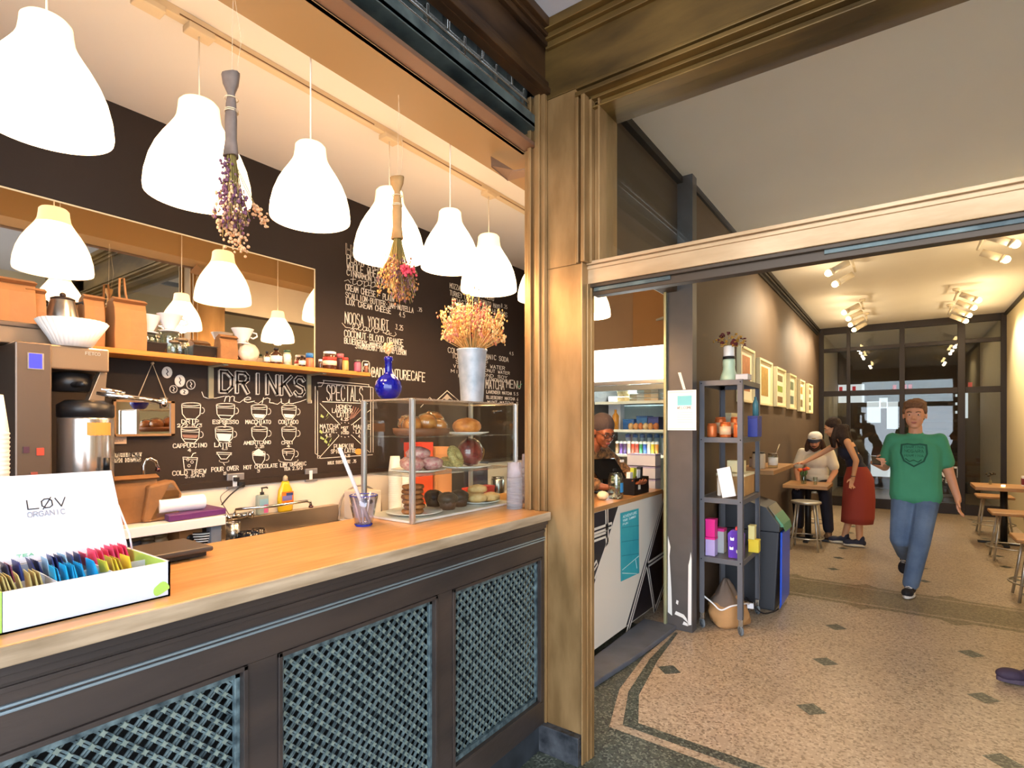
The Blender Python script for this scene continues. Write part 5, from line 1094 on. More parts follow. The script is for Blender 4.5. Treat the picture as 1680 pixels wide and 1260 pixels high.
# little faucet
t = thing('small_faucet', 'small gooseneck water tap above the work table', 'faucet', (-3.05, at(235, 697, X=-3.05).y, 1.097)); m = M(); m.tube([(0, 0, 0), (0, 0, .25), (0, .008, .275), (.0, .03, .285), (0, .055, .27), (0, .065, .235)], .008, 10); m.build('spout', chrome, t)
m = M(); m.tube([(0, .065, .235), (0, .066, .218)], .012, 12); m.build('nozzle', mat('dark_chrome'), t)
# hanging mirror sign + postcard
a = at(186, 655, X=-3.17); b = at(287, 715, X=-3.17)
t = thing('hanging_mirror', 'small framed mirror hanging from a string below the shelf', 'mirror', (-3.18, (a.y+b.y)/2, b.z)); W = (b.y-a.y)/2; H = a.z-b.z
m = M()
for (y0, y1, z0, z1) in ((-W, W, 0, .012), (-W, W, H-.012, H), (-W, -W+.012, 0, H), (W-.02, W, 0, H)): m.box(-.01, .012, y0, y1, z0, z1)
m.build('frame', mat('brown_frame', '8a6a48', .5), t, .001)
m = M(); m.box(-.008, .002, -W+.01, W-.018, .01, H-.01); m.build('mirror_glass', mir, t)
m = M(); n = at(250, 596, X=-3.18); c = Vector((0, n.y-t.location.y, n.z-t.location.z)); m.tube([(0, -W*.25, H), c, (0, W*.75, H)], .003, 6); m.tube([c+Vector((-.01, 0, 0)), c+Vector((.01, 0, 0))], .006, 8); m.build('string', mat('twine'), t)
a = at(171, 686, X=-3.19); b = at(208, 728, X=-3.19)
t = thing('wall_postcard', 'beige card with a round red and grey emblem pinned left of the hanging mirror', 'card', (-3.195, (a.y+b.y)/2, b.z)); W = (b.y-a.y)/2; H = a.z-b.z
m = M(); m.box(-.002, .002, -W, W, 0, H); m.build('card', mat('beige_card', 'c9ab8f', .7), t)
m = M(); m.T = Matrix.Translation((.0022, 0, H*.58)); 
m.prism([(0, W*.7*cos(k*pi/12), H*.27*sin(k*pi/12)) for k in range(24)], (.0006, 0, 0)); m.m = 1; m.prism([(.0007, W*.25*cos(k*pi/6)-.01, H*.1*sin(k*pi/6)) for k in range(12)], (.0006, 0, 0)); m.m = 0
m.T = Matrix.Translation((.0022, 0, 0)) @ wall_frame(0); write(m, 'IN BETTER', -W*.7, H*.1, W*.7, H*.07, None, 0); m.build('emblem', [mat('grey_print', '7a6a66', .7), mat('red_print', 'c23b3b', .7)], t)
# ================= FRIDGE =================
FY = 4.75; fx0, fx1 = -2.47, -1.70; o = (-2.085, FY+.32, 0)
t = thing('display_fridge', 'tall glass-door display fridge with a glowing white sign behind the counter', 'fridge', o)
fw = mat('fridge_white', 'dfe2e0', .35); fi = mat('fridge_inside', 'c8d6d4', .4)
m = loc_m(o); m.box(fx0, fx0+.03, FY, FY+.6, .08, 2.26); m.box(fx1-.03, fx1, FY, FY+.6, .08, 2.26); m.box(fx0+.03, fx1-.03, FY+.57, FY+.6, .08, 2.26); m.box(fx0+.03, fx1-.03, FY+.02, FY+.57, 1.96, 2.26); m.box(fx0+.03, fx1-.03, FY, FY+.57, .08, .3); m.box(fx0+.02, fx1-.02, FY+.03, FY+.58, 0, .08)
m.build('cabinet', [mat('fridge_dark', '3c3a38', .4)], t, .004)
m = loc_m(o); m.box(fx0+.031, fx1-.031, FY+.555, FY+.569, .3, 1.96); m.build('inner_lining', fi, t)
m = loc_m(o); m.box(fx0-.004, fx1+.004, FY-.05, FY+.01, 1.965, 2.265); m.build('lit_sign', mat('lit_sign_white', 'ffffff', .4, emit='fdfbf2', estr=2.2), t, .015)
m = loc_m(o); m.box(fx0, fx1, FY-.03, FY+.005, 1.925, 1.96); m.build('sign_ledge', alu, t, .002)
m = loc_m(o)
for (a, b, c, d) in ((fx0, fx0+.03, .30, 1.92), (fx1-.03, fx1, .30, 1.92), (fx0, fx1, 1.87, 1.92), (fx0, fx1, .3, .35)): m.box(a, b, FY-.03, FY, c, d)
door = m.build('door', mat('fridge_door_frame', '8f948f', .35, .5), t, .002)
m = loc_m(o); m.box(fx0+.03, fx1-.03, FY-.018, FY-.012, .35, 1.87); m.build('door_glass', clear, door)
def fz(v): return at(1034, v, Y=FY+.2).z
SHZ = [fz(661), fz(706), fz(745), .85, .6]
for z in SHZ:
    m = loc_m(o); m.box(fx0+.035, fx1-.035, FY+.03, FY+.54, z-.012, z); m.build('shelf', mat('white_wire_shelf', 'e6ece8', .35), t)
    m = loc_m(o); m.box(fx0+.035, fx1-.035, FY+.02, FY+.03, z-.016, z+.010); m.build('price_rail', mat('pale_rail', 'dfe6dd', .4), t)
area_light('fridge_light', ((fx0+fx1)/2, FY+.28, 1.93), .5, .3, 9, (.92, .97, 1), (0, 0, 0))
area_light('fridge_light', ((fx0+fx1)/2, FY+.08, 1.3), .5, .02, 3, (.92, .97, 1), (pi/2, 0, pi))
def tub(x, z, r, h, c, lc, lab, y=None, grp=None, nm='food_tub', cat='tub'):
    t = thing(nm, lab, cat, (x, y or FY+.14, z), group=grp); m = M(); m.lathe([(.0005, 0), (r*.85, 0), (r, h*.8), (.0005, h*.8)], n=18); m.build('cup', mat('tub_'+c, c, .4), t)
    m = M(); m.lathe([(.0005, h*.8), (r*1.05, h*.8), (r*1.05, h*.95), (.0005, h)], n=18); m.build('lid', mat('tub_'+lc, lc, .3), t); return t
def fbox(x0, x1, z, h, c, lc, lab, y=FY+.1, d=.16, grp=None, nm='food_box', cat='food box'):
    t = boxthing(nm, lab, cat, x0, x1, y, y+d, z+.001, z+h, mat('fb_'+c, c, .45), mat('fb_'+lc, lc, .45), .004)
    if grp: t['group'] = grp
    return t
def fx(u): return at(u, 697, Y=FY+.12).x
z = SHZ[0]+.001
for k, (u, c) in enumerate(((1019, 'e7cf9b'), (1028, 'dcc48e'))): 
    for j in range(3): tub(fx(u-2), z+.06*j, .035, .058, c, 'e9e2c8', 'cream food tub in the %s column on the fridge top shelf, level %s' % (('left', 'right')[k], ('one', 'two', 'three')[j]), grp='cream tubs in the fridge')
for k, (u, n, c) in enumerate(((1040, 2, '8d8a72'), (1052, 3, '9fa5a0'), (1064, 3, 'b89a72'), (1075, 4, 'c7b59a'))):
    for j in range(n): fbox(fx(u)-.038, fx(u)+.038, z+.042*j-.001, .04, c, 'cfd4cf', 'stacked clear food box in column %s from the left, layer %s, fridge top shelf' % (('one', 'two', 'three', 'four')[k], ('one', 'two', 'three', 'four')[j]), grp='stacked food boxes in the fridge')
fbox(fx0+.045, fx(1005), SHZ[1], .34, 'f1eef2', 'f8f8f8', 'white paper sign box standing at the left of the fridge', y=FY+.3, d=.1)
z = SHZ[1]
fbox(fx(1016), fx(1034), z, .11, '1a5fae', '2b74bf', 'blue box at the left of the middle fridge shelf', y=FY+.2)
fbox(fx(1035), fx(1053), z, .14, '2a6fb8', '1b56a0', 'taller blue box in the middle of the fridge shelf', y=FY+.25)
fbox(fx(1054), fx(1072), z, .13, '3b4fa0', '2c3f88', 'violet-blue box at the right of the fridge shelf', y=FY+.25)
for k, u in enumerate((1036, 1044, 1052, 1060, 1068, 1077)):
    m = M(); lump(m, (0, 0, .035), .034, .8, .8, 1, seed=90+k, am=.08); m.build('wrapped_sandwich', mat('sandwich_%d' % (k % 3), ('e8c896', 'dca56a', 'd98a5a')[k % 3], .5, var=.3, vscale=60), None, label='wrapped sandwich number %s from the left in front on the middle fridge shelf' % ('one', 'two', 'three', 'four', 'five', 'six')[k], cat='sandwich', group='sandwiches on the middle fridge shelf', loc=(fx(u), FY+.11, z+.003))
m = M(); m.lathe([(.0005, 0), (.03, 0), (.032, .14), (.012, .17), (.012, .2), (.0005, .2)], n=16); m.build('juice_bottle', mat('amber_juice', 'c98a2e', .2), None, label='amber juice bottle at the left of the middle fridge shelf', cat='bottle', loc=(fx(1010), FY+.12, z+.001))
z = SHZ[2]
cols = ['8a6a4a', '5b3a7a', '3f2a5a', 'd9c8b4', 'd9482e', 'c23a2a', '2f7a4a', '3b5fb0', 'e9e4da', 'd9c23a', 'e29a4a']
for k, c in enumerate(cols):
    x = fx(1014+k*6.5); tub(x, z+.001, .017, .13, c, 'e6e6e0', 'slim %s drink bottle in the lower fridge row, place %s from the left' % (('brown', 'purple', 'dark purple', 'beige', 'orange-red', 'red', 'green', 'blue', 'white', 'yellow', 'orange')[k], ('one', 'two', 'three', 'four', 'five', 'six', 'seven', 'eight', 'nine', 'ten', 'eleven')[k]), y=FY+.1, grp='drink bottles in the lower fridge row', nm='drink_bottle', cat='bottle')
for k in range(6): tub(fx(1018+k*12), z+.001, .026, .2, ('9fb4c4', 'b4c4cc')[k % 2], '4a6fa0', 'clear water bottle behind the slim drinks, place %s from the left' % ('one', 'two', 'three', 'four', 'five', 'six')[k], y=FY+.3, grp='water bottles at the back of the fridge', nm='water_bottle', cat='bottle')
# triangle duct above
m = M(); m.prism([(-2.02, 5.30, 2.62), (-1.50, 5.30, 2.62), (-1.50, 4.9, 2.62)], (0, 0, -.02)); m.build('wall_vent_plate', mat('pale_vent', 'e9dfc2', .5), None, label='pale triangular plate on the orange wall above the fridge', cat='vent plate')
# ================= COUNTER CART =================
gx = -1.66; CYa, CYb = 3.17, 4.50; o = (-1.95, 3.83, .05); cwhite = mat('ivory_laminate', 'e6ded0', .4); cblack = mat('black_laminate', '1e1c22', .35)
t = thing('service_counter', 'low service counter with ivory and black geometric front and wooden top', 'counter', o)
m = loc_m(o); m.box(-2.00, gx-.012, CYa, CYb, .10, .965); m.build('body', cblack, t)
m = loc_m(o); m.box(-2.02, gx+.004, CYa-.01, CYb+.01, .965, 1.0); m.build('top', bar_wood, t, .003)
def fp(u, v): p = at(u, v, X=gx); return p.y, p.z
m = loc_m(o); m.box(gx-.012, gx, CYa, CYb, .055, .965); fr = m.build('front_panel', cwhite, t)
f = M(); f.T = Matrix.Translation(-Vector(o)) @ wall_frame(gx); f.m = 0
def fpoly(pts, mi, zz=.001):
    f.m = mi; q = [fp(u, v) for u, v in pts]; q = [(max(CYa, min(CYb, y)), max(.06, min(.963, z))) for y, z in q]
    a = sum(q[i][0]*q[(i+1) % len(q)][1]-q[(i+1) % len(q)][0]*q[i][1] for i in range(len(q)))
    if a < 0: q = q[::-1]
    f.prism([(x, y, 0) for x, y in q], (0, 0, zz))
def fl_(a, b, mi=1, w=.02, zz=.002):
    f.m = mi; o_ = f.T; f.T = f.T @ Matrix.Translation((0, 0, zz-.0015)); strokes(f, [[fp(*a), fp(*b)]], w, .0015); f.T = o_
f.m = 0
fpoly([(974, 836), (1014, 826), (974, 960)], 0); fpoly([(1091, 822), (1091, 998), (1027, 1042)], 0)
for a, b in (((975, 872), (1002, 862)), ((995, 832), (996, 892)), ((975, 884), (994, 877)), ((975, 930), (978, 925)), ((1062, 927), (1090, 908)), ((1062, 927), (1074, 1003)), ((1074, 1003), (1090, 958))):
    fl_(a, b, 1, .045, .002); fl_(a, b, 0, .012, .0035)
fl_((976, 948), (1016, 832), 1, .02, .002); fl_((1028, 1041), (1090, 818), 1, .05, .002); fl_((1028, 1041), (1090, 818), 0, .012, .0035)
tag(f.build('geometric_inlay', [cblack, cwhite], fr))
t2 = thing('teal_poster', 'teal printed notice taped to the front of the service counter', 'poster', (gx+.003, fp(1018, 900)[0], .5)); o2 = (gx+.003, fp(1018, 900)[0], .5)
m = M(); m.T = Matrix.Translation(-Vector(o2)) @ wall_frame(gx+.003); q = [fp(1018, 954), fp(1048, 940), fp(1047, 834), fp(1017, 842)]; m.prism([(x, y, 0) for x, y in q], (0, 0, .0012)); m.build('sheet', mat('teal_paper', '2fa0b4', .5, col2='3fb0bc', vscale=5), t2)
m = M(); m.T = Matrix.Translation(-Vector(o2)) @ wall_frame(gx+.0042)
def tt(s, u0, u1, v, h, w=None): a = fp(u0, v); b = fp(u1, v); write(m, s, a[0], a[1], b[0], h, w, 0)
tt('ADVENTURE', 1021, 1044, 850, .018, .003); tt('YOUR SUMMER', 1021, 1042, 856, .015, .0025); tt('FUN', 1021, 1029, 862, .014, .0025)
strokes(m, [[fp(1020, 935), fp(1047, 912)], [fp(1020, 940), fp(1044, 941)], [fp(1042, 918), fp(1044, 932)]], .004)
m.m = 1
for v in (866, 889, 912): strokes(m, [[fp(1019, v), fp(1047, v-4)]], .003)
m.build('print', [mat('poster_white', 'dff2f2', .6), mat('poster_dark', '1d6f86', .6)], t2)
for y in (3.4, 4.40):
    w = thing('caster_wheel', 'grey caster wheel under the %s end of the service counter' % ('near' if y < 4 else 'far'), 'caster', (gx+.03, y, .05)) if False else None
    m = loc_m(o); m.T = m.T @ Matrix.Translation((gx-.03, y, .05+.045)) @ Euler((0, pi/2, 0)).to_matrix().to_4x4(); m.torus((0, 0, 0), .036, .010, 24, 8); m.tube([(0, 0, -.008), (0, 0, .008)], .02, 12); c_ = m.build('caster', mat('grey_rubber', '6d7379', .5), t)
# things on the counter
def cy(u, X=-1.8): return at(u, 697, X=X).y
m = M(); lump(m, (0, 0, .032), .042, 1, 1.15, .75, seed=3, am=.02); m.build('round_cookie', mat('pale_cookie', 'efe0b4', .6), None, label='round pale cookie at the near end of the service counter', cat='cookie', loc=(-1.78, cy(989, -1.78), 1.001))
t = thing('plastic_jar', 'clear jar of wrapped sweets with a blue label on the service counter', 'jar', (-1.735, cy(1010, -1.735), 1.001))
m = M(); m.shell([(.05, 0), (.056, .01), (.056, .15), (.045, .185), (.045, .19)], .002, n=24); m.build('vessel', glt, t)
m = M(); rn = random.Random(8)
for k in range(60): m.m = rn.choice((0, 0, 1, 2)); a = rn.uniform(0, 6.28); r = rn.uniform(0, .036); m.ball((r*cos(a), r*sin(a), rn.uniform(.014, .165)), .013, 6, 1, 1, .8)
m.build('sweets', [mat('sweet_cream', 'e6dcc4', .5), mat('sweet_green', '8f9a6a', .5), mat('sweet_brown', '8a6a4a', .5)], t)['kind'] = 'stuff'
m = M()
for j in range(8):
    w0, w1 = -.5+.16*j, -.34+.16*j; r = .0565; m.quad((r*cos(w0), r*sin(w0), .05), (r*cos(w1), r*sin(w1), .05), (r*cos(w1), r*sin(w1), .12), (r*cos(w0), r*sin(w0), .12))
m.build('blue_label', mat('sky_label', '3b8fd0', .5), t)
t = thing('black_box', 'black open box holding leaflets on the service counter', 'box', (-1.745, cy(1040, -1.745), 1.001))
m = M(); m.box(-.06, .06, -.13, .16, 0, .004); m.box(.056, .06, -.13, .16, .004, .13); m.box(-.06, -.056, -.13, .16, .004, .13); m.box(-.056, .056, -.13, -.126, .004, .13); m.box(-.056, .056, .156, .16, .004, .13); m.box(.0602, .061, -.07, -.02, .03, .10); m.build('tray', mat('black_card', '151416', .4), t)
m = M(); m.box(.0612, .062, -.06, -.015, .04, .095); m.build('white_sticker', mat('label_white'), t)
for k, (dy, h, c, lab) in enumerate(((-.09, .17, 'e9e4da', 'white leaflets standing in the black box'), (-.02, .20, 'b3b83a', 'yellow-green packet standing in the black box'), (.06, .18, 'f0ece6', 'white card standing at the right in the black box'), (.11, .2, '2b2a2c', 'black and white card leaning in the black box'))):
    m = M(); m.cbox((0, 0, h/2), (.03, .055, h), ry=.05); m.build('leaflet', mat('leaflet_'+c, c, .5), None, label=lab, cat='leaflet', loc=(-1.745, cy(1040, -1.745)+dy, 1.007))
t = thing('register_tablet', 'black tilted point of sale tablet in front of the barista', 'tablet', (-1.92, cy(993, -1.92), 1.001), -.4)
m = M(); m.cbox((0, 0, .008), (.16, .14, .014)); m.cbox((0, 0, .09), (.03, .03, .16)); m.build('stand', blackpl, t, .003)
m = M(); m.cbox((.02, 0, .20), (.012, .28, .20), ry=-.75); m.build('screen', mat('black_glass', '0c0e10', .08), t, .004)
m = M(); m.cbox((.05, .13, .26), (.02, .03, .02)); m.build('card_reader', mat('white_plastic'), t, .003)
t = thing('cash_drawer', 'low black cash drawer on the service counter under the tablet', 'cash drawer', (-1.95, 3.50, 1.001)); m = M(); m.box(-.1, .1, -.17, .17, .0, .08); m.build('housing', blackpl, t, .004); m = M(); m.box(.1, .106, -.15, .15, .01, .07); m.build('drawer', mat('black_card'), t, .002)
t.location = (-1.915, 3.37, 1.001)
for k in range(3):
    boxthing('white_carton', 'white carton in the stack by the fridge, %s' % ('lowest', 'middle', 'topmost')[k], 'box', -2.0, -1.74, 4.55, 4.68, 1.0+.105*k if False else .97+.11*k, .97+.11*k+.103, mat('white_carton', 'ece8e6', .6), mat('violet_edge', 'b9aecb', .6), .002)
boxthing('wood_stand', 'plain wooden stand under the white cartons', 'stand', -2.02, -1.72, 4.53, 4.69, 0, .968, mat('stand_wood', 'c58a55', .5))
for k, (u, c, lab) in enumerate(((1052, 'd6a0a0', 'small pink packet in front of the black box'), (1061, '9aa3ad', 'small grey packet at the counter edge'))):
    m = M(); m.cbox((0, 0, .02), (.03, .06, .035), rz=.3, rx=.5); m.build('packet', mat('packet_'+c, c, .5), None, label=lab, cat='packet', loc=(-1.71, cy(u, -1.71), 1.006))
# ================= POSTER ON PILASTER =================
a = at(1095, 641, Y=4.05); b = at(1142, 706, Y=4.05)
t = thing('wall_notice', 'white printed notice with a blue picture taped to the grey pilaster', 'notice', ((a.x+b.x)/2, 4.055, b.z)); W = (b.x-a.x)/2; H = a.z-b.z
m = M(); m.box(-W, W, -.003, .002, 0, H); m.build('sheet', mat('paper_white', 'f4f6f8', .6), t)
m = M(); m.T = Matrix.Translation((0, -.003, 0)) @ front_frame(0); m.m = 0
m.prism([(-W*.3, H*.62, 0), (W*.7, H*.62, 0), (W*.7, H*.86, 0), (-W*.3, H*.86, 0)], (0, 0, .0008)); m.m = 1; write(m, 'WELCOME', -W*.3, H*.53, W*.7, H*.06, None, 0)
for k in range(5): strokes(m, [[(-W*.3, H*(.44-.06*k)), (W*.75, H*(.44-.06*k))]], .0012)
m.m = 2; strokes(m, [[(-W*.9, H*.95), (W*.8, H*.95)], [(-W*.95, H*.04), (W*.95, H*.04)]], .004); m.build('print', [mat('pic_blue', '6fc0d6', .5), mat('print_dark', '4a4a4c', .6), mat('print_mint', '8fd0c4', .6)], t)
a = at(1113, 611, Y=4.05); b = at(1121, 639, Y=4.05); m = M(); m.prism([(a.x-.006, 4.059, a.z), (a.x+.016, 4.059, a.z), (b.x+.016, 4.059, b.z), (b.x-.004, 4.059, b.z)], (0, -.002, 0)); m.build('tape_strip', mat('white_tape', 'e9e4e0', .6), None, label='short tilted strip of white tape above the notice', cat='tape')
# ================= RACK =================
rk = mat('grey_steel_paint', '67676c', .45, .3); RX0, RX1, RY0, RY1, RZ = -1.258, -.945, 4.20, 4.80, 1.885; o = ((RX0+RX1)/2, (RY0+RY1)/2, 0)
t = thing('rolling_rack', 'narrow grey metal shelf rack on casters beside the pilaster', 'rack', o)
for x, y, sx_, sy_ in ((RX0, RY0, 1, 1), (RX1, RY0, -1, 1), (RX0, RY1, 1, -1), (RX1, RY1, -1, -1)):
    m = loc_m(o); m.box(min(x, x+sx_*.038), max(x, x+sx_*.038), min(y, y+sy_*.003), max(y, y+sy_*.003), .12, RZ); m.box(min(x, x+sx_*.003), max(x, x+sx_*.003), min(y, y+sy_*.038), max(y, y+sy_*.038), .12, RZ); m.build('post', rk, t, .001)
    m = loc_m(o); cx_, cy_ = x+sx_*.018, y+sy_*.018; m.box(cx_-.014, cx_+.014, cy_-.016, cy_+.016, .07, .12); m.build('caster_fork', steel, t, .002)
    m = loc_m(o); m.T = m.T @ Matrix.Translation((cx_, cy_, .038)) @ Euler((0, pi/2, .7)).to_matrix().to_4x4(); m.torus((0, 0, 0), .028, .010, 22, 8); m.tube([(0, 0, -.009), (0, 0, .009)], .018, 12); m.build('caster', mat('grey_rubber'), t)
RS = [RZ-.002, 1.455, 1.0, .55]
for z in RS:
    m = loc_m(o); m.box(RX0+.004, RX1-.004, RY0+.004, RY1-.004, z-.004, z); m.box(RX0+.002, RX1-.002, RY0-.001, RY0+.003, z-.038, z+.001); m.box(RX0+.002, RX1-.002, RY1-.003, RY1+.001, z-.038, z+.001); m.box(RX1-.003, RX1+.001, RY0+.003, RY1-.003, z-.038, z+.001); m.box(RX0-.001, RX0+.003, RY0+.003, RY1-.003, z-.038, z+.001); m.build('shelf', rk, t, .001)
    m = loc_m(o)
    for x in (RX0+.016, RX1-.016): m.tube([(x, RY0-.001, z-.018), (x, RY0-.004, z-.018)], .005, 8)
    m.build('bolt', mat('dark_bolt', '2e2e32', .4, .6), t)
def rx(u, Y=4.35): return at(u, 697, Y=Y).x
def rz(u, v, Y=4.35): return at(u, v, Y=Y).z
# top items
t = thing('ceramic_vase', 'ribbed mint and white vase with a black band on top of the rack', 'vase', (rx(1197), 4.33, RZ))
mint = mat('mint_ceramic', 'bcd8c0', .3)
m = M(); P = [(.0005, 0), (.064, 0)]+[(r+(.0015 if k % 2 else 0), .01+k*.008) for k, r in enumerate([.064, .063, .062, .06, .058, .055, .052, .049, .047, .045, .044, .043, .043, .044, .045, .045, .045, .044])]+[(.043, .165)]
m.lathe(P+[(.0005, .165)], n=32); m.build('body', mint, t)
m = M(); m.lathe([(.0005, .165), (.0445, .165), (.0445, .186), (.0005, .186)], n=32); m.build('black_band', blackpl, t)
m = M(); m.shell([(.041, .186), (.0405, .20), (.0395, .26), (.03, .268)], .003, n=28); m.build('neck', mat('white_ceramic_gloss', 'eef0f0', .2), t)
m = M(); h = M(); rn = random.Random(12)
for k in range(26):
    a = rn.uniform(0, 6.28); l = rn.uniform(.5, 1.0); p2 = Vector((cos(a)*.12*l, sin(a)*.05*l, .27+rn.uniform(-.03, .09))); m.tube([(0, 0, .2), (cos(a)*.02, sin(a)*.02, .28), p2], .0015, 4)
    h.m = rn.choice((0, 0, 1))
    for j in range(5): h.ball(p2+Vector((rn.gauss(0, .008), rn.gauss(0, .006), rn.gauss(0, .008))), rn.uniform(.004, .008), 5, 1.4, 1, .8)
h.m = 1
for (x, z_) in ((-.045, .29), (.04, .30), (.055, .275), (.03, .285)): h.ball((x, -.02, z_), .016, 8)
m.build('stems', dry[4], t); h.build('dried_flowers', [mat('golden_petals', 'b58a3a', .8), mat('maroon_petals', '5e2226', .8)], t)['kind'] = 'stuff'
boxthing('white_tray', 'little white planter box on the rack top right of the vase', 'box', rx(1212), rx(1232), 4.25, 4.37, RZ, RZ+.042, mat('white_ceramic'), mat('white_ceramic'))
# shelf 2
cop = mat('copper_can', 'd9743c', .35, .35); copt = mat('cream_print', 'edc79a', .5)
for k, (u, Y, h, r, lab) in enumerate(((1168, 4.27, .105, .036, 'short copper-orange can at the left front of the rack'), (1190, 4.27, .115, .04, 'middle copper-orange can in front with a cream crest'), (1212, 4.27, .11, .036, 'copper-orange can at the right front of the rack'), (1182, 4.42, .155, .042, 'tall copper-orange can behind, left'), (1208, 4.42, .155, .042, 'tall copper-orange can behind, right'))):
    jar('coffee_can', lab, Y, h, r, cop, cop, copt if k in (1, 3, 4) else None, x=at(u, 697, Y=Y).x, z=1.456, lidh=.008, cat='can')
X_ = at(1244, 697, Y=4.6).x
t = boxthing('blue_tin', 'blue box at the right rear of the second rack shelf', 'box', X_-.06, X_+.01, 4.52, 4.68, 1.456, 1.62, mat('blue_box', '2b3c96', .45), mat('blue_box_lid', '22327e', .45))
m = M(); m.lathe([(.0005, 0), (.022, 0), (.022, .10), (.01, .13), (.01, .15), (.0005, .15)], (0, 0, 0), 16); m.build('glass_bottle', mat('teal_bottle', '4f8796', .2), None, label='small teal bottle standing on the blue box', cat='bottle', loc=(X_-.02, 4.6, 1.621))
# shelf 3
t = thing('paper_pad', 'thick white pad leaning forward on the third rack shelf', 'paper pad', (at(1190, 697, Y=4.24).x, 4.27, 1.001))
m = M(); m.cbox((0, 0, .115), (.10, .016, .225), rx=-.20, ry=-.25); m.build('sheets', mat('pad_white', 'f5f5f7', .5), t, .002)
m = M(); m.cbox((.0, .014, .115), (.10, .006, .225), rx=-.20, ry=-.25); m.build('backing_card', kraft, t)
boxthing('wooden_crate', 'wooden crate of papers at the back of the third rack shelf', 'crate', -1.19, -.98, 4.42, 4.75, 1.001, 1.17, mat('crate_wood', 'c99a5f', .6, var=.2, vscale=8), mat('crate_papers', 'e9e2bf', .6))
m = M(); m.cbox((0, 0, .05), (.12, .1, .09)); m.build('cream_book', mat('cream_book', 'e9dfb0', .6), None, label='cream block of books standing on the wooden crate', cat='book', loc=(-1.07, 4.55, 1.172))
m = M(); m.cbox((0, 0, .07), (.025, .09, .14), rz=.3); m.build('cream_book', mat('white_book', 'efeadd', .6), None, label='white booklet leaning behind the paper pad', cat='book', loc=(-1.16, 4.38, 1.003))
# shelf 4
pk = mat('hot_pink_card', 'e0288c', .4); pkl = mat('lilac_card', 'b9a8dc', .5)
for k, (u, Y, z0, z1, a_, b_, lab) in enumerate(((1167, 4.28, .551, .69, pkl, pk, 'lilac and pink box at the left of the lowest rack shelf'), (1167, 4.28, .692, .83, pk, pk, 'hot pink box stacked on the lilac box'), (1182, 4.42, .551, .74, mat('grey_sachet', 'c4c6c4', .5), pk, 'grey and pink pouch behind the pink boxes'))):
    X_ = at(u, 697, Y=Y).x; boxthing('pink_box', lab, 'box', X_-.035, X_+.035, Y-.035, Y+.045, z0, z1, a_, b_)
t = thing('purple_bag', 'purple bag with white cat head shapes on the lowest rack shelf', 'bag', (at(1207, 697, Y=4.28).x, 4.29, .551))
m = M(); m.prism([(-.05, -.03, 0), (.05, -.03, 0), (.056, -.025, .18), (.03, -.02, .21), (-.03, -.02, .21), (-.056, -.025, .18)], (0, .07, 0)); m.build('pouch', mat('purple_film', '5a35b0', .3), t, .006)
m = M()
for (x, z_) in ((-.02, .145), (-.025, .075), (.022, .055), (.03, .125)):
    m.prism([(x-.012, -.0315, z_-.012), (x+.012, -.0315, z_-.012), (x+.014, -.0315, z_+.004), (x+.011, -.0315, z_+.014), (x+.006, -.0315, z_+.006), (x-.006, -.0315, z_+.006), (x-.011, -.0315, z_+.014), (x-.014, -.0315, z_+.004)], (0, -.0015, 0))
m.build('cat_head_print', mat('paper_white'), t)
m = M(); m.box(.0, .045, -.02, .03, .21, .235); m.build('red_clip', mat('coral_clip', 'e0505a', .4), t, .002)
X_ = at(1240, 697, Y=4.6).x; boxthing('yellow_box', 'yellow box at the right rear of the lowest rack shelf', 'box', X_-.045, X_+.03, 4.55, 4.62, .551, .65, mat('yellow_card', 'e8cf3c', .5)); boxthing('yellow_box', 'pale yellow box stacked on the yellow box', 'box', X_-.045, X_+.0, 4.55, 4.62, .651, .76, mat('pale_yellow_card', 'ece29a', .5))
# floor under the rack
t = thing('cloth_sack', 'crumpled tan and brown cloth sack on the floor under the rack', 'sack', (-1.10, 4.44, 0))
m = M(); rn = random.Random(2); vs = []; nn = 22; ks = [(0, .11), (.03, .14), (.1, .145), (.17, .125), (.23, .08), (.29, .045), (.33, .02), (.335, .0005)]
for z_, r in ks:
    for j in range(nn): a = 2*pi*j/nn; rr = r*(1+.13*sin(3*a+z_*20)+.08*sin(7*a+z_*35)); vs.append((rr*cos(a)-.25*z_*.3, rr*1.25*sin(a), z_+.012*sin(5*a)*min(1, z_*10)))
fs = [(i*nn+j, i*nn+(j+1) % nn, (i+1)*nn+(j+1) % nn, (i+1)*nn+j) for i in range(len(ks)-1) for j in range(nn)]+[tuple(reversed(range(nn)))]
m.add(vs, fs, True); m.mi = [1 if vs[f_[0]][2] > .16 else 0 for f_ in m.f]; m.build('folds', [mat('tan_canvas', 'b98d5c', .8, bump=.4, bscale=30, var=.15), mat('brown_canvas', '74655a', .8, bump=.4, bscale=30)], t)
t = thing('power_strip', 'white power strip lying beside the sack under the rack', 'power strip', (-.99, 4.66, .10), .2)
m = M(); m.cbox((0, 0, 0), (.05, .28, .04), rx=-.25); m.build('housing', mat('strip_white', 'dcdde4', .4), t, .004)
m = M(); m.cbox((.026, -.02, .0), (.004, .02, .02)); m.build('switch', blackpl, t)
cable('white_cable', 'white cable draped across the front of the cloth sack', [(-1.24, 4.22, .25), (-1.17, 4.23, .20), (-1.11, 4.235, .155), (-1.04, 4.26, .19), (-.98, 4.32, .20), (-.97, 4.5, .16), (-.985, 4.6, .10)], mat('white_cable', 'e9e9ec', .4), .006)
cable('black_cable', 'tangled black cable around the power strip', [(-1.0, 4.40, .15), (-.97, 4.5, .08), (-1.02, 4.56, .06), (-.96, 4.62, .12), (-1.03, 4.68, .15), (-.93, 4.75, .03), (-.87, 4.86, .012), (-.84, 4.98, .012)], cordk, .006)
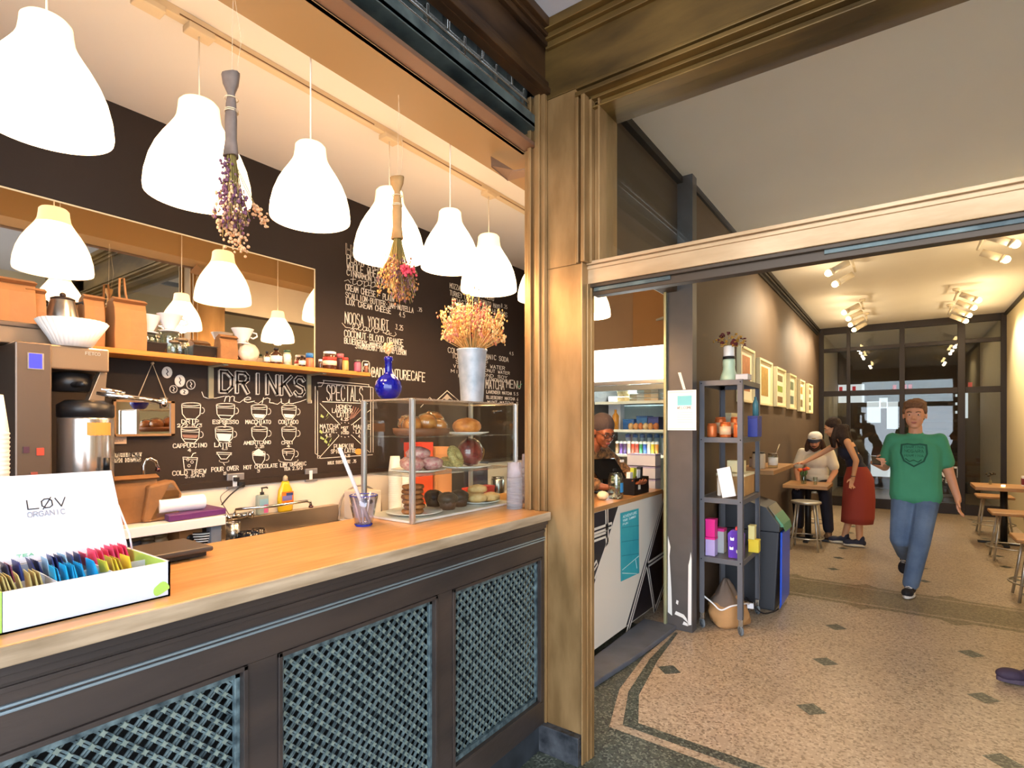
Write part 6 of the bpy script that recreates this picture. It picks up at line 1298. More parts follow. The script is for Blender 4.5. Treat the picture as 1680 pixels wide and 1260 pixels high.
m = M(); m.lathe([(.0005, 0), (.03, 0), (.033, .1), (.0005, .1)], n=14); m.build('small_bundle', mat('brown_canvas'), None, label='small brown rag bundle behind the power strip', cat='rag', loc=(-1.06, 4.74, .001))
# ================= BIN =================
t = thing('waste_bin', 'dark grey waste bin with sloped hood and blue liner beside the rack', 'bin', (-1.06, 5.16, 0)); gb = mat('slate_plastic', '3b3c40', .4)
m = M(); m.prism([(-.22, -.23, 0), (.20, -.23, 0), (.235, -.25, .66), (-.24, -.25, .66)], (0, .44, 0)); m.build('body', gb, t, .01)
m = M(); m.prism([(-.245, -.255, .665), (.24, -.255, .665), (.24, -.255, .72), (.14, -.255, .86), (-.05, -.255, .92), (-.245, -.255, .92)], (0, .45, 0)); m.m = 1; m.prism([(.245, -.20, .735), (.148, -.20, .865), (.146, -.20, .855), (.24, -.20, .73)], (0, .34, 0)); m.build('hood', [gb, mat('hood_edge', '8e8671', .5)], t, .008)
m = M(); m.prism([(.236, -.22, .02), (.252, -.22, .06), (.258, -.22, .66), (.241, -.22, .66)], (0, .38, 0)); m.build('blue_liner', mat('blue_liner', '2352c8', .3), t, .003)
m = M(); m.prism([(.20, -.20, .70), (.262, -.20, .70), (.275, -.2, .66), (.26, -.2, .72), (.20, -.2, .80)], (0, .34, 0)); m.build('green_bag_edge', mat('green_bag', '5f9a72', .35, bump=.4), t, .006)
# ================= LEDGE =================
t = thing('wall_ledge', 'narrow wooden condiment ledge along the left hallway wall', 'ledge', (-1.15, 5.7, .98)); o = (-1.15, 5.7, .98)
m = loc_m(o); m.box(-1.315, -.955, 5.42, 6.55, 1.09, 1.13); m.build('board', table_wood, t, .003)
m = loc_m(o); m.box(-1.315, -1.29, 5.44, 6.53, 1.03, 1.09); m.build('wall_batten', bfr, t)
jar('straw_jar', 'glass jar with a metal straw on the wooden ledge', at(1268, 697, X=-1.03).y, .14, .045, glt, mat('tin_lid'), L_w, x=-1.03, z=1.131)
m = M(); m.tube([(-1.03, at(1268, 697, X=-1.03).y, 1.2), (-.98, at(1268, 697, X=-1.03).y+.05, 1.36)], .006, 8); m.build('metal_straw', chrome, None, label='metal straw leaning out of the ledge jar', cat='straw')
jar('ledge_jar', 'squat jar with dark lid on the ledge behind the rack', 5.62, .16, .06, mat('pepper', 'c9b79a', .4), mat('black_cap'), x=-1.12, z=1.131); jar('ledge_jar', 'white sugar canister on the ledge behind the rack', 5.8, .10, .045, mat('white_ceramic'), mat('tin_lid'), x=-1.2, z=1.131)
# ================= FRAMED PICTURES =================
XWL = -1.32; fm = mat('cream_frame', 'e9dcae', .5); fmi = mat('mat_board', 'f0e6c8', .6)
pics = [(1212, 1239, 561, 659), (1243, 1268, 582, 664), (1271, 1290, 597, 667), (1292, 1307, 608, 671), (1309, 1321, 618, 675), (1323, 1334, 625, 678)]
arts = [('c9804a',), ('b9954e',), ('8a7a52', '9ab04a', '8a6a40'), ('7f8a6a', '6f7a70'), ('b98a3c', '7a6a44'), ('8a7a52', '7a8a3c', '5f6a3c')]
for k, (u0, u1, v0, v1) in enumerate(pics):
    X = XWL+.045; a = at(u0+4, v0+4, X=X); b = at(u1, v0+8, X=X); zt = a.z; zb = at(u0+6, v1, X=X).z; y0, y1 = a.y, b.y
    if y1-y0 < .3: y1 = y0+.3
    t = thing('framed_picture', 'cream box frame, %s along the left hallway wall from the rack' % ('first', 'second', 'third', 'fourth', 'fifth', 'last')[k], 'picture', (XWL+.001, (y0+y1)/2, zb), group='cream box frames on the left hallway wall'); W = (y1-y0)/2; H = zt-zb
    m = M(); w = .025
    for (a_, b_, c_, d_) in ((-W, W, 0, w), (-W, W, H-w, H), (-W, -W+w, w, H-w), (W-w, W, w, H-w)): m.box(0, .045, a_, b_, c_, d_)
    m.build('frame', fm, t, .002)
    m = M(); m.box(.002, .02, -W+w, W-w, w, H-w); m.build('mat_board', fmi, t)
    n = len(arts[k]); m = M()
    for j, c in enumerate(arts[k]):
        m.m = j; h0 = H-w-.04-(H-2*w-.04)*(j+.75 if n > 1 else .8)/max(n, 1); h1 = h0+(H-2*w-.06)*(.6 if n > 1 else .8)/n; m.box(.02, .022, -W*.5, W*.55, max(h0, w+.01), h1)
    m.build('photograph', [mat('art_'+c, c, .5, var=.3, vscale=20) for c in arts[k]], t)
boxthing('picture_box', 'pale card folder fixed low on the wall behind the rack', 'card', XWL+.001, XWL+.05, 5.2, 5.6, 1.42, 1.66, fmi, fm)
m = M(); m.box(-1.318, -1.27, 5.6, 11.8, 3.28, 3.30); m.box(-1.318, -1.30, 5.6, 11.8, 3.25, 3.33); m.build('wall_track', mat('black_trim'), None, label='long dark conduit rail high on the left hallway wall', cat='rail')
# ================= TABLES & STOOLS =================
def cafe_table(name, lab, x0, x1, y0, y1, z=.76):
    o = ((x0+x1)/2, (y0+y1)/2, 0); t = thing(name, lab, 'table', o)
    m = loc_m(o); m.box(x0, x1, y0, y1, z-.045, z); m.build('tabletop', table_wood, t, .004)
    m = loc_m(o); m.tube([(o[0], o[1], .02), (o[0], o[1], z-.045)], .038, 16); m.build('pedestal', blackpl, t)
    m = loc_m(o); m.box(o[0]-.26, o[0]+.26, o[1]-.03, o[1]+.03, 0.003, .03); m.box(o[0]-.03, o[0]+.03, o[1]-.26, o[1]+.26, .003, .029); m.build('cross_base', blackpl, t, .006)
    return t
cafe_table('cafe_table', 'square wooden pedestal table with an orange bouquet at the seated man', -1.29, -.77, 7.95, 8.60)
cafe_table('cafe_table', 'wooden pedestal table against the right hallway wall', .76, 1.38, 9.1, 9.75)
stl = mat('stool_steel', 'b8b4aa', .35, .8)
def stool(lab, x, y, z=.60, seat='round', r=.17, rot=0):
    t = thing('metal_stool', lab, 'stool', (x, y, 0), rot, group=None)
    m = M()
    if seat == 'round': m.lathe([(.0005, z-.03), (r*.9, z-.03), (r, z-.02), (r, z), (r*.92, z+.004), (.0005, z-.004)], n=28); m.build('seat', stl, t)
    else: m.box(-r, r, -r, r, z-.035, z); m.build('seat', table_wood, t, .012)
    for k in range(4):
        a = pi/4+k*pi/2; m = M(); m.tube([(cos(a)*r*.8, sin(a)*r*.8, z-.03), (cos(a)*r*1.25, sin(a)*r*1.25, 0.008)], .012, 8); m.build('leg', stl, t)
    m = M()
    for z_, f in ((.16, 1.14), (.26, 1.08)):
        m.torus((0, 0, z_), r*f, .008, 28, 6) if z_ == .16 else None
    m.build('foot_ring', stl, t); return t
stool('round steel stool in front of the table with the bouquet', -.97, 7.62, .60)
stool('steel stool under the seated man in the cap', -1.02, 8.92, .60)
stool('low stool with square wooden seat at the right hallway table', 1.02, 8.35, .56, 'sq', .2)
stool('low stool with square wooden seat behind, at the right hallway table', 1.05, 10.15, .56, 'sq', .2)
stool('stool nearest on the right, cut off by the picture edge', 1.0, 6.55, .56, 'sq', .2)
t = thing('flower_jar', 'glass jar with orange and red flowers on the seated man\'s table', 'flowers', (-1.07, 8.18, .761))
m = M(); m.shell([(.03, 0), (.034, .01), (.034, .09), (.028, .11)], .002, n=20); m.build('glass', glt, t)
m = M(); h = M(); g = M(); rn = random.Random(21)
for k in range(12):
    a = rn.uniform(0, 6.28); p = Vector((cos(a)*.05, sin(a)*.05, .18+rn.uniform(0, .03))); m.tube([(0, 0, .01), (cos(a)*.02, sin(a)*.02, .1), p], .003, 5); g.ball((cos(a)*.03, sin(a)*.03, .12+rn.uniform(0, .04)), .015, 6, 1, 1, 1.8); h.m = 0 if k > 3 else 1; h.ball(p, .026, 8, 1, 1, .75)
m.build('stems', mat('stem_green', '4f6a3a', .6), t); g.build('leaves', mat('leaf_green', '4f6f3f', .6), t); h.build('blooms', [mat('orange_petals', 'e06a2e', .7), mat('red_petals', 'b3202c', .7)], t)
m = M(); m.shell([(.022, 0), (.027, .10)], .002, n=20); m.build('water_glass', glt, None, label='empty drinking glass on the seated man\'s table', cat='glass', loc=(-.93, 8.15, .761))
m = M(); m.lathe([(.0005, 0), (.02, 0), (.022, .02), (.0005, .02)], n=16); m.build('candle', mat('tea_light', 'ffe9c0', .5, emit='ffd080', estr=5), None, label='small lit tea light on the right hallway table', cat='candle', loc=(1.05, 9.3, .761))
m = M(); m.box(-.03, .03, -.04, .04, 0, .13); m.m = 1; m.box(-.031, .031, -.041, .041, .02, .10); m.build('menu_holder', [whitepl, mat('maroon_card', '7a2230', .5)], None, label='small maroon and white menu block on the right hallway table', cat='menu holder', loc=(1.28, 9.5, .761))
t = thing('bud_vase', 'tiny vase with a dark sprig on the right hallway table', 'vase', (.95, 9.55, .761)); m = M(); m.shell([(.015, 0), (.02, .03), (.01, .06)], .002, n=16); m.build('glass', glt, t); m = M(); m.tube([(0, 0, .01), (0, 0, .12)], .002, 5); m.build('stem', dry[4], t); m = M(); rn = random.Random(3)
for k in range(14): m.ball((rn.gauss(0, .025), rn.gauss(0, .02), .14+rn.gauss(0, .015)), .012, 6)
m.build('leaves', mat('dark_leaf', '3d3320', .7), t)
# ================= BEYOND THE GLASS DOORS =================
for k, (x0, x1, z0, z1, c, e) in enumerate(((-.76, -.44, 2.28, 2.42, 'ffffff', 1), (-.36, -.06, 2.28, 2.42, 'ffffff', 1), (.1, .42, 2.28, 2.42, 'ffffff', 1), (.46, .74, 2.28, 2.42, 'ffffff', 1))): pass
t = thing('street_reflection', 'glowing panes and red awning patches imitating the street reflected in the glass doors', 'window', (0, 15.86, 1.2))
reflg = mat('reflected_daylight', 'c8ccd0', .5, emit='dfe6ea', estr=.5)  # added glow imitates the street reflected in the door glass
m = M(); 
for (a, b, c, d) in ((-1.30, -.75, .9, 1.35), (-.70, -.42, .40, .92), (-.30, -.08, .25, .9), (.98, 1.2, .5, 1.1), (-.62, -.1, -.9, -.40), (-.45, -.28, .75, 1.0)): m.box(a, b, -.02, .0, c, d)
m.build('reflection_panes', reflg, t)
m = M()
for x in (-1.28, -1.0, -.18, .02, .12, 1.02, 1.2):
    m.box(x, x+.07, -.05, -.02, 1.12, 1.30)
m.build('red_reflection', mat('red_reflection', 'c8323a', .5, emit='c8323a', estr=.3), t)
m = M(); m.box(-1.32, 1.41, -.03, .035, -1.19, -.95); m.box(-.06, .06, -.03, .035, -1.19, 1.6); m.box(.06, .85, -.03, .02, -.95, 1.2); m.build('reflection_frame', bfr, t)
t = thing('slatted_blind', 'dark horizontal slatted blind behind the right glass door', 'blind', (.45, 12.5, 0))
for k in range(14):
    m = M(); m.cbox((0, 0, .2+k*.15), (.76, .01, .11), rx=.5); m.build('slat', mat('slat_brown', '40342c', .5), t)
# door lettering
t = thing('door_lettering', 'white rounded lettering on the right glass door behind the walking man', 'lettering', (.5, YB+.02, .6)); m = M(); m.T = front_frame(0)
for dx, s, z0, h in ((0, 'THE', .24, .05), (0, 'MARKET', .05, .16), (0, 'CAFE', -.06, .06)): write(m, s, -.33 if h > .1 else -.2, z0, .33 if h > .1 else .2, h, h*.2, 0)
m.build('letters', mat('paper_white'), t)
for x in (-.10, .10):
    m = M(); m.tube([(x, YB-.01, .95), (x, YB-.05, .97), (x, YB-.05, 1.33), (x, YB-.01, 1.35)], .012, 10); m.build('door_handle', mat('bronze_handle', '6a5a48', .3, .8), [o_ for o_ in bpy.data.objects if o_.name == 'door_1'][0])
# ================= PEOPLE =================
def cap(m, a, b, ra, rb=None, n=12):
    rb = ra if rb is None else rb; a = Vector(a); b = Vector(b)
    if (b-a).length > 1e-5: m.tube([a, b], [ra, rb], n)
    m.ball(a, ra, n); m.ball(b, rb, n)
def limb(m, pts, rs):
    for i in range(len(pts)-1): cap(m, pts[i], pts[i+1], rs[i], rs[i+1])
def remeshed(m, name, mt, parent, vox=.007, smooth=4, fac=.5, label=None, cat=None):
    o = m.build(name, mt, parent); r = o.modifiers.new('r', 'REMESH'); r.mode = 'VOXEL'; r.voxel_size = vox; r.use_smooth_shade = True
    if smooth: s = o.modifiers.new('s', 'SMOOTH'); s.iterations = smooth; s.factor = fac
    if label: o['label'] = label
    return o
def hand(m, w, d, side, curl=.3, spread=.012, sc=1.0):
    """w wrist, d pointing direction, side: vector from little finger to index finger (thumb side)"""
    w = Vector(w); d = Vector(d).normalized(); s = Vector(side); s = (s-d*s.dot(d)).normalized(); p = d.cross(s).normalized()   # p: back of hand
    k = sc
    cap(m, w, w+d*.02*k, .024*k, .026*k)
    for j in (-1, -.33, .33, 1): cap(m, w+d*.015*k+s*j*.014*k, w+d*.085*k+s*j*.029*k, .014*k, .0125*k, 8)
    for j, L in ((-1, .058), (-.36, .074), (.3, .080), (.95, .070)):
        b = w+d*.088*k+s*j*.030*k; a1 = curl; q = b
        for i, f in enumerate((.45, .32, .25)):
            a1 = curl*(i+1)*.8; dd = (d*cos(a1)-p*sin(a1)+s*j*.08).normalized(); e = q+dd*L*f*k; cap(m, q, e, (.0098-.0009*i)*k, (.0090-.0010*i)*k, 8); q = e
    b = w+d*.03*k+s*.026*k; t1 = b+(d*.55+s*.75-p*.25).normalized()*.038*k; t2 = t1+(d*.85+s*.35-p*.4).normalized()*.032*k; cap(m, b, t1, .014*k, .011*k, 8); cap(m, t1, t2, .0108*k, .009*k, 8)
def head_prims(m, c, rz=0, rx=0, sc=1.0, nk=None):
    """cranium, jaw, nose, ears; face looks along -y, c centre of the skull. returns frame"""
    F = Matrix.Translation(c) @ Euler((rx, 0, rz)).to_matrix().to_4x4() @ Matrix.Scale(sc, 4)
    o = m.T; m.T = o @ F
    m.ball((0, .012, .025), .1, 20, .80, .95, .95); m.ball((0, -.03, -.035), .075, 16, .86, .86, 1.05); m.ball((0, -.062, -.092), .03, 12, 1.15, .9, .75)
    m.ball((0, -.068, .012), .05, 14, 1.2, .6, .75); m.ball((-.034, -.066, -.03), .024, 10); m.ball((.034, -.066, -.03), .024, 10)
    cap(m, (0, -.088, .01), (0, -.108, -.028), .0075, .0125, 8); m.ball((-.011, -.098, -.031), .0085, 8); m.ball((.011, -.098, -.031), .0085, 8)
    m.ball((0, -.092, -.058), .013, 10, 1.7, .8, .5); m.ball((0, -.089, -.068), .012, 10, 1.5, .8, .55)
    for s in (-1, 1): m.ball((s*.082, .008, -.008), .03, 10, .28, .62, 1); m.ball((s*.031, -.082, .022), .014, 8, 1.3, .6, .4)
    m.T = o; return F
def face_bits(t, F, body, hairc, lipc, eyes=True):
    for s in (-1, 1):
        m = M(); m.T = F; m.ball((s*.031, -.083, .005), .0125, 10, 1.1, .75, .62); e = m.build('eye', mat('eye_white', 'd9d2ca', .3), t)
        m = M(); m.T = F; m.ball((s*.031, -.0915, .004), .0055, 8, 1, .5, 1); m.build('iris', mat('iris_dark', '241a14', .2), e)
        m = M(); m.T = F; m.tube([(s*.014, -.097, .026), (s*.032, -.1005, .031), (s*.049, -.089, .027)], .0042, 6); m.build('eyebrow', hairc, t)
    m = M(); m.T = F; m.ball((0, -.0985, -.0595), .010, 10, 2.2, .7, .42); m.ball((0, -.097, -.0665), .009, 10, 2.0, .7, .5); m.build('lips', lipc, t)
def shoe(t, ank, d, main, sole, name='shoe', L=.27, lift=0, laces=None, pitch=0):
    F = Matrix.Translation((ank[0], ank[1], ank[2])) @ Matrix.Rotation(math.atan2(d[0], -d[1]), 4, 'Z') @ Matrix.Rotation(pitch, 4, 'X')
    z = -.09; m = M(); m.T = F; k = L/.27
    m.ball((0, -.12*k, z+.045), .045, 14, 1.05, 1.65, .85); m.ball((0, -.02, z+.05), .043, 14, .95, 1.5, 1); m.ball((0, .035, z+.045), .038, 12, .95, 1, 1.05); cap(m, (0, .01, z+.05), (0, .018, z+.1), .042, .040)
    o = remeshed(m, name, main, t, .006, 2)
    m = M(); m.T = F; out = []
    for j in range(20):
        a = 2*pi*j/20; out.append((.047*sin(a)*(1 if cos(a) > 0 else .9), -.055*k-.135*k*cos(a)*(1 if cos(a) > 0 else .92), z+.004))
    m.prism(out[::-1] if True else out, (0, 0, .026)); m.build('sole', sole, o, .004)
    if laces:
        m = M(); m.T = F
        for j in range(5): y = -.05-.022*j; zz = z+.098-.0085*j; m.tube([(-.026, y, zz-.012), (0, y-.004, zz+.002), (.026, y, zz-.012)], .0038, 6); m.tube([(-.022, y-.011, zz-.014), (.022, y-.002, zz-.012)], .0028, 6)
        m.build('laces', laces, o)
    return o
def legs_skin(m, hips, knees, ankles, r=(.085, .06, .04)):
    for h, k, a in zip(hips, knees, ankles): limb(m, [h, k, a], r); k2 = Vector(k).lerp(Vector(a), .3); m.ball(k2, r[1]*.98, 10)
def trousers(t, hips, knees, ankles, pel, mt, r=(.108, .082, .066), stop=.94, name='trousers'):
    m = M(); m.ball(pel, .1, 16, 1.62, 1.2, 1.05); m.ball((pel[0], pel[1], pel[2]+.06), .1, 16, 1.5, 1.12, .8)
    for h, k, a in zip(hips, knees, ankles):
        a = Vector(k).lerp(Vector(a), stop); limb(m, [h, k, a], r)
    return remeshed(m, name, mt, t, .010, 5)
# ---------- walking man in the green t-shirt ----------
SK1 = mat('skin_fair', 'd79a78', .5, var=.08, vscale=12); hair1 = mat('hair_brown', '7d5638', .7, var=.35, vscale=60, bump=.6, bscale=90)
t = thing('person', 'man in a green shield-print t-shirt and jeans walking with a phone', 'person', (.10, 6.22, 0), radians(-2))
hips = [(.088, 0, .90), (-.088, 0, .90)]; knees = [(.035, -.13, .50), (-.115, -.08, .50)]; anks = [(-.035, -.10, .095), (-.09, .27, .30)]
sh = [(.172, 0, 1.415), (-.172, 0, 1.415)]; elb = [(.235, .04, 1.14), (-.24, .08, 1.15)]; wr = [(.30, -.03, .90), (-.31, -.17, 1.20)]
m = M(); legs_skin(m, hips, knees, anks); m.ball((0, 0, .93), .1, 16, 1.5, 1.05, 1.1); m.ball((0, 0, 1.08), .1, 16, 1.4, .98, 1.5); m.ball((0, 0, 1.27), .1, 16, 1.5, .85, 1.6); cap(m, (-.15, 0, 1.41), (.15, 0, 1.41), .052); cap(m, (0, .01, 1.40), (0, -.015, 1.53), .058, .052)
for s_, e_, w_ in zip(sh, elb, wr): limb(m, [s_, e_, w_], [.052, .042, .027])
hand(m, wr[0], (.05, -.12, -1), (-.2, -1, .1), .35); hand(m, wr[1], (.35, -.9, .12), (.1, .1, 1), .9)
F = head_prims(m, (-.005, -.02, 1.64), -.05, .04, 1.04)
remeshed(m, 'body', SK1, t, .0065, 3); face_bits(t, F, None, hair1, mat('lips_rose', 'b5685a', .5))
m = M(); m.T = F; m.ball((0, .026, .052), .1, 18, .90, .98, .88); m.ball((0, -.036, .108), .048, 12, 1.3, .85, .6); m.ball((0, .06, -.02), .06, 12, 1.2, .7, 1.0)
for s in (-1, 1): m.ball((s*.076, -.005, .035), .03, 10, .5, 1.3, 1)
for k in range(14): a = -1.1+k*.17; m.ball((.06*sin(a*1.2), -.082+.02*abs(a), .085+.01*(k % 2)), .015, 7, 1, .8, 1.3)
rnh = random.Random(4)
for k in range(40): a_ = rnh.uniform(0, 6.28); e_ = rnh.uniform(.35, 1.3); m.ball((.083*cos(a_)*cos(e_), .03+.09*sin(a_)*cos(e_), .06+.083*sin(e_)), .016, 6, 1, 1, .8)
hm = M(); hm.v = m.v; hm.f = m.f; hm.mi = m.mi; hm.sm = m.sm
# carve the hair line: keep what lies above the brow plane
remeshed(hm, 'hair', hair1, t, .006, 3)
gts = mat('green_jersey', '449470', .8, var=.1, vscale=6, bump=.15, bscale=14)
m = M()
for s in (-1, 1): cap(m, (s*.082, 0, .905), (s*.085, 0, 1.12), .120, .108); cap(m, (s*.085, 0, 1.12), (s*.098, 0, 1.31), .108, .110); cap(m, (s*.098, 0, 1.31), (s*.13, 0, 1.40), .110, .066)
m.ball((0, 0, .89), .1, 20, 1.9, 1.26, .75); cap(m, (0, 0, .92), (0, 0, 1.33), .122, .116); cap(m, (-.045, 0, .92), (-.05, 0, 1.33), .120, .114); cap(m, (.045, 0, .92), (.05, 0, 1.33), .120, .114); cap(m, (-.15, .0, 1.40), (.15, .0, 1.40), .066); cap(m, (0, .005, 1.42), (0, .0, 1.455), .072, .062); m.tube([(0, 0, .86), (0, 0, .98)], [.165, .165], 20) if False else None
for s_, e_ in zip(sh, elb): e2 = Vector(s_).lerp(Vector(e_), .72); cap(m, s_, e2, .062, .068)
sb = remeshed(m, 't_shirt', gts, t, .009, 8)
m = M(); o_ = [(-.062, 1.345), (-.03, 1.352), (0, 1.347), (.03, 1.352), (.062, 1.345), (.066, 1.28), (.05, 1.225), (0, 1.185), (-.05, 1.225), (-.066, 1.28)]
def on_chest(x, z, e=.0): return (x*1.55-.01, -.119-e+.55*max(0, abs(x*1.55-.01)-.05)**2*4+max(0, z-1.3)*.10, 1.29+(z-1.28)*1.3)
m.add([on_chest(x, z, .002) for x, z in o_]+[on_chest(x*.86, 1.275+(z-1.275)*.86, .003) for x, z in o_], [(j, (j+1) % 10, 10+(j+1) % 10, 10+j) for j in range(10)], False)
for zz, hh in ((1.318, .016), (1.288, .020), (1.258, .016)):
    for st in glyphs('MARINA' if hh < .017 else 'NOSARA'):
        i = st[0][2]; pts = [on_chest(-.044+i*.0155+.0115*p[0]/4, zz+hh*p[1]/6, .004) for p in st]; m.tube(pts, .0016, 4)
m.tube([on_chest(-.04, 1.245, .004), on_chest(-.02, 1.225, .004), on_chest(0, 1.235, .004), on_chest(.02, 1.222, .004), on_chest(.036, 1.24, .004)], .004, 5)
m.build('shield_print', mat('dark_green_print', '1f5540', .8), sb)
denim = mat('washed_denim', '6b7f9a', .8, col2='50637f', vscale=5, bump=.2, bscale=120)
tr_ = trousers(t, hips, knees, anks, (0, 0, .91), denim, r=(.100, .08, .066), stop=.96)
shoe(t, anks[0], (-.15, -1), mat('black_canvas_shoe', '1d1a20', .7), mat('white_rubber', 'e6e2dc', .5), laces=mat('white_lace', 'e9e6e2', .7))
shoe(t, anks[1], (-.1, -1), mat('black_canvas_shoe'), mat('white_rubber'), laces=mat('white_lace'), pitch=.8)
m = M(); m.T = Matrix.Translation((-.285, -.265, 1.225)) @ Euler((.5, .1, .2)).to_matrix().to_4x4(); m.cbox((0, 0, 0), (.07, .14, .009)); ph = m.build('phone', mat('dark_phone', '1c1418', .2), None, .004, label='dark phone held in the walking man\'s right hand', cat='phone')
R_ = Matrix.Translation(t.location) @ Matrix.Rotation(radians(-2), 4, 'Z'); ph.matrix_world = R_
# ---------- leaning woman in the red skirt ----------
SK2 = mat('skin_warm', 'd29a72', .5); hair2 = mat('hair_dark_curls', '33201a', .75, var=.4, vscale=50, bump=.8, bscale=70)
t = thing('person', 'standing woman with dark curly hair, navy top and long red skirt', 'person', (-.47, 8.22, 0), radians(-80))
hips = [(.085, .02, .90), (-.085, .02, .90)]; knees = [(.08, .01, .50), (-.07, -.03, .50)]; anks = [(.075, .02, .10), (-.08, -.13, .10)]
m = M(); legs_skin(m, hips, knees, anks, (.08, .052, .036)); m.ball((0, .02, .93), .1, 16, 1.55, 1.1, 1.1); m.ball((0, -.03, 1.08), .1, 16, 1.2, .9, 1.4); m.ball((0, -.10, 1.22), .1, 16, 1.4, 1.0, 1.35); cap(m, (-.13, -.13, 1.335), (.13, -.12, 1.335), .045); cap(m, (0, -.14, 1.32), (0, -.22, 1.43), .046, .042)
limb(m, [(.155, -.12, 1.33), (.19, -.03, 1.10), (.165, -.06, .89)], [.043, .034, .023]); limb(m, [(-.155, -.15, 1.33), (-.15, -.40, 1.16), (-.12, -.60, 1.04)], [.043, .034, .023])
hand(m, (.165, -.06, .89), (-.05, -.1, -1), (0, -1, 0), .35, sc=.92); hand(m, (-.12, -.60, 1.04), (.1, -1, -.15), (1, 0, .2), .35, sc=.92)
F = head_prims(m, (0, -.27, 1.515), .12, .45, .94)
remeshed(m, 'body', SK2, t, .0065, 3); face_bits(t, F, None, hair2, mat('lips_rose'))
rn = random.Random(9); m = M(); m.T = F; m.ball((0, .03, .045), .1, 18, .98, 1.05, .92); m.T = Matrix()
for k in range(34):
    a = rn.uniform(0, 6.28); p0 = Vector((cos(a)*.085, -.22+sin(a)*.07+.03, 1.53)); 
    if sin(a) < -.55: continue
    p1 = Vector((cos(a)*.12, -.17+sin(a)*.07, 1.40)); p2 = Vector((cos(a)*.115+rn.uniform(-.02, .02), -.15+sin(a)*.08, 1.27+rn.uniform(-.03, .05))); limb(m, [p0, p1, p2], [.03, .034, .018])
    for j in range(5): m.ball(p0.lerp(p2, rn.random())+Vector((cos(a)*.02, sin(a)*.02, 0)), .022, 7)
for x in (-.1, .1): limb(m, [(x, -.24, 1.50), (x*1.15, -.27, 1.38), (x, -.26, 1.27)], [.03, .035, .02])
remeshed(m, 'hair', hair2, t, .008, 1)
m = M(); m.ball((0, .0, 1.0), .1, 18, 1.42, 1.08, .9); m.ball((0, -.03, 1.08), .1, 18, 1.3, 1.0, 1.3); m.ball((0, -.10, 1.21), .1, 18, 1.5, 1.1, 1.2); cap(m, (-.10, -.13, 1.31), (-.085, -.12, 1.37), .03, .024); cap(m, (.10, -.12, 1.31), (.085, -.11, 1.37), .03, .024)
remeshed(m, 'tank_top', mat('navy_top', '1d2136', .8), t, .009, 4)
m = M(); nn = 40; ks = [(1.02, .142, .108, -.0), (.96, .165, .13, .01), (.86, .19, .165, .02), (.6, .20, .18, .02), (.38, .205, .18, .01), (.30, .20, .175, .0)]
vs = []
for sgn, ks_ in ((0, ks), (-.006, ks[::-1])):
    for z, a, b, dy in ks_:
        for j in range(nn): w = 2*pi*j/nn; f = 1+.03*sin(w*7)*(1.02-z); vs.append(((a+sgn)*f*cos(w), dy+(b+sgn)*f*sin(w), z))
m.add(vs, [(i*nn+j, (i+1)*nn+j, (i+1)*nn+(j+1) % nn, i*nn+(j+1) % nn) for i in range(len(ks)*2-1) for j in range(nn)], True)
m.build('skirt', mat('brick_red_skirt', '96382b', .8, bump=.1, bscale=40), t)
for a in anks: shoe(t, a, (0, -1), mat('navy_sneaker', '26283a', .7), mat('cream_sole', 'd9cdb5', .6), L=.25)
m = M(); m.tube([(.165+.026*cos(w), -.06+.026*sin(w), .905) for w in [j*pi/8 for j in range(16)]], .004, 6, closed=True); m.build('bracelet', mat('dark_bracelet', '2a2022', .5), t)
# ---------- seated man in the cap ----------
hair3 = mat('hair_long_brown', '4a3020', .75, var=.3, vscale=40, bump=.6, bscale=60)
t = thing('person', 'seated bearded man in a white cap and cream t-shirt', 'person', (-1.0, 8.92, 0), radians(-3))
hips = [(.09, 0, .69), (-.09, 0, .69)]; knees = [(.17, -.42, .60), (-.17, -.40, .60)]; anks = [(.21, -.40, .10), (-.17, -.30, .10)]
m = M(); legs_skin(m, hips, knees, anks); m.ball((0, 0, .70), .1, 16, 1.5, 1.1, 1.0); m.ball((0, -.02, .86), .1, 16, 1.4, 1, 1.5); m.ball((0, -.05, 1.04), .1, 16, 1.6, 1.1, 1.4); cap(m, (-.15, -.06, 1.155), (.15, -.06, 1.155), .052); cap(m, (0, -.06, 1.15), (0, -.09, 1.24), .055, .05)
limb(m, [(.175, -.06, 1.155), (.245, -.10, .90), (.17, -.33, .70)], [.05, .04, .026]); limb(m, [(-.175, -.06, 1.155), (-.245, -.10, .90), (-.17, -.33, .70)], [.05, .04, .026])
hand(m, (.17, -.33, .70), (0, -1, -.12), (-1, 0, 0), .35); hand(m, (-.17, -.33, .70), (0, -1, -.12), (1, 0, 0), .35)
F = head_prims(m, (0, -.12, 1.315), 0, .30, .97)
remeshed(m, 'body', SK1, t, .0065, 3); face_bits(t, F, None, hair3, mat('lips_rose'))
m = M(); m.T = F; m.ball((0, .03, .01), .1, 16, .9, .85, 1.0)
for s in (-1, 1): limb(m, [(s*.085, .0, .01), (s*.105, -.01, -.08), (s*.115, -.02, -.17)], [.03, .038, .03]); limb(m, [(s*.07, .05, .0), (s*.09, .05, -.16)], [.035, .035])
cap(m, (-.05, .06, -.05), (.05, .06, -.05), .05); remeshed(m, 'hair', hair3, t, .008, 2)
m = M(); m.T = F; limb(m, [(-.066, -.035, -.035), (-.05, -.07, -.085), (0, -.085, -.108), (.05, -.07, -.085), (.066, -.035, -.035)], [.018, .024, .028, .024, .018]); limb(m, [(-.03, -.098, -.048), (0, -.103, -.044), (.03, -.098, -.048)], [.006, .008, .006]); remeshed(m, 'beard', hair3, t, .006, 2)
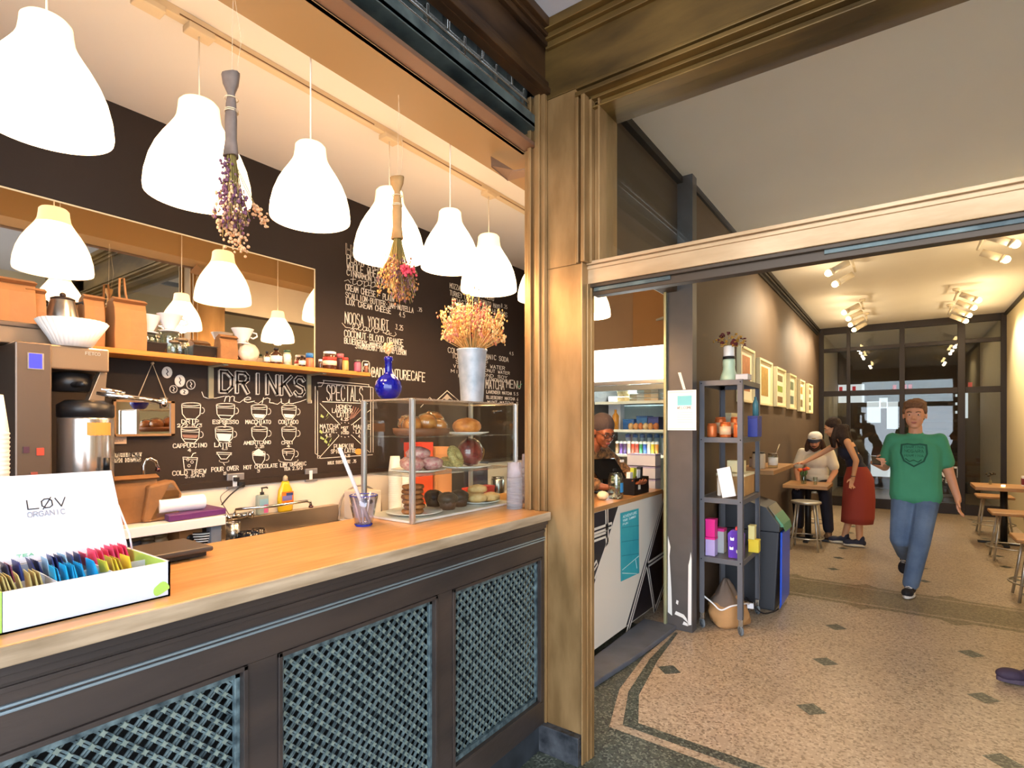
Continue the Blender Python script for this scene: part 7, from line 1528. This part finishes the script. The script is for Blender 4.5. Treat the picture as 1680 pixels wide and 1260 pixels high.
m = M(); m.T = F; P = [(.093, .04), (.095, .07), (.088, .10), (.065, .127), (.03, .138), (.0005, .14)]; m.lathe(P, (0, .01, 0), 28, sy=1.1); cap_o = m.build('cap', mat('cap_white', 'ece8e2', .8), t)
m = M(); m.T = F; vs = []
for z_ in (.045, .038):
    for j in range(13): w = -pi/2-1.15+2.3*j/12; vs += [(.092*cos(w), .01+.1*sin(w), z_+.01), (.092*cos(w)*1.0, .01+.1*sin(w)-.075*(cos((j-6)/6*1.3)), z_-.012)]
fs = []
for b0 in (0, 26):
    for j in range(12): q = (b0+2*j, b0+2*j+1, b0+2*j+3, b0+2*j+2); fs.append(q if b0 == 0 else q[::-1])
for j in range(12): fs.append((2*j+1, 26+2*j+1, 26+2*j+3, 2*j+3))
m.add(vs, fs, True); m.build('visor', mat('navy_visor', '1f2438', .7), cap_o)
m = M(); m.T = F; m.cbox((0, -.101, .078), (.05, .004, .012), rx=-.3); m.build('cap_print', mat('cap_print', 'b59a4a', .7), cap_o)
m = M(); m.ball((0, -.02, .80), .1, 18, 1.6, 1.2, 1.1); m.ball((0, -.02, .88), .1, 18, 1.58, 1.2, 1.5); m.ball((0, -.05, 1.04), .1, 18, 1.78, 1.25, 1.38); cap(m, (-.15, -.06, 1.145), (.15, -.06, 1.145), .066)
for s in (-1, 1): cap(m, (s*.175, -.06, 1.15), (s*.225, -.09, .97), .066, .072)
remeshed(m, 't_shirt', mat('cream_jersey', 'e9ddc6', .8, bump=.1, bscale=14), t, .009, 5)
trousers(t, hips, knees, anks, (0, .0, .70), mat('black_jeans', '23202a', .8), stop=.93)
for a in anks: shoe(t, a, (.05, -1), mat('brown_suede', '7a5c44', .8), mat('dark_sole', '3a2c24', .7))
# ---------- barista ----------
SK4 = mat('skin_deep', '8a4e30', .45, var=.1, vscale=12)
t = thing('person', 'barista in a dark beanie, glasses and brown patterned shirt leaning over the counter', 'person', (-2.22, 3.98, 0), radians(76))
hips = [(.09, 0, .90), (-.09, 0, .90)]; knees = [(.09, -.02, .50), (-.09, -.02, .50)]; anks = [(.09, .02, .10), (-.09, .02, .10)]
m = M(); legs_skin(m, hips, knees, anks); m.ball((0, 0, .93), .1, 16, 1.5, 1.1, 1.1); m.ball((0, -.05, 1.06), .1, 16, 1.35, 1, 1.4); m.ball((0, -.13, 1.20), .1, 16, 1.5, 1.1, 1.35); cap(m, (-.15, -.18, 1.32), (.15, -.18, 1.32), .05); cap(m, (0, -.18, 1.31), (0, -.25, 1.41), .05, .048)
LA = [(.17, -.18, 1.31), (.30, -.28, 1.16), (.20, -.46, 1.10)]; RA = [(-.17, -.18, 1.31), (-.27, -.26, 1.14), (-.15, -.44, 1.08)]
limb(m, LA, [.05, .04, .026]); limb(m, RA, [.05, .04, .026]); hand(m, LA[2], (-.4, -1, -.1), (-1, .3, 0), .5, sc=.95); hand(m, RA[2], (.4, -1, 0), (1, .3, 0), .5, sc=.95)
F = head_prims(m, (0, -.31, 1.495), -.25, .38, .98)
remeshed(m, 'body', SK4, t, .0065, 3); face_bits(t, F, None, mat('hair_black', '1a1312', .8), mat('lips_plum', '9a4a44', .4))
m = M(); m.T = F; m.ball((0, .03, .05), .1, 18, .93, 1.08, .98); m.ball((0, .05, .0), .085, 14, 1.02, .9, .8); remeshed(m, 'beanie', mat('grey_knit', '3f3330', .9, bump=.5, bscale=50), t, .007, 3)
m = M(); m.T = F
for s in (-1, 1): m.tube([(s*.033+.024*cos(w), -.103-.004*cos(2*w), .002+.018*sin(w)) for w in [j*pi/8 for j in range(16)]], .0022, 6, closed=True); m.tube([(s*.057, -.098, .008), (s*.083, -.02, .012)], .0018, 6)
m.tube([(-.009, -.106, .006), (.009, -.106, .006)], .002, 6); m.build('glasses', mat('dark_glasses', '1c1512', .3), t)
shp = mat('brown_patterned_cloth', 'a0703f', .8, col2='3d2a1e', vscale=45, bump=.1)
m = M(); m.ball((0, 0, .96), .1, 18, 1.62, 1.25, 1.0); m.ball((0, -.05, 1.06), .1, 18, 1.55, 1.2, 1.4); m.ball((0, -.13, 1.19), .1, 18, 1.72, 1.28, 1.3); cap(m, (-.15, -.18, 1.31), (.15, -.18, 1.31), .064); cap(m, (-.02, -.19, 1.345), (.02, -.2, 1.35), .06)
limb(m, LA[:2]+[Vector(LA[1]).lerp(Vector(LA[2]), .7)], [.066, .06, .05]); limb(m, RA[:2]+[Vector(RA[1]).lerp(Vector(RA[2]), .7)], [.066, .06, .05])
remeshed(m, 'shirt', shp, t, .009, 4); trousers(t, hips, knees, anks, (0, 0, .92), mat('black_jeans'))
for a in anks: shoe(t, a, (0, -1), mat('black_canvas_shoe'), mat('dark_sole'))
# ---------- seated person cut off at the right ----------
t = thing('person', 'person in dark trousers and plum shoes cut off by the right edge', 'person', (1.235, 4.37, 0), radians(-82))
hips = [(.09, 0, .55), (-.09, 0, .55)]; knees = [(.15, -.42, .52), (-.12, -.40, .52)]; anks = [(.15, -.22, .10), (-.12, -.58, .10)]
m = M(); legs_skin(m, hips, knees, anks); m.ball((0, 0, .56), .1, 16, 1.5, 1.1, 1.0); m.ball((0, 0, .75), .1, 16, 1.4, 1, 1.6); m.ball((0, 0, .93), .1, 16, 1.6, 1.1, 1.4); cap(m, (-.15, 0, 1.05), (.15, 0, 1.05), .052); cap(m, (0, 0, 1.05), (0, -.02, 1.16), .055, .05)
for s in (-1, 1): limb(m, [(s*.175, 0, 1.05), (s*.24, -.06, .80), (s*.14, -.28, .66)], [.05, .04, .026]); hand(m, (s*.14, -.28, .66), (-s*.2, -1, -.15), (-s, 0, 0), .4)
F = head_prims(m, (0, -.03, 1.24)); remeshed(m, 'body', SK1, t, .008, 3); face_bits(t, F, None, hair1, mat('lips_rose'))
m = M(); m.T = F; m.ball((0, .025, .045), .1, 18, .9, 1.0, .9); remeshed(m, 'hair', hair1, t, .008, 2)
m = M(); m.ball((0, 0, .72), .1, 18, 1.6, 1.2, 1.6); m.ball((0, 0, .92), .1, 18, 1.75, 1.25, 1.4); cap(m, (-.15, 0, 1.04), (.15, 0, 1.04), .066)
for s in (-1, 1): limb(m, [(s*.175, 0, 1.045), (s*.24, -.06, .80), (s*.17, -.2, .71)], [.066, .058, .045])
remeshed(m, 'jumper', mat('grey_jumper', '5a5a64', .8), t, .010, 4); trousers(t, hips, knees, anks, (0, 0, .56), mat('black_jeans'))
for a in anks: shoe(t, a, (.1, -1), mat('plum_shoe', '3c3046', .7), mat('plum_sole', '4a3f52', .6))
stool('low stool under the person cut off at the right edge', 1.21, 4.37, .46, 'round', .18)
